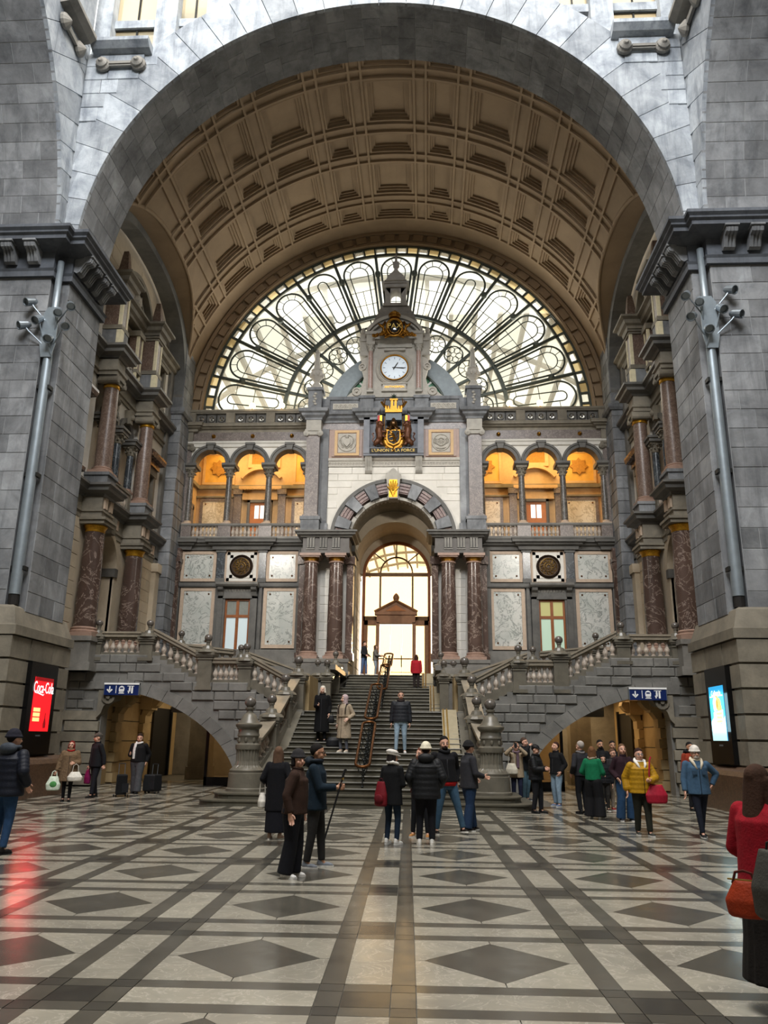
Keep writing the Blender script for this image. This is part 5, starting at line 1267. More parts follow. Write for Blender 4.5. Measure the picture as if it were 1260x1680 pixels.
# ================================================================ side facades, mirrored: columns, upper storey, attic
SX = -11.35; CXX = -10.85            # wall plane and column axis
C1, C2, CM = 28.35, 32.5, 30.42
for S in (1, -1):
    bay = obj('wall_left' if S > 0 else 'wall_right', G().box(SX-.5, SX-.02, 24.2, 37, 0, 4.9).box(SX-.6, SX-.3, 24.2, 38, 11.0, 23.4), 'cream_stone',
        label='side facade of brown marble columns and small windows above '+SIDE[S], kind='structure')
    wall_blocks(bay, (SX-.3, 24.6, 15.6), (0, 1, 0), (0, 0, 1), (1, 0, 0), [.7]*11, 12, 'cream_stone', .02, 'wall_stone', .01, .004, wid=(1.6, 1.3), test=lambda c, w, h: abs(c.y-31)/5.6 < 1 and (c.z+h/2-18.4)/4.6 < (1-min(1, (abs(c.y-31)+w/2)/5.7)**2.5)**.4)
    # lower storey: beige wall with a deep arched niche between the columns
    g = G().box(SX-.02, SX+.06, 24.2, C1-.95+.3, 4.5, 10.1)
    n = 12; nz = 8.35; nr = 1.25
    g.box(SX-.1, SX+.06, 24.3, CM-nr, 4.5, 10.2).box(SX-.1, SX+.06, CM+nr, 36.6, 4.5, 10.2)
    for k in range(n):
        a0, a1 = pi*k/n, pi*(k+1)/n
        g.prism([(CM+nr*cos(a0), nz+nr*sin(a0)), (CM+nr*cos(a0), 10.2), (CM+nr*cos(a1), 10.2), (CM+nr*cos(a1), nz+nr*sin(a1))], 0, SX-.1, SX+.06)
    lw = obj('lower_wall', g, 'cream_stone', bay)
    wall_blocks(bay, (SX+.06, 32.95, 4.6), (0, 1, 0), (0, 0, 1), (1, 0, 0), [.5]*11, 3.3, 'cream_stone', .02, 'wall_stone', .01, .004, wid=(.9, .7))
    wall_blocks(bay, (SX+.06, 25.0, 4.6), (0, 1, 0), (0, 0, 1), (1, 0, 0), [.5]*11, 3.0, 'cream_stone', .02, 'wall_stone', .01, .004, wid=(.9, .7))
    # niche: its far reveal faces the hall
    g = G().box(SX-1.6, SX-1.5, CM-nr-.2, CM+nr+.2, 4.4, 9.8); m = 14
    g.grid([[(SX-1.6, CM+nr*cos(pi*k/m), nz+nr*sin(pi*k/m)), (SX+.0, CM+nr*cos(pi*k/m), nz+nr*sin(pi*k/m))] for k in range(m+1)])
    g.box(SX-1.6, SX, CM+nr, CM+nr+.2, 4.4, nz).box(SX-1.6, SX, CM-nr-.2, CM-nr, 4.4, nz)
    ni = obj('niche', g, 'cream_stone', bay)
    obj('niche_impost', G().box(SX-1.5, SX+.12, CM+nr-.1, CM+nr+.2, 8.0, 8.35).box(SX-1.5, SX+.12, CM-nr-.2, CM-nr+.1, 8.0, 8.35).box(SX-1.5, SX-1.35, CM-nr, CM+nr, 8.0, 8.35), 'warm_dark_stone', ni)
    obj('niche_archivolt', G().arc(CM, nz, nr, nr+.22, 0, 180, SX, SX+.12, 16).xf(Matrix(((0, 1, 0, 0), (1, 0, 0, 0), (0, 0, 1, 0), (0, 0, 0, 1)))), 'cream_stone', ni)
    obj('niche_keystone', G().prism([(CM-.2, 9.5), (CM+.2, 9.5), (CM+.28, 10.2), (CM-.28, 10.2)], 0, SX, SX+.35), 'brown_grey_stone', ni)
    obj('niche_panel', G().box(SX-1.5, SX-1.44, CM-.95, CM+.95, 5.0, 7.6), 'cream_stone', ni)
    # columns of the lower storey
    for y in (C1, C2):
        obj('column_pedestal', G().box(CXX-.55, CXX+.5, y-.5, y+.5, 3.9, 5.1).box(CXX-.6, CXX+.56, y-.56, y+.56, 4.95, 5.12).box(CXX-.6, CXX+.6, y-.6, y+.6, 3.9, 4.2), 'grey_stone', bay)
        c = column(bay, CXX, y, 5.12, 9.2, .4, 'brown_marble', 'doric', .36, name='marble_column')
        obj('gilt_necking', G().lathe([(.35, 9.02), (.365, 9.06), (.36, 9.12), (.42, 9.22), (.45, 9.28)], (CXX, y, 0), 18), 'gilt_paint', c, smooth=True)
        obj('column_capital', G().box(CXX-.52, CXX+.52, y-.52, y+.52, 9.28, 9.42).box(CXX-.6, CXX+.58, y-.58, y+.58, 9.42, 9.52), 'brown_grey_stone', c)
    # the end half column beside the corner pier, plus one half hidden by the arch pier
    for y in (36.2, 24.9):
        obj('respond', G().box(SX, SX+.3, y-.3, y+.3, 4.6, 9.28).box(SX, SX+.4, y-.36, y+.36, 9.1, 9.5), 'cream_stone', bay)
    # entablature breaking forward over the columns
    def brk(o0, o1, f=.5):
        p = [(SX+o0, 24.25)]
        for y in (C1, C2): p += [(SX+o0, y-f), (CXX+o1, y-f), (CXX+o1, y+f), (SX+o0, y+f)]
        p += [(SX+o0, 36.5)]
        return p
    def rev(pr): return [(a, b) for a, b in pr]
    e = obj('entablature', G().sweep(brk(.1, .38), [(-.9, 9.52), (0, 9.52), (.0, 9.72), (.05, 9.74), (.05, 9.82), (-.02, 9.84), (-.02, 10.35), (-.9, 10.35)]), 'brown_grey_stone', bay)
    for y in (C1, C2):
        for q in (-.25, .25):
            g = G()
            for t in (-.09, 0, .09): g.box(CXX+.36, CXX+.44, y+q+t-.03, y+q+t+.03, 9.88, 10.3)
            obj('triglyph', g, 'pink_stone', e)
    for y in (25.6, 26.6, 29.6, 30.42, 31.2, 33.9, 34.8, 35.7):
        obj('triglyph', G().box(SX+.1, SX+.16, y-.16, y-.06, 9.88, 10.3).box(SX+.1, SX+.16, y+.06, y+.16, 9.88, 10.3).box(SX+.1, SX+.16, y-.04, y+.04, 9.88, 10.3), 'pink_stone', e)
    cornice(bay, brk(.1, .38), [(-.9, 10.33), (.02, 10.33), (.06, 10.42), (.28, 10.5), (.3, 10.62), (.4, 10.68), (.4, 10.76), (-.9, 10.8)], 'warm_dark_stone')
    # upper columns on pedestals
    for y in (C1, C2):
        obj('column_pedestal', G().box(CXX-.5, CXX+.42, y-.42, y+.42, 10.78, 11.3).box(CXX-.54, CXX+.48, y-.47, y+.47, 11.2, 11.32).box(CXX-.54, CXX+.48, y-.47, y+.47, 10.76, 10.86), 'blue_stone', bay)
        c = column(bay, CXX, y, 11.32, 15.05, .32, 'granite_brown', 'ionic', .28, 'pink_base', 'granite_column')
        g = G().box(CXX-.4, CXX+.4, y-.4, y+.4, 15.22, 15.36).box(CXX-.34, CXX+.34, y-.34, y+.34, 15.05, 15.22)
        for a in (-1, 1): g.lathe([(.1, -.42), (.13, -.4), (.13, .4), (.1, .42)], (0, 0, 0), 10); s0 = len(g.v)-40; g.xf(Matrix.Translation((CXX, y+a*.36, 15.14)) @ Matrix.Rotation(pi/2, 4, 'Y'), s0)
        obj('column_capital', g, 'brown_grey_stone', c)
        obj('gilt_necking', G().lathe([(.29, 14.9), (.32, 14.94), (.3, 15.0), (.34, 15.08)], (CXX, y, 0), 18), 'gilt_paint', c, smooth=True)
    # upper wall with the twin arched window and the side windows
    g = G().box(SX-.3, SX+.0, 24.2, C1-.2, 10.7, 15.4).box(SX-.3, SX, C2+.3, 33.6, 10.7, 15.4).box(SX-.3, SX, 35.1, 36.6, 10.7, 15.4).box(SX-.3, SX, 33.6, 35.1, 14.3, 15.4)
    for yc in (CM-.82, CM+.82):
        n = 10
        for k in range(n):
            a0, a1 = pi*k/n, pi*(k+1)/n; r = .62
            g.prism([(yc+r*cos(a0), 14.05+r*sin(a0)), (yc+.82*(1 if cos(a0) > 0 else -1)*min(1, abs(cos(a0))*1.4), 15.4), (yc+.82*(1 if cos(a1) > 0 else -1)*min(1, abs(cos(a1))*1.4), 15.4), (yc+r*cos(a1), 14.05+r*sin(a1))], 0, SX-.3, SX)
    obj('upper_wall', g, 'white_ashlar', bay)
    for yc in (CM-.82, CM+.82):
        g = G().arc(yc, 14.05, .6, .8, 0, 180, SX-.1, SX+.14, 14).xf(Matrix(((0, 1, 0, 0), (1, 0, 0, 0), (0, 0, 1, 0), (0, 0, 0, 1))))
        a = obj('twin_arch', g, 'warm_dark_stone', bay)
        obj('arch_keystone', G().prism([(yc-.12, 14.6), (yc+.12, 14.6), (yc+.18, 15.2), (yc-.18, 15.2)], 0, SX, SX+.28).ball((SX+.3, yc, 14.9), .13, 7, 5), 'brown_grey_stone', a)
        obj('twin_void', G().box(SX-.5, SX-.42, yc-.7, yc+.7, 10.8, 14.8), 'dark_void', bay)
    for yc, r in ((CM-1.5, .16), (CM, .18), (CM+1.5, .16)):
        c = column(bay, SX+.1, yc, 11.7, 13.4, r, 'black_marble', 'cor', .18, 'pink_base', 'window_column')
        g = G(); corinth(g, SX+.1, yc, 13.38, r, .42); obj('column_capital', g, 'brown_grey_stone', c)
        obj('impost', G().box(SX-.25, SX+.42, yc-.36, yc+.36, 13.8, 14.05).box(SX-.25, SX+.48, yc-.42, yc+.42, 13.95, 14.05), 'warm_dark_stone', c)
    # small balcony balustrade
    bl = obj('balcony_rail', G().box(SX-.1, SX+.3, C1+.5, C2-.5, 11.6, 11.72).box(SX-.05, SX+.26, C1+.5, C2-.5, 10.78, 10.9).box(SX-.05, SX+.26, C1+.42, C1+.75, 10.9, 11.6).box(SX-.05, SX+.26, C2-.75, C2-.42, 10.9, 11.6).box(SX-.05, SX+.26, CM-.2, CM+.2, 10.9, 11.6), 'brown_grey_stone', bay)
    for k in range(6):
        for a, b in ((C1+.75, CM-.2), (CM+.2, C2-.75)): inst('baluster', baluster_mesh(.7), bl, (S*(SX+.12), a+(b-a)*(k+.5)/6, 10.9))
    # side windows with heavy hoods (outer bays)
    for yc in (34.35, 26.2):
        sw = obj('hooded_window', G().box(SX-.02, SX+.16, yc-.75, yc-.52, 11.2, 13.6).box(SX-.02, SX+.16, yc+.52, yc+.75, 11.2, 13.6).box(SX-.02, SX+.2, yc-.8, yc+.8, 13.4, 13.75), 'brown_grey_stone', bay)
        obj('window_hood', G().prism([(SX, 14.0), (SX+.5, 14.05), (SX+.56, 14.2), (SX+.56, 14.3), (SX, 14.4)], 1, yc-.95, yc+.95).box(SX, SX+.3, yc-.8, yc+.8, 13.75, 14.0).prism([(SX, 11.0), (SX+.4, 11.05), (SX+.42, 11.2), (SX, 11.22)], 1, yc-.9, yc+.9), 'brown_marble', sw)
        obj('window_frame', G().box(SX-.12, SX-.04, yc-.52, yc-.42, 11.2, 13.5).box(SX-.12, SX-.04, yc+.42, yc+.52, 11.2, 13.5).box(SX-.12, SX-.04, yc-.05, yc+.05, 11.2, 13.5).box(SX-.12, SX-.04, yc-.5, yc+.5, 13.3, 13.5).box(SX-.12, SX-.04, yc-.5, yc+.5, 12.6, 12.7), 'wood', sw)
        obj('window_pane', G().box(SX-.14, SX-.12, yc-.55, yc+.55, 11.2, 13.5), 'dark_pane', sw)
    # entablature of the upper order
    obj('frieze', G().sweep(brk(.06, .32, .42), [(-.9, 15.36), (.02, 15.36), (.02, 15.5), (.08, 15.54), (.08, 15.62), (-.02, 15.66), (-.02, 16.1), (-.9, 16.1)]), 'brown_grey_stone', bay)
    cornice(bay, brk(.06, .32, .42), [(-.9, 16.08), (.02, 16.08), (.08, 16.16), (.3, 16.24), (.32, 16.36), (.44, 16.44), (.44, 16.54), (-.9, 16.6)], 'warm_dark_stone')
    for y in (C1-1.4, 34.5): obj('gilt_boss', G().ball((SX+.12, y, 15.88), .1, 8, 6, (1, 1.6, 1)), 'gilt_paint', bay)
    # attic: pedestals, pilasters with pale arrises, window, pierced panel, pediment, obelisks
    for y in (C1, C2):
        obj('attic_pedestal', G().box(SX-.2, CXX+.28, y-.36, y+.36, 16.56, 17.4), 'blue_stone', bay)
        obj('pedestal_arris', G().box(CXX+.26, CXX+.32, y-.37, y-.15, 16.6, 17.36).box(CXX+.1, CXX+.3, y-.4, y-.35, 16.6, 17.36), 'pale_arris', bay)
        obj('attic_pilaster', G().box(SX-.2, CXX+.2, y-.3, y+.3, 17.55, 19.1), 'granite_brown', bay)
        obj('pilaster_arris', G().box(CXX+.1, CXX+.23, y-.33, y-.22, 17.55, 19.1).box(CXX+.1, CXX+.23, y+.22, y+.33, 17.55, 19.1), 'pale_arris', bay)
        obj('pilaster_cap', G().box(SX-.2, CXX+.3, y-.4, y+.4, 17.4, 17.58).box(SX-.2, CXX+.26, y-.36, y+.36, 19.1, 19.2).box(SX-.2, CXX+.32, y-.42, y+.42, 19.2, 19.32), 'brown_grey_stone', bay)
        ob = obj('obelisk', G().box(CXX-.3, CXX+.3, y-.3, y+.3, 19.85, 20.05).box(CXX-.22, CXX+.22, y-.22, y+.22, 20.05, 20.25).add([(CXX-.2, y-.2, 20.25), (CXX+.2, y-.2, 20.25), (CXX+.2, y+.2, 20.25), (CXX-.2, y+.2, 20.25), (CXX-.1, y-.1, 21.15), (CXX+.1, y-.1, 21.15), (CXX+.1, y+.1, 21.15), (CXX-.1, y+.1, 21.15)], [(4, 5, 6, 7), (0, 1, 5, 4), (1, 2, 6, 5), (2, 3, 7, 6), (3, 0, 4, 7)]), 'granite_brown', bay)
    for y in (CM-1.0, CM+1.0):
        obj('window_pilaster', G().box(SX-.2, SX+.22, y-.22, y+.22, 17.2, 18.8), 'granite_brown', bay)
        obj('pilaster_arris', G().box(SX+.14, SX+.26, y-.26, y-.16, 16.7, 18.8).box(SX+.14, SX+.26, y+.16, y+.26, 16.7, 18.8), 'pale_arris', bay)
        obj('pilaster_cap', G().box(SX-.2, SX+.32, y-.32, y+.32, 18.8, 19.05).box(SX-.2, SX+.3, y-.28, y+.28, 17.05, 17.2), 'brown_grey_stone', bay)
    obj('attic_window', G().box(SX-.4, SX-.3, CM-.8, CM+.8, 17.2, 19.0), 'dark_pane', bay)
    g = G().box(SX-.3, SX, 24.3, CM-1.2, 16.5, 19.3).box(SX-.3, SX, CM+1.2, 33.6, 16.5, 19.3).box(SX-.3, SX, 35.1, 36.6, 16.5, 19.3).box(SX-.3, SX, 33.6, 35.1, 16.5, 17.0)
    obj('attic_wall', g, 'white_ashlar', bay)
    for yc in (34.35, 26.0):
        obj('attic_side_window', G().box(SX-.35, SX-.28, yc-.7, yc+.7, 17, 19.0), 'dark_pane', bay)
        obj('attic_side_frame', G().box(SX-.1, SX+.16, yc-.85, yc-.62, 17, 19.0).box(SX-.1, SX+.16, yc+.62, yc+.85, 17, 19.0).box(SX-.1, SX+.24, yc-.95, yc+.95, 18.9, 19.1).box(SX-.1, SX+.2, yc-.9, yc+.9, 16.9, 17.05), 'brown_grey_stone', bay)
    g = G()
    for k in range(5):
        y = CM-.8+.4*k; g.box(SX+.04, SX+.14, y-.2, y+.2, 16.66, 16.74).box(SX+.04, SX+.14, y-.2, y+.2, 17.06, 17.14).box(SX+.04, SX+.14, y-.2, y-.1, 16.7, 17.1).box(SX+.04, SX+.14, y+.1, y+.2, 16.7, 17.1)
    obj('pierced_apron', g, 'relief_stone', bay)
    cornice(bay, brk(.1, .3, .45), [(-.9, 19.3), (.02, 19.3), (.04, 19.42), (.16, 19.5), (.2, 19.66), (.34, 19.74), (.34, 19.84), (-.9, 19.9)], 'brown_grey_stone', 'attic_cornice')
    sw_ = Matrix(((0, 1, 0, 0), (1, 0, 0, 0), (0, 0, 1, 0), (0, 0, 0, 1)))
    g = G().arc(CM, 19.3, 1.75, 1.95, 18, 162, SX-.1, SX+.4, 20).arc(CM, 19.3, 1.3, 1.42, 24, 156, SX-.1, SX+.2, 20)
    for a in (60, 90, 120): g.tube([(CM+1.36*cos(radians(a)), SX+.1, 19.3+1.36*sin(radians(a))), (CM+1.8*cos(radians(a)), SX+.1, 19.3+1.8*sin(radians(a)))], .07, 5)
    obj('segmental_pediment', g.xf(sw_), 'brown_grey_stone', bay)
    g = G().ball((SX+.25, CM, 20.1), .26, 9, 7)
    for k in range(9): a = pi*k/8; g.ball((SX+.22, CM+.5*cos(a), 20.0+.36*sin(a)), .11, 6, 4)
    obj('carved_mask', g, 'relief_stone', bay)
    # grey ring of the wall arch
    m = 30; rp = []
    for k in range(m+1):
        y, z = superell(5.5, 4.42, 2.5, pi*k/m); rp.append((y+31, z+18.4))
    for k in range(m):
        (y0, z0), (y1, z1) = rp[k], rp[k+1]
        (u0, w0), (u1, w1) = [(31+(y-31)*1.13, 18.4+(z-18.4)*1.08) for y, z in (rp[k], rp[k+1])]
        g = G().add([(SX-.1, y0, z0), (-10.7, y0, z0), (-10.7, u0, w0), (SX-.1, u0, w0), (SX-.1, y1, z1), (-10.7, y1, z1), (-10.7, u1, w1), (SX-.1, u1, w1)], [(0, 1, 5, 4), (1, 2, 6, 5), (2, 3, 7, 6), (3, 0, 4, 7), (0, 3, 2, 1), (4, 5, 6, 7)])
        obj('ring_stone', g, 'ring_grey', bay)
    obj('near_reveal', G().box(-11.4, -10.7, 24.2, 25.4, 0, 18.6), 'blue_stone', bay)
S = 1
# ================================================================ grand staircase
def beam(g, p0, p1, w, h0, h1):
    """bar along p0-p1, w wide in plan, from h0 to h1 above the line"""
    p0, p1 = Vector(p0), Vector(p1); d = Vector((p1.x-p0.x, p1.y-p0.y, 0)).normalized(); n = Vector((-d.y, d.x, 0))*w/2
    v = [p+o+Vector((0, 0, h)) for p in (p0, p1) for o, h in ((n, h0), (-n, h0), (-n, h1), (n, h1))]
    return g.add(v, [(0, 1, 5, 4), (1, 2, 6, 5), (2, 3, 7, 6), (3, 0, 4, 7), (3, 2, 1, 0), (4, 5, 6, 7)])
RZ = .145
stair = obj('staircase', G().box(-2.6, 2.6, 24.3, 31.6, .01, 1.2).box(-2.6, 2.6, 28.1, 31.6, 1.2, 2.4).box(-2.25, 2.25, 31.6, 42.5, .01, 2.5).box(-1.9, 1.9, 34.2, 42.5, 2.4, 3.6).box(-1.9, 1.9, 36.8, 46, 3.6, 4.3), 'step_stone', label='grand stone staircase rising in flights to the bright entrance', kind='structure')
def step(y0, y1, z, hw, rnd=0):
    if rnd:
        p = []
        for cx, a0 in ((hw-rnd, -90), (-hw+rnd, 180)):
            for q in range(7): a = radians(a0+15*q); p.append((cx+rnd*cos(a), y0+rnd+rnd*sin(a)))
        p = p[:7]+[(hw, y1), (-hw, y1)]+p[7:]
        g = G().prism(p, 2, z-RZ, z-.03); q2 = [(x*1.006, y-.03 if y < y1 else y) for x, y in p]; g.prism(q2, 2, z-.035, z)
    else:
        g = G().prism([(y0, z-RZ), (y1, z-RZ), (y1, z), (y0-.035, z), (y0-.045, z-.02), (y0-.035, z-.04), (y0, z-.05)], 0, -hw, hw)
    obj('step', g, 'step_stone', stair)
T = .36
for k in range(9): step(21.4+T*k, 24.3 if k < 2 else 25.3, RZ*(k+1), (4.4, 4.1)[k] if k < 2 else 2.66, .7 if k < 2 else 0)
for k in range(9): step(25.2+.356*k, 28.7 if k < 8 else 31.7, RZ*(k+10), 2.66 if k < 8 else 3.3)
for k in range(8): step(31.6+T*k, 34.8 if k < 7 else 35.3, RZ*(k+19), 2.3)
for k in range(5): step(35.2+T*k, 37.2 if k < 4 else 43.2, RZ*(k+27), 1.93)
ZT = RZ*31
# luggage ramps with brass channels on the flights
for y0, z0, y1, z1, xa in ((25.15, RZ*9+.02, 28.0, RZ*18+.02, 2.12), (31.55, RZ*18+.02, 34.1, RZ*26+.02, 1.72), (35.15, RZ*26+.02, 36.6, RZ*31+.02, 1.4)):
    rp = obj('luggage_ramp', beam(G(), (xa+.25, y0, z0+.03), (xa+.25, y1, z1+.03), .5, -.1, .03), 'ramp_stone', stair)
    for x in (xa+.05, xa+.17): obj('brass_channel', beam(G(), (x, y0-.03, z0+.03), (x, y1, z1+.03), .05, .0, .06), 'brass', rp)
def newel(parent, x, y, z0, zc, w, rb, mat='brown_grey_stone', cap=1.0):
    """square pedestal with moulded cap and stone ball"""
    g = G().box(x-w/2, x+w/2, y-w/2, y+w/2, z0, zc-.02).box(x-w/2-.04, x+w/2+.04, y-w/2-.04, y+w/2+.04, z0, z0+.12)
    e = w/2+.09
    g.box(x-w/2-.03, x+w/2+.03, y-w/2-.03, y+w/2+.03, zc-.16, zc-.1)
    g.box(x-e+.03, x+e-.03, y-e+.03, y+e-.03, zc-.06, zc).box(x-e, x+e, y-e, y+e, zc, zc+.09)
    p = obj('newel_post', g, 'newel_stone', parent)
    g = G().box(x-e, x+e, y-e, y+e, zc+.09, zc+.12).lathe([(e*1.3, zc+.1), (e*1.1, zc+.18), (w*.42, zc+.24), (w*.34, zc+.34), (rb*.5, zc+.38), (rb*.45, zc+.46), (rb*.62, zc+.48), (rb*.6, zc+.52)], (x, y, 0), 12)
    obj('newel_cap', g, 'newel_stone', p)
    obj('stone_ball', G().ball((x, y, zc+.5+rb*.93), rb, 14, 10), 'ball_stone', p, smooth=True)
    return p
def run(parent, p0, p1, n, h=.86, w=.34, fat=1.0, step=True, mat='newel_stone'):
    """balustrade between two points given at the foot of the balusters' plinth"""
    p0, p1 = Vector(p0), Vector(p1)
    g = beam(G(), p0, p1, w, -.22, .1); obj('plinth', g, 'newel_stone', parent)
    g = beam(G(), p0, p1, w+.04, h-.14, h-.02); beam(g, p0, p1, w+.12, h-.02, h+.05); beam(g, p0, p1, w-.1, h-.2, h-.13); obj('handrail', g, 'rail_stone', parent)
    sl = abs(p1.z-p0.z)/max(.01, (Vector((p1.x-p0.x, p1.y-p0.y)).length))
    for k in range(n):
        q = p0.lerp(p1, (k+.5)/n); dz = .1
        if sl > .05:
            L = Vector((p1.x-p0.x, p1.y-p0.y)).length/n
            obj('plinth_step', G().box(q.x-w*.42, q.x+w*.42, q.y-w*.42, q.y+w*.42, q.z-.05, q.z+.12), 'newel_stone', parent); dz = .12
        inst('baluster', baluster_mesh(h-.2-dz, fat=fat), parent, (S*q.x, q.y, q.z+dz))
def topz(x):
    """top of the front wall under the side flights (x negative side)"""
    x = abs(x)
    if x < 3.3: return 2.62
    if x < 4.95: return 2.62+RZ*min(6, int((x-3.3)/.275)+1)
    if x < 6.35: return 3.49
    if x < 8.25: return 3.49+RZ*min(7, int((x-6.35)/.27)+1)
    return 4.5
def archz(x):
    d = abs(x+9.9)/5.0
    if x < -9.9: return 3.3
    return 3.3*max(0, 1-d**1.8)**(1/1.8) if d < 1 else 0
for S in (1, -1):
    # ---- front wall of the side flight with its half arch
    xs = sorted(set([-11.3, -10.4, -9.9, -4.9, -3.0]+[-3.3-.275*k for k in range(7)]+[-6.35-.27*k for k in range(8)]+[-9.9+5.0*k/26 for k in range(27)]))
    g = G(); FY = 28.4
    for a, b in zip(xs, xs[1:]):
        zt = topz((a+b)/2)-.02
        if b <= -9.89: za = zb = 0 if a < -9.91 else 3.3
        else: za, zb = archz(a), archz(b)
        g.prism([(a, za), (a, zt), (b, zt), (b, zb)], 1, FY+.04, FY+.6)
    fw = obj('flight_wall', g, 'blue_grey_wall', stair)
    def wt(c, w, h):
        for dx in (-w/2+.02, 0, w/2-.02):
            x = -abs(abs(c.x)+dx); 
            if c.z+h/2 > topz(x)-.02+.14: return False
            if x > -9.9:
                d = abs(x+9.9)/5.4
                zz = 3.72*max(0, 1-d**1.85)**(1/1.85) if d < 1 else 0
                if c.z-h/2 < zz-.1: return False
            elif x > -9.95: return False
        return True
    wall_blocks(stair, (-11.2, FY+.04, .05), (1, 0, 0), (0, 0, 1), (0, -1, 0), [.32]*14, 8.1, 'blue_grey_wall', .07, 'wall_stone', .03, .012, wid=(.75, .6), test=wt)
    # ring of the arch, soffit
    m = 13
    def ap(t, r):
        a, b = 5.0+r, 3.3+r; y, z = superell(a, b, 1.8+.05*r, pi/2*t); return (-9.9+y, z)
    for k in range(m):
        t0, t1 = k/m+.001, (k+1)/m-.001; g = G()
        pts = [ap(t0+(t1-t0)*q/4, 0) for q in range(5)]+[ap(t1-(t1-t0)*q/4, .42) for q in range(5)]
        obj('arch_voussoir', g.prism(pts, 1, FY-.04, FY+.62), 'blue_grey_wall', stair)
    obj('arch_voussoir', G().prism([(-10.3, 3.3), (-9.9, 3.3), (-9.9, 3.72), (-10.3, 3.72)], 1, FY-.04, FY+.6), 'blue_grey_wall', stair)
    P = [[(ap(k/24, .03)[0], y, ap(k/24, .03)[1]) for y in (FY+.5, 31.6)] for k in range(25)]
    obj('arch_soffit', G().grid(P), 'passage_stone', stair)
    # left jamb: rusticated pier with a scroll corbel
    for k in range(7): obj('jamb_stone', G().box(-11.25+(.12 if k % 2 else 0), -9.92-(.0 if k % 2 else .08), FY-.12, FY+.5, .06+.36*k, .38+.36*k), 'brown_grey_stone', stair)
    g = G().prism([(-10.0, 3.25), (-9.35, 3.25), (-9.3, 3.1), (-9.4, 2.92), (-9.62, 2.86), (-9.78, 2.7), (-9.86, 2.45), (-10.0, 2.3)], 1, FY-.16, FY+.4)
    g.lathe_y([(.24, 0), (.24, .05), (.16, .06), (.16, .02), (.07, .02), (.07, .09)], (-9.62, FY-.16, 3.02), 14)
    obj('scroll_corbel', g, 'brown_grey_stone', stair)
    # solid body of the flights
    for k in range(6): obj('step', G().box(-4.95, -3.3-.275*k, FY+.3, 31.5, 2.61+RZ*k, 2.61+RZ*(k+1)), 'step_stone', stair)
    for k in range(7): obj('step', G().box(-8.3, -6.35-.27*k, FY+.3, 31.5, 3.48+RZ*k, 3.48+RZ*(k+1)), 'step_stone', stair)
    obj('side_landing', G().box(-6.4, -4.9, FY+.3, 31.5, 3.3, 3.48).box(-11.35, -8.2, FY+.3, 38, 4.3, 4.495).box(-11.35, -1.95, 31.45, 38.2, 4.3, 4.495).box(-3.3, -2.6, 27.9, 31.6, 0, 2.61).box(-8.3, -2.3, 31.3, 31.7, 2.6, 4.4), 'grey_stone', stair)
    # ---- balustrade of the side flight
    B = empty('stair_balustrade', (S*-6.5, FY+.2, 3.4), 'stone balustrade with ball newels over the stair arch near '+SIDE[S], 'balustrade')
    Y0 = FY+.22
    newel(B, -2.95, Y0-.1, 2.0, 3.72, .5, .16)
    newel(B, -4.86, Y0, 3.3, 4.22, .44, .135)
    newel(B, -6.3, Y0, 3.3, 4.52, .5, .145)
    newel(B, -8.5, Y0, 4.3, 5.06, .46, .13)
    newel(B, -10.4, Y0, 4.3, 5.06, .46, .13)
    run(B, (-3.2, Y0, 2.85), (-4.65, Y0, 3.6), 6)
    run(B, (-5.08, Y0, 3.56), (-6.05, Y0, 3.56), 5, .82)
    run(B, (-6.52, Y0, 3.68), (-8.28, Y0, 4.56), 7)
    run(B, (-8.73, Y0, 4.5), (-10.17, Y0, 4.5), 6, .8)
    # rear balustrade
    R = empty('rear_balustrade', (S*-6.5, 31.5, 4.49), 'rear stone balustrade behind the stair landing near '+SIDE[S], 'balustrade')
    newel(R, -2.66, 31.5, 2.6, 3.95, .34, .13); newel(R, -2.28, 31.4, 2.6, 3.95, .34, .13); newel(R, -2.2, 33.6, 3.2, 4.5, .36, .13)
    newel(R, -8.2, 31.5, 4.4, 5.05, .4, .13); newel(R, -5.75, 31.5, 4.3, 4.5, .4, .13)
    run(R, (-6.0, 31.5, 4.25), (-7.95, 31.5, 4.45), 6, .74); run(R, (-2.9, 31.5, 3.3), (-5.5, 31.5, 4.2), 7, .74)
    # ---- balustrade of the main flight: big fluted newel, two pedestals
    n_before = set(bpy.data.objects.keys())
    N = empty('fluted_newel', (S*-3.38, 22.9, .29), 'big round fluted stone newel with ball at the stair foot near '+SIDE[S], 'newel')
    c = (-3.38, 22.9, 0)
    N0 = 0; obj('drum', G().lathe([(.74, .29), (.74, .38), (.68, .42), (.66, .95), (.62, .97), (.62, 1.0), (.64, 1.06), (.56, 1.14)], c, 24), 'newel_stone', N, autosm=40)
    g = G(); nf = 20; v = []
    prof = [(.56, 1.14), (.46, 1.24), (.42, 1.4), (.42, 1.75), (.44, 1.84)]
    for r, z in prof:
        for k in range(nf*4):
            a = 2*pi*k/(nf*4); rr = r-(.035 if k % 4 in (1, 2) else 0)*(1 if z > 1.15 else .3); v.append((c[0]+rr*cos(a), c[1]+rr*sin(a), z))
    m = nf*4; g.add(v, [(j*m+k, j*m+(k+1) % m, (j+1)*m+(k+1) % m, (j+1)*m+k) for j in range(4) for k in range(m)])
    obj('fluted_shaft', g, 'newel_stone', N)
    g = G().lathe([(.46, 1.84), (.47, 1.9), (.47, 2.02), (.43, 2.05), (.39, 2.08), (.39, 2.32), (.42, 2.36), (.41, 2.42), (.39, 2.45), (.39, 2.6), (.45, 2.66), (.5, 2.72), (.5, 2.8), (.42, 2.84)], c, 20); 
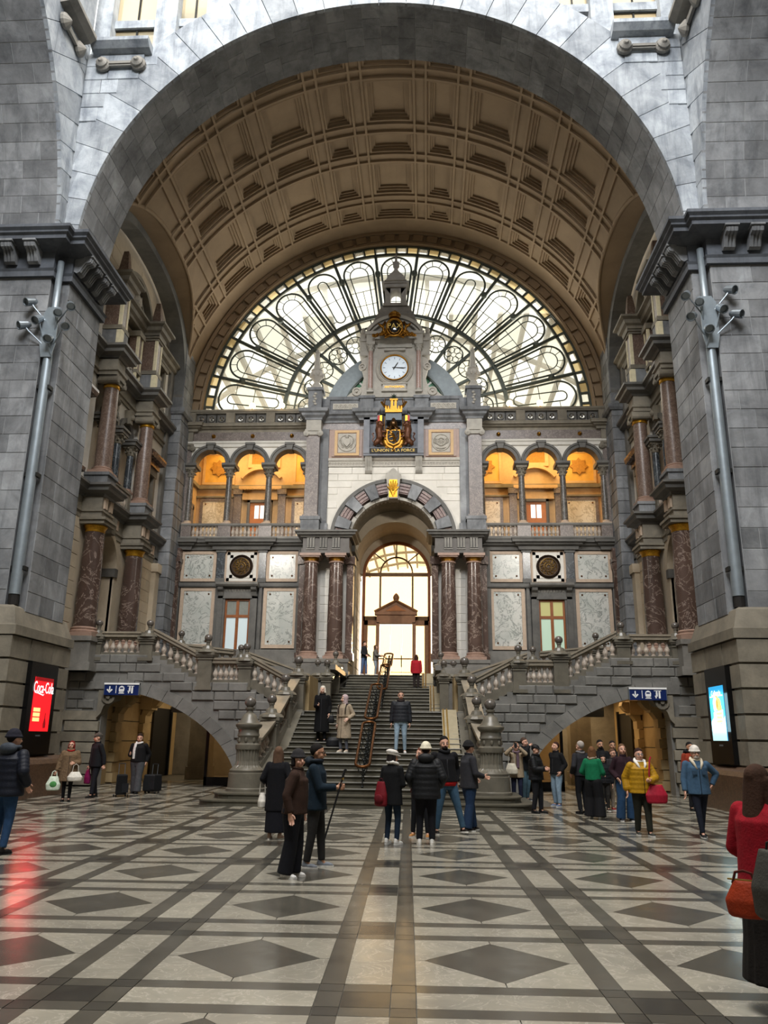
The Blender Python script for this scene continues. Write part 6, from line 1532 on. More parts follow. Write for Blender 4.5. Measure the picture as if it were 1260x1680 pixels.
    for k in range(8): a = pi*k/4; g.ball((c[0]+.38*cos(a), c[1]+.38*sin(a), 2.2), .07, 6, 4, (1, 1, 1.4))
    obj('newel_collar', g, 'newel_stone', N, autosm=40)
    obj('newel_dome', G().lathe([(.42, 2.84), (.36, 2.92), (.3, 3.02), (.25, 3.16), (.14, 3.24), (.12, 3.34), (.17, 3.38), (.18, 3.44), (.1, 3.48)], c, 18), 'newel_stone', N, autosm=40)
    obj('stone_ball', G().ball((c[0], c[1], 3.66), .22, 16, 11), 'ball_stone', N, smooth=True)
    for o in N.children:
        o.data.transform(Matrix.Diagonal((.74, .74, .705, 1)))
    M_ = empty('flight_balustrade', (S*-3.1, 25, 1), 'stone balustrade flanking the lower main flight near '+SIDE[S], 'balustrade')
    obj('cheek_wall', G().prism([(23.5, .2), (23.5, .75), (24.5, 1.35), (25.4, 1.45), (28.05, 2.65), (28.05, .01), (23.5, .01)][::-1], 0, -3.3, -2.66), 'newel_stone', M_)
    newel(M_, -3.12, 24.75, 1.2, 2.2, .44, .15); newel(M_, -3.1, 26.9, 2.0, 2.98, .44, .15)
    run(M_, (-3.32, 23.5, .85), (-3.14, 24.5, 1.35), 4, .8, .34); run(M_, (-3.12, 25.0, 1.55), (-3.1, 26.66, 2.2), 5, .84, .34); run(M_, (-3.1, 27.15, 2.35), (-3.02, 28.05, 2.8), 4, .84, .34)
    # ---- passage under the stair
    pr = obj('passage_room', G().box(-11.2, -10.25, FY+.55, 47, 0, 3.9).box(-3.2, -2.6, FY+.6, 47, 0, 3.9).box(-11.2, -2.6, 31.5, 47, 3.6, 3.9).box(-11.2, -8.4, 46.8, 47.2, 0, 3.9).box(-5.0, -2.6, 46.8, 47.2, 0, 3.9).box(-8.4, -5, 46.8, 47.2, 2.9, 3.9), 'passage_stone', label='warm lit stone passage under the stair behind the arch near '+SIDE[S], kind='structure')
    for y in (30.6, 33.6):
        for k in range(7): obj('pilaster_stone', G().box(-10.3, -10.0-(.06 if k % 2 else 0), y-.3, y+.3, .05+.36*k, .38+.36*k), 'passage_stone', pr)
        g = G().prism([(y-.4, 3.3), (y+.4, 3.3), (y+.35, 2.75), (y-.35, 2.75)], 0, -10.3, -9.75)
        g.prism([(-10.1, 3.25), (-9.5, 3.25), (-9.45, 3.1), (-9.6, 2.9), (-9.8, 2.8), (-10.0, 2.5), (-10.2, 2.5)], 1, y-.26, y+.26)
        obj('scroll_bracket', g, 'passage_stone', pr)
    obj('dark_doorway', G().box(-10.26, -10.22, 35.0, 37.3, 0, 2.9).box(-10.26, -10.15, 34.85, 35.0, 0, 3.0).box(-10.26, -10.15, 37.3, 37.45, 0, 3.0), 'dark_panel', pr)
    obj('glass_door_frame', G().box(-6.5, -6.4, 30.0, 30.1, 0, 2.7).box(-5.3, -5.2, 30.0, 30.1, 0, 1.6).box(-6.5, -5.2, 30.0, 30.1, 0, .3).box(-6.5, -5.2, 30, 30.1, 2.0, 2.1), 'dark_panel', pr)
    obj('glass_door_pane', G().box(-6.4, -5.3, 30.04, 30.06, .3, 2.0), 'door_glass', pr)
    obj('inner_pier', G().box(-8.35, -7.5, 34.2, 35, 0, 3.6).box(-8.42, -7.43, 34.13, 35.07, 0, .5), 'brown_grey_stone', pr)
    for y in (39.5, 42.5, 45): obj('wall_pilaster', G().box(-10.3, -10.05, y-.35, y+.35, 0, 3.5).box(-10.3, -9.98, y-.42, y+.42, 3.1, 3.3), 'passage_stone', pr)
    for z in (.75, 1.5, 2.25, 3.0): obj('wall_joint', G().box(-10.26, -10.235, 28.9, 34.8, z, z+.025), 'mortar_dark', pr)
    obj('shop_front', G().box(-8.4, -5.0, 47.3, 47.5, 0, 3), 'shop_glow', pr)
    lamp('passage_lamp', 'AREA', (S*-7.5, 38, 3.5), 230 if S > 0 else 420, (1.0, .78, .5) if S > 0 else (1.0, .68, .34), (0, 0, 0), 4, 9)
    lamp('passage_front_lamp', 'AREA', (S*-7.6, 31.2, 3.3), 45 if S > 0 else 110, (1.0, .74, .44) if S > 0 else (1.0, .62, .28), (0, 0, 0), 3, 1.5)
S = 1
# ---- bronze handrail loops up the middle of the stair
hr = empty('stair_handrail', (-.15, 22.3, .5), 'bronze double handrail with iron tracery up the middle of the stair', 'handrail')
for y0, z0, y1, z1 in ((22.25, .98, 24.75, 2.2), (25.3, 2.3, 28.3, 3.55), (31.2, 3.55, 34.2, 4.75), (34.9, 4.72, 37.0, 5.5)):
    d = Vector((0, y1-y0, z1-z0)); L = d.length; d.normalize(); r = .19; xc = -.12; pts = []
    for q in range(9): a = pi+pi*q/8; pts.append(Vector((xc+r*cos(a), y0, z0))+d*(r+r*sin(a)))
    for q in range(9): a = pi*q/8; pts.append(Vector((xc+r*cos(a), y0, z0))+d*(L-r+r*sin(a)))
    lp = obj('rail_loop', G().tube(pts, .04, 8, True), 'bronze', hr, smooth=True)
    g = G(); n = 7
    for k in range(n):
        p = Vector((xc, y0, z0))+d*(L*(k+.5)/n)
        g.tube([p+Vector((0, 0, -.05)), p+Vector((0, 0, -.9))], .018, 5)
        for dz in (.1, .35, .6): g.ball((p.x, p.y, p.z-dz), .035, 6, 4)
        for e in (1, -1): g.tube([p+Vector((e*.15, 0, -.03)), p+Vector((e*.1, 0, -.22)), p+Vector((0, 0, -.3))], .014, 4)
        if k < n-1:
            p2 = Vector((xc, y0, z0))+d*(L*(k+1.5)/n)
            g.tube([p+Vector((0, 0, -.45)), (p+p2)/2+Vector((0, 0, -.25)), p2+Vector((0, 0, -.45))], .014, 4).tube([p+Vector((0, 0, -.8)), (p+p2)/2+Vector((0, 0, -.6)), p2+Vector((0, 0, -.8))], .014, 4)
    obj('iron_tracery', g, 'iron', hr)
# ================================================================ masts with spotlights, screens, signs
for S in (1, -1):
    nm = SIDE[S]
    mast = empty('light_mast', (S*-9.98, 21.55, 5.1), 'grey steel pipe up the pier with a cluster of spotlights above '+nm, 'lamp')
    x, y = -9.98, 21.56
    g = G(); n = 14; v = []
    for j, (r, z) in enumerate(((.16, 5.05), (.16, 5.6), (.155, 8), (.14, 12.6), (.105, 13.6), (.1, 16.2))):
        for k in range(n):
            a = 2*pi*k/n; zz = z+(.34*(.5-.5*sin(a)) if j == 0 else 0); v.append((x+r*cos(a), y+r*sin(a), zz))
    # slanted mouth, open towards the hall
    for k in range(n): a = 2*pi*k/n; v[k] = (x+.16*cos(a), y+.16*sin(a), 5.08+(.42 if sin(a) < 0 else .42*(1-sin(a)))*(1 if sin(a) < .3 else .6))
    g.add(v, [(j*n+k, j*n+(k+1) % n, (j+1)*n+(k+1) % n, (j+1)*n+k) for j in range(5) for k in range(n)]+[tuple(5*n+k for k in range(n))])
    obj('pipe', g, 'galvanised', mast, smooth=True)
    obj('pipe_mouth', G().lathe([(.14, 5.2), (.145, 5.6)], (x, y, 0), 12), 'dark_void', mast)
    g = G().prism([(x-.16, 12.8), (x+.16, 12.8), (x+.24, 13.2), (x+.24, 14.3), (x+.12, 14.5), (x-.12, 14.5), (x-.24, 14.3), (x-.24, 13.2)], 1, y-.16, y-.12)
    obj('bracket_plate', g, 'galvanised', mast)
    for z in (6.2, 9.0, 11.8): obj('pipe_clamp', G().box(x-.2, x-.12, y-.05, y+.2, z, z+.12).box(x+.12, x+.2, y-.05, y+.2, z, z+.12), 'iron', mast)
    for k, (dx, dz, ax, tz) in enumerate(((-.62, 14.6, -.5, -.5), (-.72, 13.8, -.7, -.5), (-.3, 14.0, -.2, -.7), (.3, 14.25, .3, -.8), (.66, 14.45, .5, -.8), (.55, 13.75, .6, -.6), (.12, 13.35, .1, -.6))):
        p = Vector((x+dx, y-.32, dz)); d = Vector((ax, -.75, tz)).normalized()
        g = G().lathe([(.07, -.2), (.11, -.12), (.135, .16), (.14, .18), (.12, .18), (.1, .1), (.0, .1)], (0, 0, 0), 12)
        q = Vector((0, 0, 1)).rotation_difference(d); M = Matrix.Translation(p) @ q.to_matrix().to_4x4(); g.xf(M)
        sp = obj('spotlight', g, 'steel', mast, smooth=False)
        if k in (3, 4, 5):  # added fill lamps that brighten the facade, placed clear of the cans
            L_ = lamp('facade_fill_spot', 'SPOT', (S*(x+dx), y-.1, dz), 1500, (1.0, .94, .85), size=.1); L_.data.spot_size = radians(75); L_.data.spot_blend = 1.0
            L_.location = (S*(x+1.1), y+.3, dz+.2); tg = Vector((-S*(1.5+2*(k-4)), 38, 11.5+2.5*(k-4))); L_.rotation_euler = (tg-L_.location).to_track_quat('-Z', 'Y').to_euler()
        obj('bracket_arm', G().tube([(x+(.18 if dx > 0 else -.18), y-.14, dz-.55), (x+dx*.8, y-.3, dz-.18), p[:]], .022, 5), 'galvanised', sp)
    # advertising screen
    X0 = -9.5
    y0, y1 = (22.18, 23.83) if S > 0 else (21.8, 23.4)
    ad = empty('advertising_screen', (S*-9.6, (y0+y1)/2, 1.17), 'tall black advertising display lit %s on the rusticated pier base' % ('red with a white script' if S > 0 else 'blue with orange fruit cups'), 'screen')
    obj('housing', G().box(-9.7, X0, y0, y1, 1.17, 3.7), 'dark_panel', ad)
    a, b, c, d = (22.46, 23.58, 1.80, 3.3) if S > 0 else (22.07, 23.15, 1.77, 3.2)
    obj('lit_panel', G().box(X0-.01, X0+.012, a, b, c, d), 'screen_red' if S > 0 else 'screen_blue', ad)
    # things shown on the panel, thin flat print
    def PM(u, v, dz=.016): # u 0..1 in reading direction, v 0..1 up, on the panel
        yy = (a+(b-a)*u) if S > 0 else (b-(b-a)*u)
        return Matrix.Translation((S*(X0+dz), yy, c+(d-c)*v)) @ (Matrix.Rotation(pi/2, 4, 'Z') if S > 0 else Matrix.Rotation(-pi/2, 4, 'Z')) @ UP
    def print_(name, pts, mat, dz=.014):
        g = G()
        q = [((a+(b-a)*u) if S > 0 else (b-(b-a)*u), c+(d-c)*v) for u, v in pts]
        g.prism(q, 0, X0+dz-.003, X0+dz); obj(name, g, mat, ad)
    def disc(u, v, r, n=18, e=1): return [(u+r*cos(2*pi*k/n), v+r*e*.75*sin(2*pi*k/n)) for k in range(n)]
    if S > 0:
        print_('printed_band', [(0, .93), (1, .93), (1, 1), (0, 1)], 'screen_dark')
        text('printed_script', 'Coca-Cola', .3, 'screen_white', ad, PM(.5, .8), .002, (.95, 1.5))
        print_('printed_swash', [(.03, .7), (.2, .72), (.5, .68), (.56, .7), (.5, .66), (.2, .695)], 'screen_white')
        for k in range(3): print_('printed_label', [(.08, .36-.09*k), (.44, .36-.09*k), (.44, .43-.09*k), (.08, .43-.09*k)], 'screen_cream')
        print_('printed_bottle', [(.68, .06), (.82, .06), (.83, .14), (.8, .2), (.77, .26), (.77, .34), (.73, .34), (.73, .26), (.7, .2), (.67, .14)], 'screen_dark')
    else:
        print_('printed_fade', [(0, 0), (1, 0), (1, .45), (.7, .3), (.4, .5), (0, .35)], 'screen_pale')
        text('printed_title', 'Culinaria', .2, 'screen_white', ad, PM(.5, .87), .002)
        print_('printed_rule', [(.05, .8), (.95, .81), (.95, .83), (.05, .82)], 'screen_white')
        for u, v, r, m in ((.42, .68, .17, 'screen_cream'), (.62, .66, .17, 'screen_orange'), (.5, .74, .12, 'screen_orange'), (.36, .6, .1, 'screen_cream'), (.72, .59, .1, 'screen_orange')): print_('printed_fruit', disc(u, v, r), m, .015+r*.02)
        print_('printed_card', [(.2, .3), (.85, .34), (.9, .56), (.24, .52)], 'screen_cream', .019)
        for q_ in range(3):
            zz_ = [(.45+.05*k, .5-.07*q_+(.02 if k % 2 else -.02)) for k in range(8)]; print_('printed_scrawl', zz_+[(u, v-.018) for u, v in zz_[::-1]], 'screen_orange', .023)
    obj('maker_plate', G().box(X0-.002, X0+.004, (a+b)/2-.14, (a+b)/2+.14, c-.14, c-.1), 'steel', ad)
    lamp('screen_light', 'AREA', (S*-9.4, (a+b)/2, 2.5), 14, (1, .08, .08) if S > 0 else (.5, .85, 1), (0, radians(90*-S)+(pi if S < 0 else 0), 0), 1.0, 1.4)
    # hanging station sign
    x0, x1 = (-9.75, -8.52)
    sg = empty('station_sign', (S*(x0+x1)/2, 28.15, 3.1), 'blue station sign with arrow, train and waiting room pictograms near '+nm, 'sign')
    obj('board', G().box(x0, x1, 28.1, 28.2, 3.08, 3.44), 'sign_blue', sg); obj('top_rail', G().box(x0-.02, x1+.02, 28.08, 28.22, 3.44, 3.5), 'sign_white', sg)
    obj('side_rail', G().box(x0-.02, x0, 28.09, 28.21, 3.08, 3.5).box(x1, x1+.02, 28.09, 28.21, 3.08, 3.5), 'steel', sg)
    obj('sign_stay', G().box(x0+.3, x0+.34, 28.14, 28.4, 3.46, 3.5).box(x1-.34, x1-.3, 28.14, 28.4, 3.46, 3.5), 'steel', sg)
    bx_ = min(S*x0, S*x1)
    def pic(name, gg):
        if S < 0: gg.v = [(-x, y, z) for x, y, z in gg.v]; gg.f = [f[::-1] for f in gg.f]
        obj(name, gg, 'sign_white', sg)
    Y2 = (28.09, 28.1); X_ = lambda t: bx_+t
    pic('arrow', G().box(X_(.17), X_(.21), *Y2, 3.2, 3.38).prism([(X_(.08), 3.26), (X_(.12), 3.29), (X_(.19), 3.22), (X_(.26), 3.29), (X_(.3), 3.26), (X_(.19), 3.15)], 1, *Y2))
    pic('divider', G().box(X_(.41), X_(.43), *Y2, 3.14, 3.4))
    pic('train_pictogram', G().prism([(X_(.53), 3.2), (X_(.71), 3.2), (X_(.72), 3.3), (X_(.69), 3.37), (X_(.62), 3.4), (X_(.55), 3.37), (X_(.52), 3.3)], 1, *Y2).box(X_(.52), X_(.72), *Y2, 3.13, 3.155).box(X_(.55), X_(.69), *Y2, 3.165, 3.185))
    g = G().box(X_(.56), X_(.68), 28.085, 28.092, 3.29, 3.34); 
    if S < 0: g.v = [(-x, y, z) for x, y, z in g.v]
    obj('train_window', g, 'sign_blue', sg)
    pic('waiting_pictogram', G().box(X_(.82), X_(1.06), *Y2, 3.38, 3.4).box(X_(.88), X_(.94), *Y2, 3.22, 3.34).box(X_(.84), X_(.94), *Y2, 3.2, 3.23).box(X_(.86), X_(.9), *Y2, 3.14, 3.2).box(X_(.97), X_(1.03), *Y2, 3.14, 3.34).lathe_y([(.025, 0), (.025, .01)], (X_(.91), 28.1, 3.355), 8).lathe_y([(.025, 0), (.025, .01)], (X_(1.0), 28.1, 3.36), 8))
S = 1
# ================================================================ people
TS = bpy.data.scenes.new('workbench')      # a scratch scene for evaluating modifiers; removed at the end
def fab(col, rough=.85, kind=''):
    k = 'cloth_'+col.lstrip('#')+kind
    if k not in MATS:
        t = NT(k); n = t.noise(18, 4, .6); c = lin(col)
        kk = t.ramp(n, (.3, tuple(x*.8 for x in c[:3])+(1,)), (.7, tuple(min(1, x*1.15) for x in c[:3])+(1,)))
        t.bump(t.noise(60 if kind != 'fur' else 25, 3), .25 if kind != 'fur' else .9, .02); t.out(kk, rough, 0, .25)
    return k
for n_, c_ in (('skin_fair', '#d0a088'), ('skin_tan', '#b4866a'), ('skin_pale', '#d8b09a')): plain(n_, c_, .5, var=.06, scale=20)
plain('eye_white', '#cfc8c0', .2); plain('eye_dark', '#1d1512', .15); plain('lip', '#8d4a44', .5)
def cap(g, a, b, ra, rb, n=10, m=4):
    """tapered capsule"""
    a, b = Vector(a), Vector(b); d = b-a; L = d.length
    if L < 1e-5: return g.ball(a, ra, n, 6)
    q = Vector((0, 0, 1)).rotation_difference(d.normalized()).to_matrix().to_4x4(); q.translation = a
    pr = [(ra*sin(pi/2*k/m)+1e-4, -ra*cos(pi/2*k/m)) for k in range(m+1)]+[(rb*cos(pi/2*k/m)+1e-4, L+rb*sin(pi/2*k/m)) for k in range(m+1)]
    s0 = len(g.v); g.lathe(pr, (0, 0, 0), n); return g.xf(q, s0)
def loft(g, rings, n=20):
    """closed body through elliptical rings (cx, cy, z, rx, ry)"""
    v = []
    for cx, cy, z, rx, ry in rings:
        for k in range(n): a = 2*pi*k/n; v.append((cx+rx*cos(a), cy+ry*sin(a), z))
    f = [(j*n+k, j*n+(k+1) % n, (j+1)*n+(k+1) % n, (j+1)*n+k) for j in range(len(rings)-1) for k in range(n)]
    f += [tuple(range(n-1, -1, -1)), tuple((len(rings)-1)*n+k for k in range(n))]
    return g.add(v, f)
def remesh(g, name, mat, vox, smooth=2):
    me = bpy.data.meshes.new(name); me.from_pydata(g.v, [], g.f)
    o = bpy.data.objects.new(name+'_tmp', me); TS.collection.objects.link(o)
    m = o.modifiers.new('r', 'REMESH'); m.mode = 'VOXEL'; m.voxel_size = vox
    if smooth: s_ = o.modifiers.new('s', 'SMOOTH'); s_.iterations = smooth; s_.factor = .5
    vl = TS.view_layers[0]; vl.update()
    out = bpy.data.meshes.new_from_object(o.evaluated_get(vl.depsgraph))
    bpy.data.objects.remove(o); bpy.data.meshes.remove(me); out.name = name
    out.materials.clear(); out.materials.append(MATS[mat]); out.polygons.foreach_set('use_smooth', [True]*len(out.polygons)); return out
def cone(g, a, b, ra, rb, n=14):
    """tapered limb of cloth with flat ends"""
    a, b = Vector(a), Vector(b); d = b-a
    q = Vector((0, 0, 1)).rotation_difference(d.normalized()).to_matrix().to_4x4(); q.translation = a
    s0 = len(g.v); g.lathe([(ra*.7, 0), (ra, .004), ((ra+rb)/2, d.length/2), (rb, d.length-.004), (rb*.7, d.length)], (0, 0, 0), n); return g.xf(q, s0)
def hand_mesh(grip):
    """right hand hanging from the wrist at the origin: fingers along -z, thumb towards -y, palm towards +x"""
    g = G(); loft(g, [(0, 0, .0, .024, .03), (0, 0, -.03, .02, .036), (0, .0, -.06, .018, .044), (.0, 0, -.09, .016, .044), (0, 0, -.098, .012, .04)], 12)
    for k, (y, L) in enumerate(((-.032, .07), (-.011, .08), (.011, .075), (.031, .058))):
        p = Vector((0, y, -.092)); a = .25 if not grip else .9
        for s_ in range(3):
            l = L*(.45, .32, .25)[s_]; q = p+Vector((sin(a)*l, 0, -cos(a)*l)); cap(g, p, q, .0092-.0008*s_, .0086-.0008*s_, 8, 3); p = q; a += .3 if not grip else .85
    p = Vector((.004, -.03, -.025)); q = Vector((.018, -.058, -.055)); r = Vector((.03, -.062, -.085)) if not grip else Vector((.046, -.045, -.075))
    cap(g, p, q, .013, .0105, 8, 3); cap(g, q, r, .0105, .0085, 8, 3)
    return g
HANDV = {}
def hand_verts(grip):
    if grip not in HANDV:
        me = remesh(hand_mesh(grip), 'hand', 'skin_fair', .0062, 2); HANDV[grip] = ([v.co.copy() for v in me.vertices], [tuple(p.vertices) for p in me.polygons]); bpy.data.meshes.remove(me)
    return HANDV[grip]
def ik(a, b, l1, l2, pole):
    a, b = Vector(a), Vector(b); d = b-a; L = min(d.length, (l1+l2)*.999); d.normalize(); b = a+d*L
    x = (l1*l1-l2*l2+L*L)/(2*L); h = sqrt(max(0, l1*l1-x*x)); p = Vector(pole); p = (p-d*p.dot(d)).normalized()
    return a+d*x+p*h, b
def person(pos, H, yaw, label, top=('coat', '#222', .5), bottom=('trousers', '#222', 1.0), shoes='#222', hair=('short', '#2a1d16'), hat=None, skin='skin_fair', head=(0, 0), hands=None, feet=None,
           build=1.0, lean=0, extras=(), vox=.013, group=None):
    k = H/1.75; bw = build
    o_loc = Vector(pos)
    HIP, SH, HC = .93, 1.39, 1.612
    ly = -lean
    feet = feet or ((.1, .02, 0), (-.1, -.02, 0))          # (x, y, z) of each ankle, left (+x) then right
    hands = hands or ((.26, -.02, .84), (-.26, -.02, .84))
    shl = [Vector((s_*.178*bw, ly*.8, SH)) for s_ in (1, -1)]
    hipc = Vector(((feet[0][0]+feet[1][0])*.2, (feet[0][1]+feet[1][1])*.3, HIP-.02+min(f[2] for f in feet)))
    arms, legs = [], []
    for i, s_ in enumerate((1, -1)):
        t = hands[i]; pole = t[3] if len(t) > 3 else (s_*.5, .8, -.3)
        el, wr = ik(shl[i], t[:3], .29, .265, pole); arms.append((shl[i], el, wr))
        f = Vector(feet[i][:3])+Vector((0, 0, .09)); h_ = hipc+Vector((s_*.09, 0, 0))
        kn, an = ik(h_, f, .418, .408, (s_*.08, -1, 0)); legs.append((h_, kn, an))
    # ---- body: one continuous surface
    g = G()
    loft(g, [(hipc.x, hipc.y, hipc.z-.1, .1, .08), (hipc.x, hipc.y, hipc.z-.03, .16*bw, .11*bw), (hipc.x*.6, hipc.y*.6, hipc.z+.07, .155*bw, .11*bw), (0, ly*.3, 1.12, .135*bw, .1*bw), (0, ly*.6, 1.27, .16*bw, .115*bw), (0, ly*.8, 1.38, .165*bw, .105), (0, ly*.85, 1.45, .1, .08), (0, ly*.9, 1.48, .055, .055)])
    for i in (0, 1):
        a, b, c = arms[i]; cap(g, a, b, .052*bw, .042); cap(g, b, c, .042, .027)
        a, b, c = legs[i]; cap(g, a, b, .085*bw, .058); cap(g, b, c, .056, .036); cap(g, c, c+Vector((0, -.05, -.05)), .033, .024)
    hp = Vector((0, ly-.015, HC)); HM = Matrix.Translation(hp) @ Matrix.Rotation(radians(head[0]), 4, 'Z') @ Matrix.Rotation(radians(head[1]), 4, 'X') @ Matrix.Scale(1.06, 4)
    cap(g, (0, ly*.85, 1.42), hp+Vector((0, .01, -.04)), .056, .052)
    s0 = len(g.v)
    g.ball((0, .012, .03), 1, 16, 12, (.076, .095, .098)); g.ball((0, -.018, -.045), 1, 14, 10, (.06, .072, .07)); g.ball((0, -.045, -.085), .03, 10, 7)
    cap(g, (0, -.085, .015), (0, -.112, -.028), .011, .015, 8, 3)
    for s_ in (1, -1): g.ball((s_*.077, .008, -.008), 1, 8, 6, (.012, .02, .032)); g.ball((s_*.04, -.062, -.035), .026, 8, 6); g.ball((s_*.033, -.08, .024), 1, 8, 5, (.024, .01, .008))
    g.xf(HM, s0)
    for i, s_ in enumerate((1, -1)):                     # wrist stub so hand and forearm join
        pass
    g.v = [tuple(c*k for c in p) for p in g.v]
    me = remesh(g, 'person', skin, vox*k/1.0, 2)
    # hands joined on to the body mesh
    bm = bmesh.new(); bm.from_mesh(me)
    for i, s_ in enumerate((1, -1)):
        a, b, c = arms[i]; d = (c-b).normalized(); grip = len(hands[i]) > 4 and hands[i][4]
        vs, fs = hand_verts(bool(grip))
        thumb = Vector((0, -1, .25)) if abs(d.y) < .8 else Vector((-s_*.3, 0, 1))
        th = (thumb-d*thumb.dot(d)).normalized(); X = th.cross(d)          # right-handed frame, z = -d, y = -thumb
        Mh = Matrix((X*(-1), -th, -d)).transposed().to_4x4()
        if s_ > 0: Mh = Mh @ Matrix.Diagonal((-1, 1, 1, 1)) if Mh.determinant() > 0 else Mh
        Mh = Matrix.Translation((c-d*.012)*k) @ Mh @ Matrix.Scale(k, 4)
        nv = [bm.verts.new(Mh @ v) for v in vs]; fl = Mh.determinant() < 0
        for f in fs: bm.faces.new([nv[q] for q in (f[::-1] if fl else f)])
    for f in bm.faces: f.smooth = True
    bm.to_mesh(me); bm.free()
    body = bpy.data.objects.new('person', me); COL.objects.link(body); body.location = o_loc; body.rotation_euler = (0, 0, radians(yaw)); ORG[body.name] = o_loc
    tagit(body, label, 'person', group)
    def put(name, mesh_or_g, mat=None, sm=True, lab=None):
        if isinstance(mesh_or_g, G):
            mesh_or_g.v = [tuple(c*k for c in p) for p in mesh_or_g.v]; mesh_or_g = mesh_or_g.mesh(name, mats=[mat], smooth=sm)
        o = bpy.data.objects.new(name, mesh_or_g); COL.objects.link(o); o.parent = body; ORG[o.name] = o_loc
        if lab: o['label'] = lab
        return o
    def rm(name, g, mat, v=.014, smooth=2, lab=None):
        g.v = [tuple(c*k for c in p) for p in g.v]; return put(name, remesh(g, name, mat, v*k, smooth), lab=lab)
    # ---- trousers or skirt
    kind = bottom[0]
    g = G()
    if kind == 'skirt':
        zb = bottom[2]; fl = bottom[3] if len(bottom) > 3 else .22; n = 40; rings = []
        for z, r in ((1.04, .15), (.93, .18*bw), (.8, .19*bw), ((.8+zb)/2, (.19+fl)/2), (zb, fl)): rings.append((hipc.x*.5, hipc.y*.5, z, r, r*.82))
        loft(g, rings, n)
        if len(bottom) > 4:
            for q, (x, y, z) in enumerate(g.v):
                a = atan2(y, x); w = 1+.045*math.cos(a*20)*max(0, min(1, (.95-z)/.3)); g.v[q] = (x*w, y*w, z)
        rm('skirt', g, fab(bottom[1]), .013, 1)
    else:
        w = bottom[2]
        loft(g, [(hipc.x, hipc.y, hipc.z-.12, .15*bw, .11*bw), (hipc.x, hipc.y, hipc.z-.02, .178*bw, .128*bw), (hipc.x, hipc.y, hipc.z+.1, .168*bw, .122*bw)], 18)
        for a, b, c in legs:
            cap(g, a+Vector((0, 0, -.02)), b, .105*bw*(.5+.5*w), .072*w, 12); d = (c-b).normalized()
            if w > 1.15: cone(g, b, c+d*.03, .075*w, .085*w)
            else: cone(g, b, c+d*.0, .07*w, .054*w)
        rm('trousers', g, fab(bottom[1]), .013, 2)
    # ---- shoes
    for i, s_ in enumerate((1, -1)):
        c = legs[i][2]; f = feet[i]; tilt = f[3] if len(f) > 3 else 0; out = s_*.14
        g = G()
        for j, (y, z, rx, ry, rz) in enumerate(((.015, .045, .042, .06, .05), (-.075, .032, .044, .085, .036), (-.12, .026, .04, .06, .028), (.02, .08, .04, .045, .05))): g.ball((0, y, z), 1, 12, 8, (rx, ry, rz))
        g.v = [(x, y, max(z, .0)) for x, y, z in g.v]
        M = Matrix.Translation((c.x, c.y, c.z-.09)) @ Matrix.Rotation(radians(tilt), 4, 'X') @ Matrix.Rotation(out, 4, 'Z'); g.xf(M)
        sh = rm('shoe', g, fab(shoes, .5), .011, 1)
        g = G(); pts = [(.045*cos(a)*(1 if sin(a) > 0 else 1.05), -.05+.135*sin(a)) for a in [2*pi*q/16 for q in range(16)]]
        g.prism(pts, 2, 0, .022); g.xf(M); put('sole', g, fab('#d8d6d0' if shoes not in ('#111111', '#161514') else '#151515'), False)
    # ---- upper garment
    kind, col, hem = top[:3]; fl = top[3] if len(top) > 3 else 1.0; puff = 'puffer' in kind; fur = kind == 'fur'
    g = G(); ex = .022 if not puff else .04
    if fur: ex = .045
    z = hem; rings = []
    zs = [hem]; 
    while z < 1.33: z += .035; zs.append(min(z, 1.33))
    for z in zs:
        t = (1.40-z)/(1.40-.9)
        rx = (.178 if z > 1.25 else .165+.03*min(1, t))*bw+ex*.8; ry = (.122+.012*min(1, t))*bw+ex
        if z < .93: e = (.93-z); rx += e*.09*fl; ry += e*.1*fl
        if puff: q = .011*abs(sin(pi*z/.1)); rx += q; ry += q
        lx = hipc.x*max(0, min(1, (1.2-z)/.3)); lyy = ly*max(0, min(1, (z-.95)/.45))+hipc.y*.6*max(0, min(1, (1.1-z)/.3))
        rings.append((lx, lyy, z, rx, ry))
    rings += [(0, ly*.8, 1.375, .172*bw+ex*.5, .108+ex*.8), (0, ly*.82, 1.41, .148*bw+ex*.4, .098+ex*.6), (0, ly*.85, 1.445, .112+ex*.3, .088+ex*.4), (0, ly*.9, 1.49, .08+ex*.2, .075+ex*.2)]
    loft(g, rings, 24)
    for a, b, c in arms:
        r1, r2, r3 = (.062*bw+ex*.35, .054+ex*.5, .042+ex*.5)
        cap(g, a+Vector((0, 0, .0)), b, r1, r2, 12); d = (c-b).normalized(); cap(g, b, b.lerp(c, .25), r2, r2, 12); cone(g, b, c-d*.02, r2, r3)
        if puff:
            for q in range(5): cap(g, a.lerp(b, q/5+.06), a.lerp(b, q/5+.12), r1*1.06, r1*1.06, 10, 3); cap(g, b.lerp(c, q/6+.06), b.lerp(c, q/6+.1), r2*1.05, r2*1.05, 10, 3)
    nm = {'coat': 'coat', 'puffer': 'puffer_jacket', 'jacket': 'jacket', 'fur': 'fur_coat', 'sweater': 'sweater'}[kind]
    gm = rm(nm, g, fab(col, .9 if not puff else .55, 'fur' if fur else ''), .014, 2 if not puff else 1)
    # collar and front closing
    g = G()
    if kind != 'sweater':
        g.tube([(.078*cos(a), ly*.9-.005+.075*sin(a), 1.492+.014*sin(a)) for a in [2*pi*q/16 for q in range(16)]], .02 if not fur else .045, 6, True); put('collar', g, fab(top[4] if len(top) > 4 else col, .9))
        g = G(); pts = []
        for cx, cy, z, rx, ry in rings[:-4][::3]: pts.append((cx, cy-ry-.002, z))
        g.tube(pts, .006, 4); put('front_placket', g, fab('#15151a' if sum(lin(col)[:3]) > .1 else '#3a3a3c'))
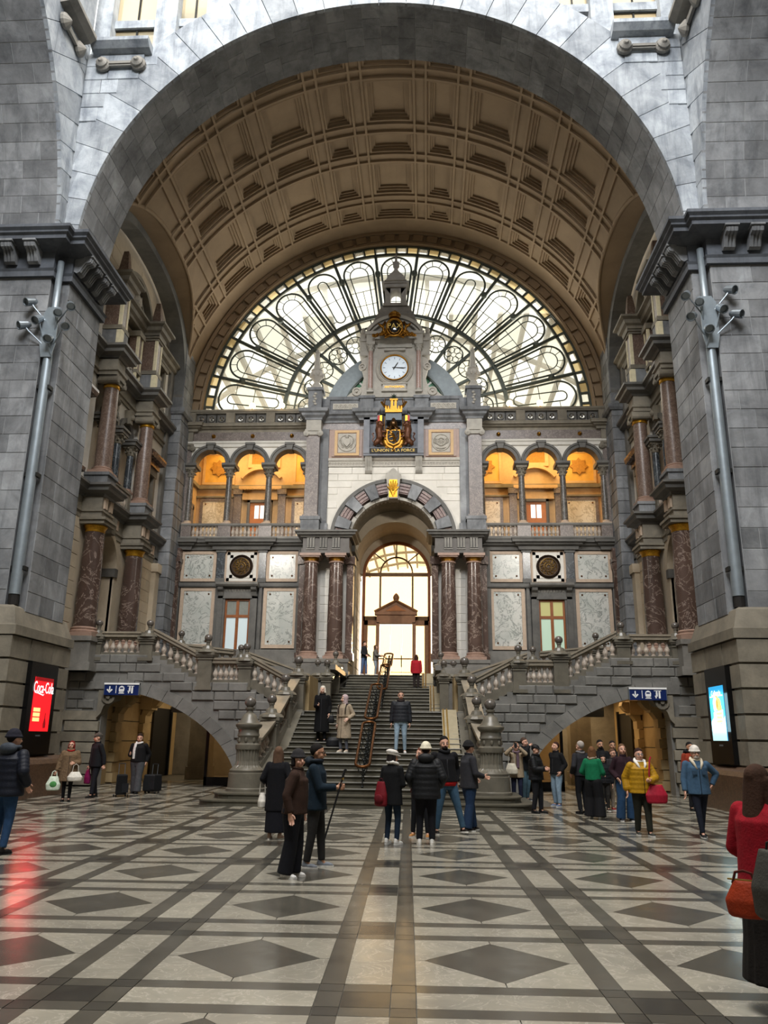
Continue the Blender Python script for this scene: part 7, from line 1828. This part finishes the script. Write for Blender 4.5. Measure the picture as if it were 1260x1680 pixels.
    # ---- face
    for s_ in (1, -1):
        g = G(); g.ball((s_*.033, -.083, .008), 1, 8, 6, (.015, .009, .009)); g.cur = 1; g.ball((s_*.033, -.0895, .008), 1, 6, 5, (.007, .005, .007)); g.xf(HM); g.v = [tuple(c*k for c in p) for p in g.v]
        put('eye', g.mesh('eye', mats=['eye_white', 'eye_dark'], smooth=True))
        g = G(); g.tube([(s_*.018, -.093, .03), (s_*.034, -.092, .036), (s_*.052, -.08, .03)], .0045, 5); g.xf(HM); put('eyebrow', g, fab(hair[1]))
    g = G(); g.ball((0, -.088, -.058), 1, 8, 5, (.022, .01, .007)); g.xf(HM); put('mouth', g, 'lip')
    # ---- hair
    hk, hc = hair[:2]
    if hk != 'none':
        g = G(); s0 = 0
        g.ball((0, .022, .04), 1, 16, 12, (.083, .1, .098)); g.v = [(x, y if y > -.075 or z > .08 else -.03, z) for x, y, z in g.v]
        g.v = [(x, (y if z > .055 else max(y, .0)), max(z, -.055 if y > .03 else .0)) for x, y, z in g.v]
        if hk in ('long', 'bob'):
            L = hair[2] if len(hair) > 2 else .3
            loft(g, [(0, .06, -L, .075, .035), (0, .065, -L*.6, .09, .045), (0, .055, -.08, .088, .055), (0, .04, .02, .085, .075)], 14)
            for s_ in (1, -1): cap(g, (s_*.075, .01, .02), (s_*.085, .0, -L*.55), .028, .025, 8)
        if hk == 'bob': 
            for s_ in (1, -1): g.ball((s_*.07, .01, -.02), 1, 10, 7, (.03, .06, .07))
        g.xf(HM); rm('hair', g, fab(hc, .6), .011, 1)
    for e in extras:
        if e[0] == 'beard':
            g = G(); g.ball((0, -.05, -.075), 1, 12, 8, (.056, .052, .04)); g.ball((0, -.092, -.042), 1, 8, 5, (.03, .012, .008)); g.xf(HM); rm('beard', g, fab(e[1]), .009, 1)
        elif e[0] == 'glasses':
            g = G()
            for s_ in (1, -1): g.tube([(s_*.034+.024*cos(a), -.1, .008+.018*sin(a)) for a in [2*pi*q/12 for q in range(12)]], .0035, 4, True); g.tube([(s_*.058, -.098, .012), (s_*.082, .0, .012)], .003, 4)
            g.tube([(-.01, -.102, .012), (.01, -.102, .012)], .003, 4); g.xf(HM); put('glasses', g, e[1])
        elif e[0] == 'scarf':
            g = G(); g.tube([(.09*cos(a), ly*.9-.01+.09*sin(a), 1.47+.015*cos(2*a)) for a in [2*pi*q/14 for q in range(14)]], .034, 7, True)
            if len(e) > 2: loft(g, [(e[2], -.16+ly, 1.0, .045, .02), (e[2], -.17+ly, 1.25, .045, .02), (e[2]*.8, -.12+ly, 1.46, .045, .03)], 10)
            rm('scarf', g, fab(e[1]), .014, 1)
        elif e[0] == 'headscarf':
            g = G(); g.ball((0, .015, .03), 1, 16, 12, (.092, .108, .112)); loft(g, [(0, .03, -.2, .11, .1), (0, .02, -.12, .085, .085), (0, .02, .0, .088, .095)], 14)
            g.v = [(x, max(y, -.052 if abs(x) < .062 and -.11 < z < .085 else y), z) for x, y, z in g.v]; g.xf(HM); rm('headscarf', g, fab(e[1]), .012, 1)
        elif e[0] == 'hood':
            g = G(); g.ball((0, .1+ly, 1.48), 1, 14, 9, (.15, .085, .09)); g.tube([(.12*cos(a), ly+.02+.1*sin(a), 1.5) for a in [2*pi*q/12 for q in range(12)]], .035, 6, True); rm('hood', g, fab(e[1], .7), .014, 1)
        elif e[0] == 'belt':
            z = 1.08; g = G(); g.tube([(.2*cos(a), .162*sin(a), z) for a in [2*pi*q/18 for q in range(18)]], .022, 6, True); put('belt', g, fab(e[1]))
        elif e[0] == 'straps':
            for s_ in (1, -1):
                g = G(); g.tube([(s_*.13, -.165, 1.15), (s_*.135, -.165, 1.3), (s_*.13, -.09, 1.46), (s_*.12, .08, 1.46)], .017, 5); put('strap', g, fab(e[1]))
        elif e[0] == 'hem':
            g = G(); loft(g, [(hipc.x, hipc.y*.6, hem-.07, .19*bw, .14*bw), (hipc.x, hipc.y*.6, hem+.03, .185*bw, .138*bw)], 18); put('shirt_tail', g, fab(e[1]))
        elif e[0] == 'wool_collar':
            g = G()
            for s_ in (1, -1): g.tube([(s_*.035, -.155, 1.3), (s_*.085, -.12, 1.42), (s_*.105, -.02, 1.49), (s_*.06, .075, 1.52), (0, .09, 1.52)], [.016, .03, .034, .034, .034], 7)
            put('wool_collar', g, fab(e[1], .95))
        elif e[0] == 'pocket':
            for s_ in (1, -1): g = G(); g.box(s_*.1-.05, s_*.1+.05, -.185, -.165, 1.2, 1.27); put('pocket_flap', g, fab(e[1]), False)
    if hat:
        hk, hc = hat[:2]; g = G()
        if hk == 'beanie':
            g.ball((0, .018, .045), 1, 16, 12, (.094, .112, .112)); g.v = [(x, y, max(z, .018+.0*y)) for x, y, z in g.v]; g.tube([(.09*cos(a), .016+.108*sin(a), .036) for a in [2*pi*q/18 for q in range(18)]], .02, 6, True)
        elif hk == 'cap':
            g.ball((0, .015, .05), 1, 16, 10, (.094, .114, .085)); g.v = [(x, y, max(z, .04)) for x, y, z in g.v]; loft(g, [(0, -.09, .045, .075, .085), (0, -.095, .058, .07, .08)], 14)
        elif hk == 'baker':
            g.ball((0, .03, .085), 1, 16, 10, (.115, .125, .055)); g.tube([(.088*cos(a), .015+.106*sin(a), .045) for a in [2*pi*q/16 for q in range(16)]], .02, 6, True); loft(g, [(0, -.1, .04, .07, .06), (0, -.1, .055, .065, .055)], 12)
        elif hk == 'hoodup':
            g.ball((0, .03, .03), 1, 16, 12, (.115, .13, .13)); loft(g, [(0, .05, -.2, .14, .12), (0, .04, -.05, .115, .12)], 14)
            g.v = [(x, max(y, -.055), z) for x, y, z in g.v]
        g.xf(HM); rm('hat' if hk != 'hoodup' else 'hood', g, fab(hc, .9), .011, 1)
    def world(p): return body.matrix_basis @ (Vector(p)*k)
    return dict(o=body, w=world, arms=arms, k=k, yaw=yaw)
def item(name, pieces, label, cat, at, yaw=0, group=None):
    """a loose thing: pieces = [(part name, G in local coordinates, material)]"""
    e = bpy.data.objects.new(name, None); COL.objects.link(e); e.location = at; e.rotation_euler = (0, 0, radians(yaw)); tagit(e, label, cat, group); ORG[e.name] = Vector(at)
    for pn, g, m in pieces:
        me = g if not isinstance(g, G) else g.mesh(pn, mats=[m], smooth=False)
        if isinstance(g, G): me.polygons.foreach_set('use_smooth', [True]*len(me.polygons)); me.set_sharp_from_angle(angle=radians(45))
        o = bpy.data.objects.new(pn, me); COL.objects.link(o); o.parent = e; ORG[o.name] = Vector(at)
    return e
def bag_mesh(w, d, h, mat, sag=.12):
    """soft bag hanging below the origin: top edge narrower, belly below"""
    g = G(); loft(g, [(0, 0, -h, w*.8, d*.75), (0, 0, -h*.94, w, d), (0, 0, -h*.55, w*(1+sag), d*1.1), (0, 0, -h*.15, w*.72, d*.6), (0, 0, 0, w*.62, d*.35)], 20)
    return remesh(g, 'bag_body', fab(mat, .6), .012, 3)
def handle(w, hgt, r=.008): return G().tube([(-w, 0, -.02), (-w*.7, 0, hgt*.8), (0, 0, hgt), (w*.7, 0, hgt*.8), (w, 0, -.02)], r, 6)
R_ = lambda s_: (s_*.26, -.02, .84)
STEP = lambda a, b: ((.09, a, 0), (-.09, b, 0))
# ---- group in the middle of the floor
pb = person((-.09, 10.93, 0), 1.56, 88, 'woman in brown fuzzy jacket, dark headband and wide black trousers, face turned to camera', ('jacket', '#35241c', .86, 1.2), ('trousers', '#14151b', 1.35), '#e8e6e2', ('long', '#16110f', .12), ('beanie', '#2b2a2b'), 'skin_fair', (-48, 0), ((.27, -.04, .87), (-.3, .02, .87)), ((.09, .02, 0), (-.1, .1, 0)), 1.2, vox=.011)
pc = person((.05, 11.78, 0), 1.64, 84, 'man in dark teal jacket and glasses holding a long black stick forward', ('jacket', '#14232e', .8, 1.0), ('trousers', '#2a2928', 1.0), '#7d8289', ('short', '#15110f'), None, 'skin_tan', (8, 4), ((.2, -.05, .9), (-.12, -.36, 1.13, (-.3, .4, -1), True)), ((.1, -.1, 0), (-.1, .08, 0)), 1.05, extras=(('glasses', 'eye_dark'), ('hood', '#121b24')), vox=.011)
w = pc['w']((-.12, -.43, 1.11))
item('walking_stick', [('shaft', G().tube([(0, 0, .13), (-.22, -.02, -.64)], .013, 6), 'black_matt'), ('grip', G().tube([(.0, 0, .14), (.03, 0, .24), (.05, 0, .26)], .018, 7), 'black_matt'), ('collar', G().tube([(.0, 0, .12), (.006, 0, .15)], .018, 7), 'brass')], 'long black stick with brass collar held forward by the teal jacket man', 'stick', w, 0)
pl = person((-1.05, 14.8, 0), 1.56, 172, 'woman with long fair hair and black ankle-length coat seen from behind', ('coat', '#0f0f14', .52, .5), ('skirt', '#14151c', .13, .21), '#b79a86', ('long', '#5f4838', .3), None, 'skin_fair', (12, 0), ((.22, -.16, .98), (-.2, -.16, 1.0)))
w = pl['w']((.29, .02, .86)); item('white_bag', [('bag_body', bag_mesh(.07, .1, .26, '#d8d3c8'), None), ('bag_handle', handle(.05, .3), fab('#cfc9be'))], 'small white shoulder bag beside the long black coat', 'bag', w, 10)
pw = person((1.02, 14.4, 0), 1.53, 150, 'woman in speckled white baker cap, long black coat and white hood trim', ('coat', '#101113', .72, .7), ('trousers', '#1d2c3d', .9), '#e2dfd8', ('long', '#1d1613', .12), ('baker', '#cfcac2'), 'skin_fair', (-28, 12), ((.14, -.24, 1.05), (-.1, -.26, 1.08)), extras=(('wool_collar', '#d8d4cc'),))
w = pw['w']((.1, .25, 1.16)); item('red_backpack', [('bag_body', bag_mesh(.12, .07, .4, '#6d0f1b', .02), None), ('front_pocket', G().ball((0, .07, -.28), 1, 12, 8, (.09, .03, .08)), fab('#5d0c17')), ('bag_handle', handle(.04, .05), fab('#3c0a12'))], 'dark red backpack on the back of the speckled cap woman', 'backpack', w, 150)
person((1.6, 14.42, 0), 1.66, 178, 'person in cream beanie, hooded black parka and black trousers seen from behind', ('puffer', '#17181a', .78, .6), ('trousers', '#141419', 1.05), '#e4e1da', ('short', '#2a1d16'), ('beanie', '#d9d2ba'), 'skin_fair', (0, 0), ((.24, -.14, .98), (-.24, -.14, .98)), ((.12, 0, 0), (-.11, .02, 0)), 1.15, extras=(('hood', '#17181a'),))
person((1.5, 15.55, 0), 1.57, -12, 'brown haired woman in tan ankle boots hidden behind the black parka', ('jacket', '#4a1a1e', .85, .8), ('trousers', '#15161a', .9), '#a8733c', ('long', '#5a3324', .2), None, 'skin_fair', (-30, 0), ((.15, -.2, 1.05), (-.15, -.2, 1.05)), ((.16, -.05, 0), (-.16, 0, 0)))
person((1.95, 16.1, 0), 1.78, 20, 'bearded man in black leather jacket and blue jeans striding across the floor', ('jacket', '#131316', .92, .6), ('trousers', '#3a566c', 1.0), '#17130f', ('short', '#120e0c'), None, 'skin_fair', (-8, 4), ((.27, .03, .9), (-.25, -.03, .9)), ((.34, -.08, 0, -6), (-.16, .02, 0)), 1.12, extras=(('beard', '#17110e'), ('hem', '#b01a1c'), ('scarf', '#121214')))
person((2.45, 16.7, 0), 1.69, 112, 'man in charcoal zip jacket, dark knit hat and loose blue jeans turned away', ('jacket', '#2e2e32', .82, .9), ('trousers', '#20344f', 1.25), '#1a1614', ('short', '#241b16'), ('beanie', '#1e1d1e'), 'skin_fair', (10, 0), ((.2, -.2, 1.0), (-.18, -.26, 1.05)), ((.1, -.1, 0), (-.1, .1, 0)), 1.12)
# ---- on the staircase
person((.84, 24.42, 1.305), 1.8, 0, 'man in dark puffer jacket and pale jeans coming down the stairs', ('puffer', '#23252a', .88, .5), ('trousers', '#8ea3b2', .92), '#d4d2ce', ('short', '#4a3d33'), None, 'skin_fair', (4, 6), ((.26, .0, .84), (-.26, .0, .84)), ((.12, .0, 0), (-.13, -.1, 0)), 1.12, extras=(('scarf', '#2a1f1c'),))
person((-.86, 24.55, 1.305), 1.68, -28, 'woman in belted beige trench coat and pale pink headscarf on the stairs', ('coat', '#a2927c', .42, .7), ('trousers', '#5d6068', .85), '#c9bba8', ('none', '#5a3a2a'), None, 'skin_pale', (-35, 0), ((.22, -.14, 1.0), (-.26, .02, .84)), extras=(('headscarf', '#b7a3a4'), ('belt', '#8f806b'), ('straps', '#2a2320')))
pt = person((-1.69, 25.72, 1.595), 1.72, -4, 'white haired woman in ankle-length black coat standing on the stairs', ('coat', '#0c0c0e', .3, .5), ('trousers', '#101014', 1.0), '#161514', ('long', '#d6cfbf', .14), None, 'skin_pale', (-14, 4), ((.24, -.04, .86), (-.08, -.27, 1.13)), ((.1, 0, 0), (-.12, .05, 0)), 1.05)
w = pt['w']((.29, -.02, .82)); item('black_handbag', [('bag_body', bag_mesh(.12, .05, .24, '#101012', .02), None), ('bag_handle', handle(.07, .12), 'black_matt')], 'black handbag beside the white haired woman on the stairs', 'bag', w, 5)
item('travel_bag', [('bag_body', remesh(loft(G(), [(0, 0, 0, .22, .12), (0, 0, .04, .25, .14), (0, 0, .2, .24, .13), (0, 0, .28, .17, .08)], 16), 'bag_body', fab('#191a1d', .5), .014, 3), None), ('bag_handle', G().tube([(-.12, 0, .25), (-.08, 0, .38), (.08, 0, .38), (.12, 0, .25)], .012, 6), 'black_matt')], 'dark holdall set on a step between the two women', 'bag', (-1.25, 25.35, 1.45), 10)
person((-1.27, 36.95, 4.495), 1.55, 62, 'man in dark jacket and blue jeans against the glare at the stair top', ('jacket', '#26262a', .88, .6), ('trousers', '#54688a', 1.05), '#d9d6d2', ('short', '#2a1d16'), None, 'skin_fair', (10, 0), ((.22, -.2, 1.0), (-.2, -.25, 1.0)), STEP(-.1, .1))
person((-.75, 36.95, 4.495), 1.38, 78, 'woman in grey jacket and pale trousers beside the man at the stair top', ('jacket', '#6a6660', .85, .7), ('trousers', '#8d96a0', 1.0), '#d9d6d2', ('bob', '#4a3526'), None, 'skin_fair', (0, 0), ((.16, -.36, 1.12), (-.16, -.36, 1.12)))
person((1.17, 34.62, 3.77), 1.44, 182, 'woman in long red coat climbing toward the bright door', ('coat', '#a8222c', .78, .8), ('trousers', '#2c2422', 1.1), '#161514', ('long', '#3a2018', .16), None, 'skin_fair', (0, 0), None, STEP(-.08, .04), 1.12)
# ---- the group in front of the arch lit orange
pp = person((4.2, 24.2, 0), 1.66, -8, 'person in pale sleeved beige coat lifting a phone with both hands', ('coat', '#9c8b73', .72, .7), ('trousers', '#22263c', 1.0), '#17151a', ('short', '#8f6a50'), None, 'skin_fair', (0, -10), ((.1, -.3, 1.6, (.8, -.2, -.6), True), (-.1, -.3, 1.6, (-.8, -.2, -.6), True)), extras=(('scarf', '#6a5560', .05),))
w = pp['w']((0, -.36, 1.66)); item('phone', [('phone_body', G().box(-.04, .04, -.005, .005, -.075, .075), 'black_matt'), ('phone_lens', G().lathe_y([(.012, 0), (.012, .004)], (.02, -.005, .05), 8), 'steel')], 'phone held up by the beige coat person', 'phone', w, -8)
w = pp['w']((-.14, -.28, 1.14)); item('tote_bag', [('bag_body', bag_mesh(.17, .05, .3, '#cdc6b4', .02), None), ('bag_handle', handle(.09, .36), fab('#bdb5a2'))], 'cream canvas tote bag hanging in front of the beige coat person', 'bag', w, -8)
person((4.52, 24.95, 0), 1.8, 48, 'tall man in black jacket and jeans raising a hand to his face', ('jacket', '#17181b', .84, .6), ('trousers', '#4f6a78', 1.0), '#20242c', ('short', '#4d3a30'), None, 'skin_fair', (0, 0), ((.23, -.05, .9), (-.08, -.24, 1.52, (-.8, 0, -.6))))
pk_ = person((4.33, 21.0, 0), 1.62, 62, 'person in black cap and black quilted jacket looking down at a phone', ('puffer', '#141517', .84, .6), ('trousers', '#17181c', 1.1), '#111111', ('short', '#191411'), ('cap', '#101012'), 'skin_fair', (0, 14), ((.12, -.3, 1.12, (.6, .6, -.6), True), (-.12, -.3, 1.12, (-.6, .6, -.6), True)), STEP(-.08, .06), 1.08, extras=(('scarf', '#0f0f10'),))
w = pk_['w']((0, -.42, 1.14)); item('phone', [('phone_body', G().box(-.035, .035, -.005, .005, -.07, .07), 'black_matt'), ('phone_screen', G().box(-.031, .031, .005, .007, -.063, .063), 'dim_pane')], 'phone in the hands of the black capped person', 'phone', w, 62)
person((5.17, 23.1, 0), 1.69, -52, 'man in black fleece and light blue jeans looking up at the hall', ('jacket', '#131315', .86, .5), ('trousers', '#8095a6', 1.08), '#5d6a86', ('short', '#3a2219'), None, 'skin_fair', (-6, -10), ((.22, -.08, .92), (-.24, .05, .95)), ((.12, -.05, 0), (-.12, .04, 0)), 1.05)
person((5.46, 21.0, 0), 1.72, 205, 'grey haired man in dark leather jacket with backpack straps beside the green sweater', ('jacket', '#26262a', .9, .4), ('trousers', '#131418', 1.0), '#111111', ('short', '#a39a92'), None, 'skin_fair', (10, 0), ((.24, -.1, .95), (-.24, -.05, .92)), extras=(('scarf', '#6e6a6a'),))
person((5.46, 19.6, 0), 1.6, 142, 'woman in green sweater, long wavy hair and wide black trousers', ('sweater', '#0f6643', .93, .6), ('trousers', '#101013', 1.7), '#e6e3dd', ('long', '#6a4a30', .36), None, 'skin_fair', (25, 0), ((.22, -.2, 1.02), (-.16, -.28, 1.06)), ((.14, 0, 0), (-.16, .02, 0)), extras=(('scarf', '#a89c8c', -.12),))
person((6.2, 21.95, 0), 1.38, 2, 'boy in black padded jacket with dark fringe in the orange lit group', ('puffer', '#15161a', .86, .5), ('trousers', '#2a2826', .95), '#1a1512', ('bob', '#17110e'), None, 'skin_fair', (-4, 8), None, STEP(.0, -.03))
person((6.5, 23.6, 0), 1.76, -40, 'man with dark hair and beard in black coat behind the boy', ('coat', '#121214', .8, .6), ('trousers', '#141416', 1.0), '#111111', ('short', '#110d0b'), None, 'skin_tan', (50, 0), None, extras=(('beard', '#17110e'),))
person((6.52, 22.25, 0), 1.53, 20, 'person with short brown hair and glasses in grey jacket, pale trousers', ('jacket', '#2e2a2c', .86, .6), ('trousers', '#8f8478', .9), '#8e1f24', ('short', '#5a4030'), None, 'skin_fair', (10, 0), None, extras=(('glasses', 'eye_dark'),))
person((6.09, 19.3, 0), 1.67, 14, 'woman in burgundy top, dark jacket and flared blue jeans pointing', ('jacket', '#2a181f', .92, .4), ('trousers', '#24405f', 1.3), '#20222a', ('long', '#5f4530', .3), None, 'skin_fair', (-10, -4), ((.16, -.34, 1.25), (-.2, -.1, .95)), ((.14, 0, 0), (-.12, .02, 0)))
person((6.9, 23.9, 0), 1.74, 0, 'dark haired person just showing between the pointing woman and yellow jacket', ('jacket', '#18181a', .86, .6), ('trousers', '#17171a', 1.0), '#111111', ('short', '#1a1310'), None, 'skin_tan', (0, 0))
py_ = person((5.74, 16.42, 0), 1.6, 8, 'woman in mustard yellow quilted jacket walking with a red shoulder bag', ('puffer', '#a37a12', .84, .5, '#e9e6df'), ('trousers', '#26271f', 1.1), '#3a3b36', ('short', '#2e1a16'), None, 'skin_fair', (-4, 0), ((.1, -.28, 1.1, (.8, .3, -.5), True), (-.3, .02, .88)), ((.09, -.1, 0, 0), (-.08, .12, 0, 0)), 1.12, extras=(('glasses', 'steel'), ('wool_collar', '#e4e1da')))
w = py_['w']((.24, -.22, 1.02)); item('red_bag', [('bag_body', bag_mesh(.2, .08, .34, '#a01a30', .1), None), ('bag_strap', G().tube([(-.1, 0, -.03), (-.12, 0, .2), (-.06, .08, .44), (.0, .16, .5)], .016, 6), fab('#8d1528')), ('bag_zip', G().tube([(-.13, 0, .005), (.13, 0, .005)], .008, 5), 'brass')], 'crimson shoulder bag of the yellow jacket woman', 'bag', w, 8)
person((6.78, 16.3, 0), 1.65, 3, 'man in white knit hat and denim jacket with fleece collar walking', ('jacket', '#3c566e', .82, .7, '#c8bda8'), ('trousers', '#161a26', .9), '#1a1a1c', ('short', '#a39a92'), ('beanie', '#d9d3c9'), 'skin_fair', (0, 2), ((.3, .04, .98, (1, .3, -.1)), (-.3, -.1, .86)), ((.05, .12, 0), (-.04, -.16, 0)), 1.15, extras=(('glasses', 'eye_dark'), ('wool_collar', '#cfc3ad'), ('beard', '#b0a79c'), ('pocket', '#33495e')))
person((8.62, 22.5, 0), 1.73, 10, 'person in orange and black jacket behind the denim jacket man', ('jacket', '#8a3420', .86, .6), ('trousers', '#17181c', 1.0), '#111111', ('short', '#15100e'), None, 'skin_tan', (0, 0), extras=(('hood', '#15161a'),))
# ---- by the red screen
pf = person((-8.02, 22.0, 0), 1.56, 18, 'red haired woman in brown fur coat with red scarf carrying bags', ('fur', '#6f5a44', .58, .6), ('trousers', '#0e0e10', .85), '#111111', ('bob', '#6d1d16'), None, 'skin_fair', (-10, -6), ((.14, -.24, 1.1), (-.34, -.04, .86, (-.5, .8, -.3), True)), STEP(-.06, .06), 1.1, extras=(('glasses', 'eye_dark'), ('scarf', '#a01218')))
w = pf['w']((-.39, -.06, .72)); item('plastic_bag', [('bag_body', bag_mesh(.17, .08, .36, '#c9d6c4', .15), None), ('bag_handle', handle(.07, .14, .014), fab('#c9d6c4')), ('green_print', G().ball((0, -.075, -.2), 1, 12, 8, (.09, .02, .08)), fab('#4a8a4c'))], 'white and green plastic carrier bag in the fur coat woman\'s hand', 'bag', w, 20)
w = pf['w']((.22, -.34, .86)); item('white_handbag', [('bag_body', bag_mesh(.18, .09, .24, '#d8d3c8', .1), None), ('bag_handle', handle(.08, .2), fab('#cfc9be'))], 'white leather handbag hanging from the fur coat woman\'s arm', 'bag', w, 15)
pm_ = person((-7.95, 23.6, 0), 1.78, -42, 'man in flat cap and long dark coat pulling a black suitcase', ('coat', '#131418', .82, .7), ('trousers', '#191a20', 1.05), '#111111', ('short', '#6e655e'), ('cap', '#4a453f'), 'skin_fair', (-15, 4), ((.3, .1, .86, (.5, .8, -.3), True), (-.26, -.04, .84)), STEP(-.08, .12), 1.1)
OB = (3.67, 5.72, 0.86); GB = (3.76, 5.45, 1.08)
def suitcase(at, yaw, label, pull=None, col='#121315', h=.62):
    g = G(); g.box(-.22, .22, -.13, .13, .07, h); bm_ = g
    ps = [('suitcase_shell', remesh(loft(G(), [(0, 0, .06, .2, .12), (0, 0, .09, .235, .14), (0, 0, h-.03, .23, .135), (0, 0, h, .2, .11)], 4).xf(Matrix.Rotation(pi/4, 4, 'Z')).xf(Matrix.Diagonal((1.3, 1.2, 1, 1))), 'suitcase_shell', fab(col, .6), .014, 3), None),
          ('front_pocket', G().box(-.16, .16, -.155, -.12, .12, h*.6), fab('#1a1b1e'))]
    for s_ in (1, -1):
        for t_ in (1, -1): ps.append(('wheel', G().lathe([(.03, -.015), (.035, -.01), (.035, .01), (.03, .015)], (0, 0, 0), 10).xf(Matrix.Translation((s_*.17, t_*.1, .035)) @ Matrix.Rotation(pi/2, 4, 'Y')), 'black_matt'))
    for s_ in (1, -1): ps.append(('handle_bar', G().tube([(s_*.09, .08, h-.02), (s_*.09, .1, h+.3)], .01, 6), 'steel'))
    ps.append(('grip', G().tube([(-.1, .1, h+.3), (.1, .1, h+.3)], .016, 6), 'black_matt'))
    return item('suitcase', ps, label, 'suitcase', at, yaw)
suitcase((-7.28, 24.0, 0), 38, 'black wheeled suitcase pulled by the flat cap man')
w = pm_['w']((-.3, -.06, .74)); item('magenta_bag', [('bag_body', bag_mesh(.15, .07, .4, '#7a1550', .02), None), ('bag_handle', handle(.07, .1), fab('#5c0f3c'))], 'magenta shopping bag in the flat cap man\'s other hand', 'bag', w, -42)
person((-7.33, 25.35, 0), 1.78, -6, 'person in black cropped jacket with white scarf and grey wide trousers', ('jacket', '#0e0e10', .92, .8), ('trousers', '#45474a', 1.4), '#111111', ('short', '#2b1b14'), None, 'skin_fair', (14, 8), ((.24, .06, .9), (-.16, -.22, 1.14)), STEP(-.1, .1), 1.15, extras=(('scarf', '#d8d5d0', -.08),))
suitcase((-6.9, 25.6, 0), -14, 'black suitcase with grey lid behind the grey trousers person', col='#17181a', h=.56)
person((-4.76, 12.45, 0), 1.78, 168, 'person in navy hooded jacket and jeans cut by the picture edge', ('puffer', '#131722', .8, .6), ('trousers', '#2a4668', 1.0), '#161514', ('short', '#19130f'), ('beanie', '#20202a'), 'skin_fair', (-20, 0), ((.26, -.1, .95), (-.26, -.1, .95)), ((.1, 0, 0), (-.1, .06, 0)), 1.15, extras=(('hood', '#3a4048'),))
person((-8.78, 40.4, 0), 1.7, 90, 'passer-by in black clothes deep inside the stair passage', ('coat', '#0e0e10', .7, .6), ('trousers', '#101014', 1.0), '#111111', ('short', '#19130f'), None, 'skin_fair', (0, 0))
# ---- close to the camera at the edge
pr_ = person((3.97, 6.1, 0), 1.57, 118, 'woman in bright red jacket and long pleated black skirt with long brown hair', ('jacket', '#8c0d1d', .84, 1.6), ('skirt', '#191512', .2, .27, 1), '#10131c', ('long', '#3a2519', .46), None, 'skin_fair', (0, 8), ((.2, -.2, .98), (-.18, -.26, .92, (-.7, .6, -.3), True)), ((.1, -.06, 0), (-.1, .1, 0)), 1.12, vox=.009)
w = OB; item('orange_handbag', [('bag_body', bag_mesh(.115, .05, .22, '#93300f', .12), None), ('bag_handle', handle(.07, .06, .009), fab('#4a1a10')), ('bag_zip', G().tube([(-.1, 0, .004), (.1, 0, .004)], .006, 5), 'brass')], 'orange leather handbag held against the black pleated skirt', 'bag', w, 150)
pg = person((4.62, 5.7, 0), 1.62, 150, 'person in blue denim top wearing a grey backpack beside the red jacket', ('jacket', '#27415e', .86, .5), ('trousers', '#14151a', 1.0), '#161514', ('long', '#2c1d15', .2), None, 'skin_fair', (0, 0), vox=.011)
w = GB; item('grey_backpack', [('bag_body', bag_mesh(.15, .1, .4, '#3c3b36', .05), None), ('front_pocket', G().ball((0, -.1, -.26), 1, 12, 8, (.11, .04, .1)), fab('#45443e')), ('bag_strap', G().tube([(.08, 0, -.02), (.16, -.06, -.1), (.14, -.08, -.3)], .016, 6), fab('#2a2926')), ('bag_handle', handle(.04, .05), fab('#2a2926'))], 'grey canvas backpack next to the orange handbag', 'backpack', w, 120)

bpy.data.scenes.remove(TS)
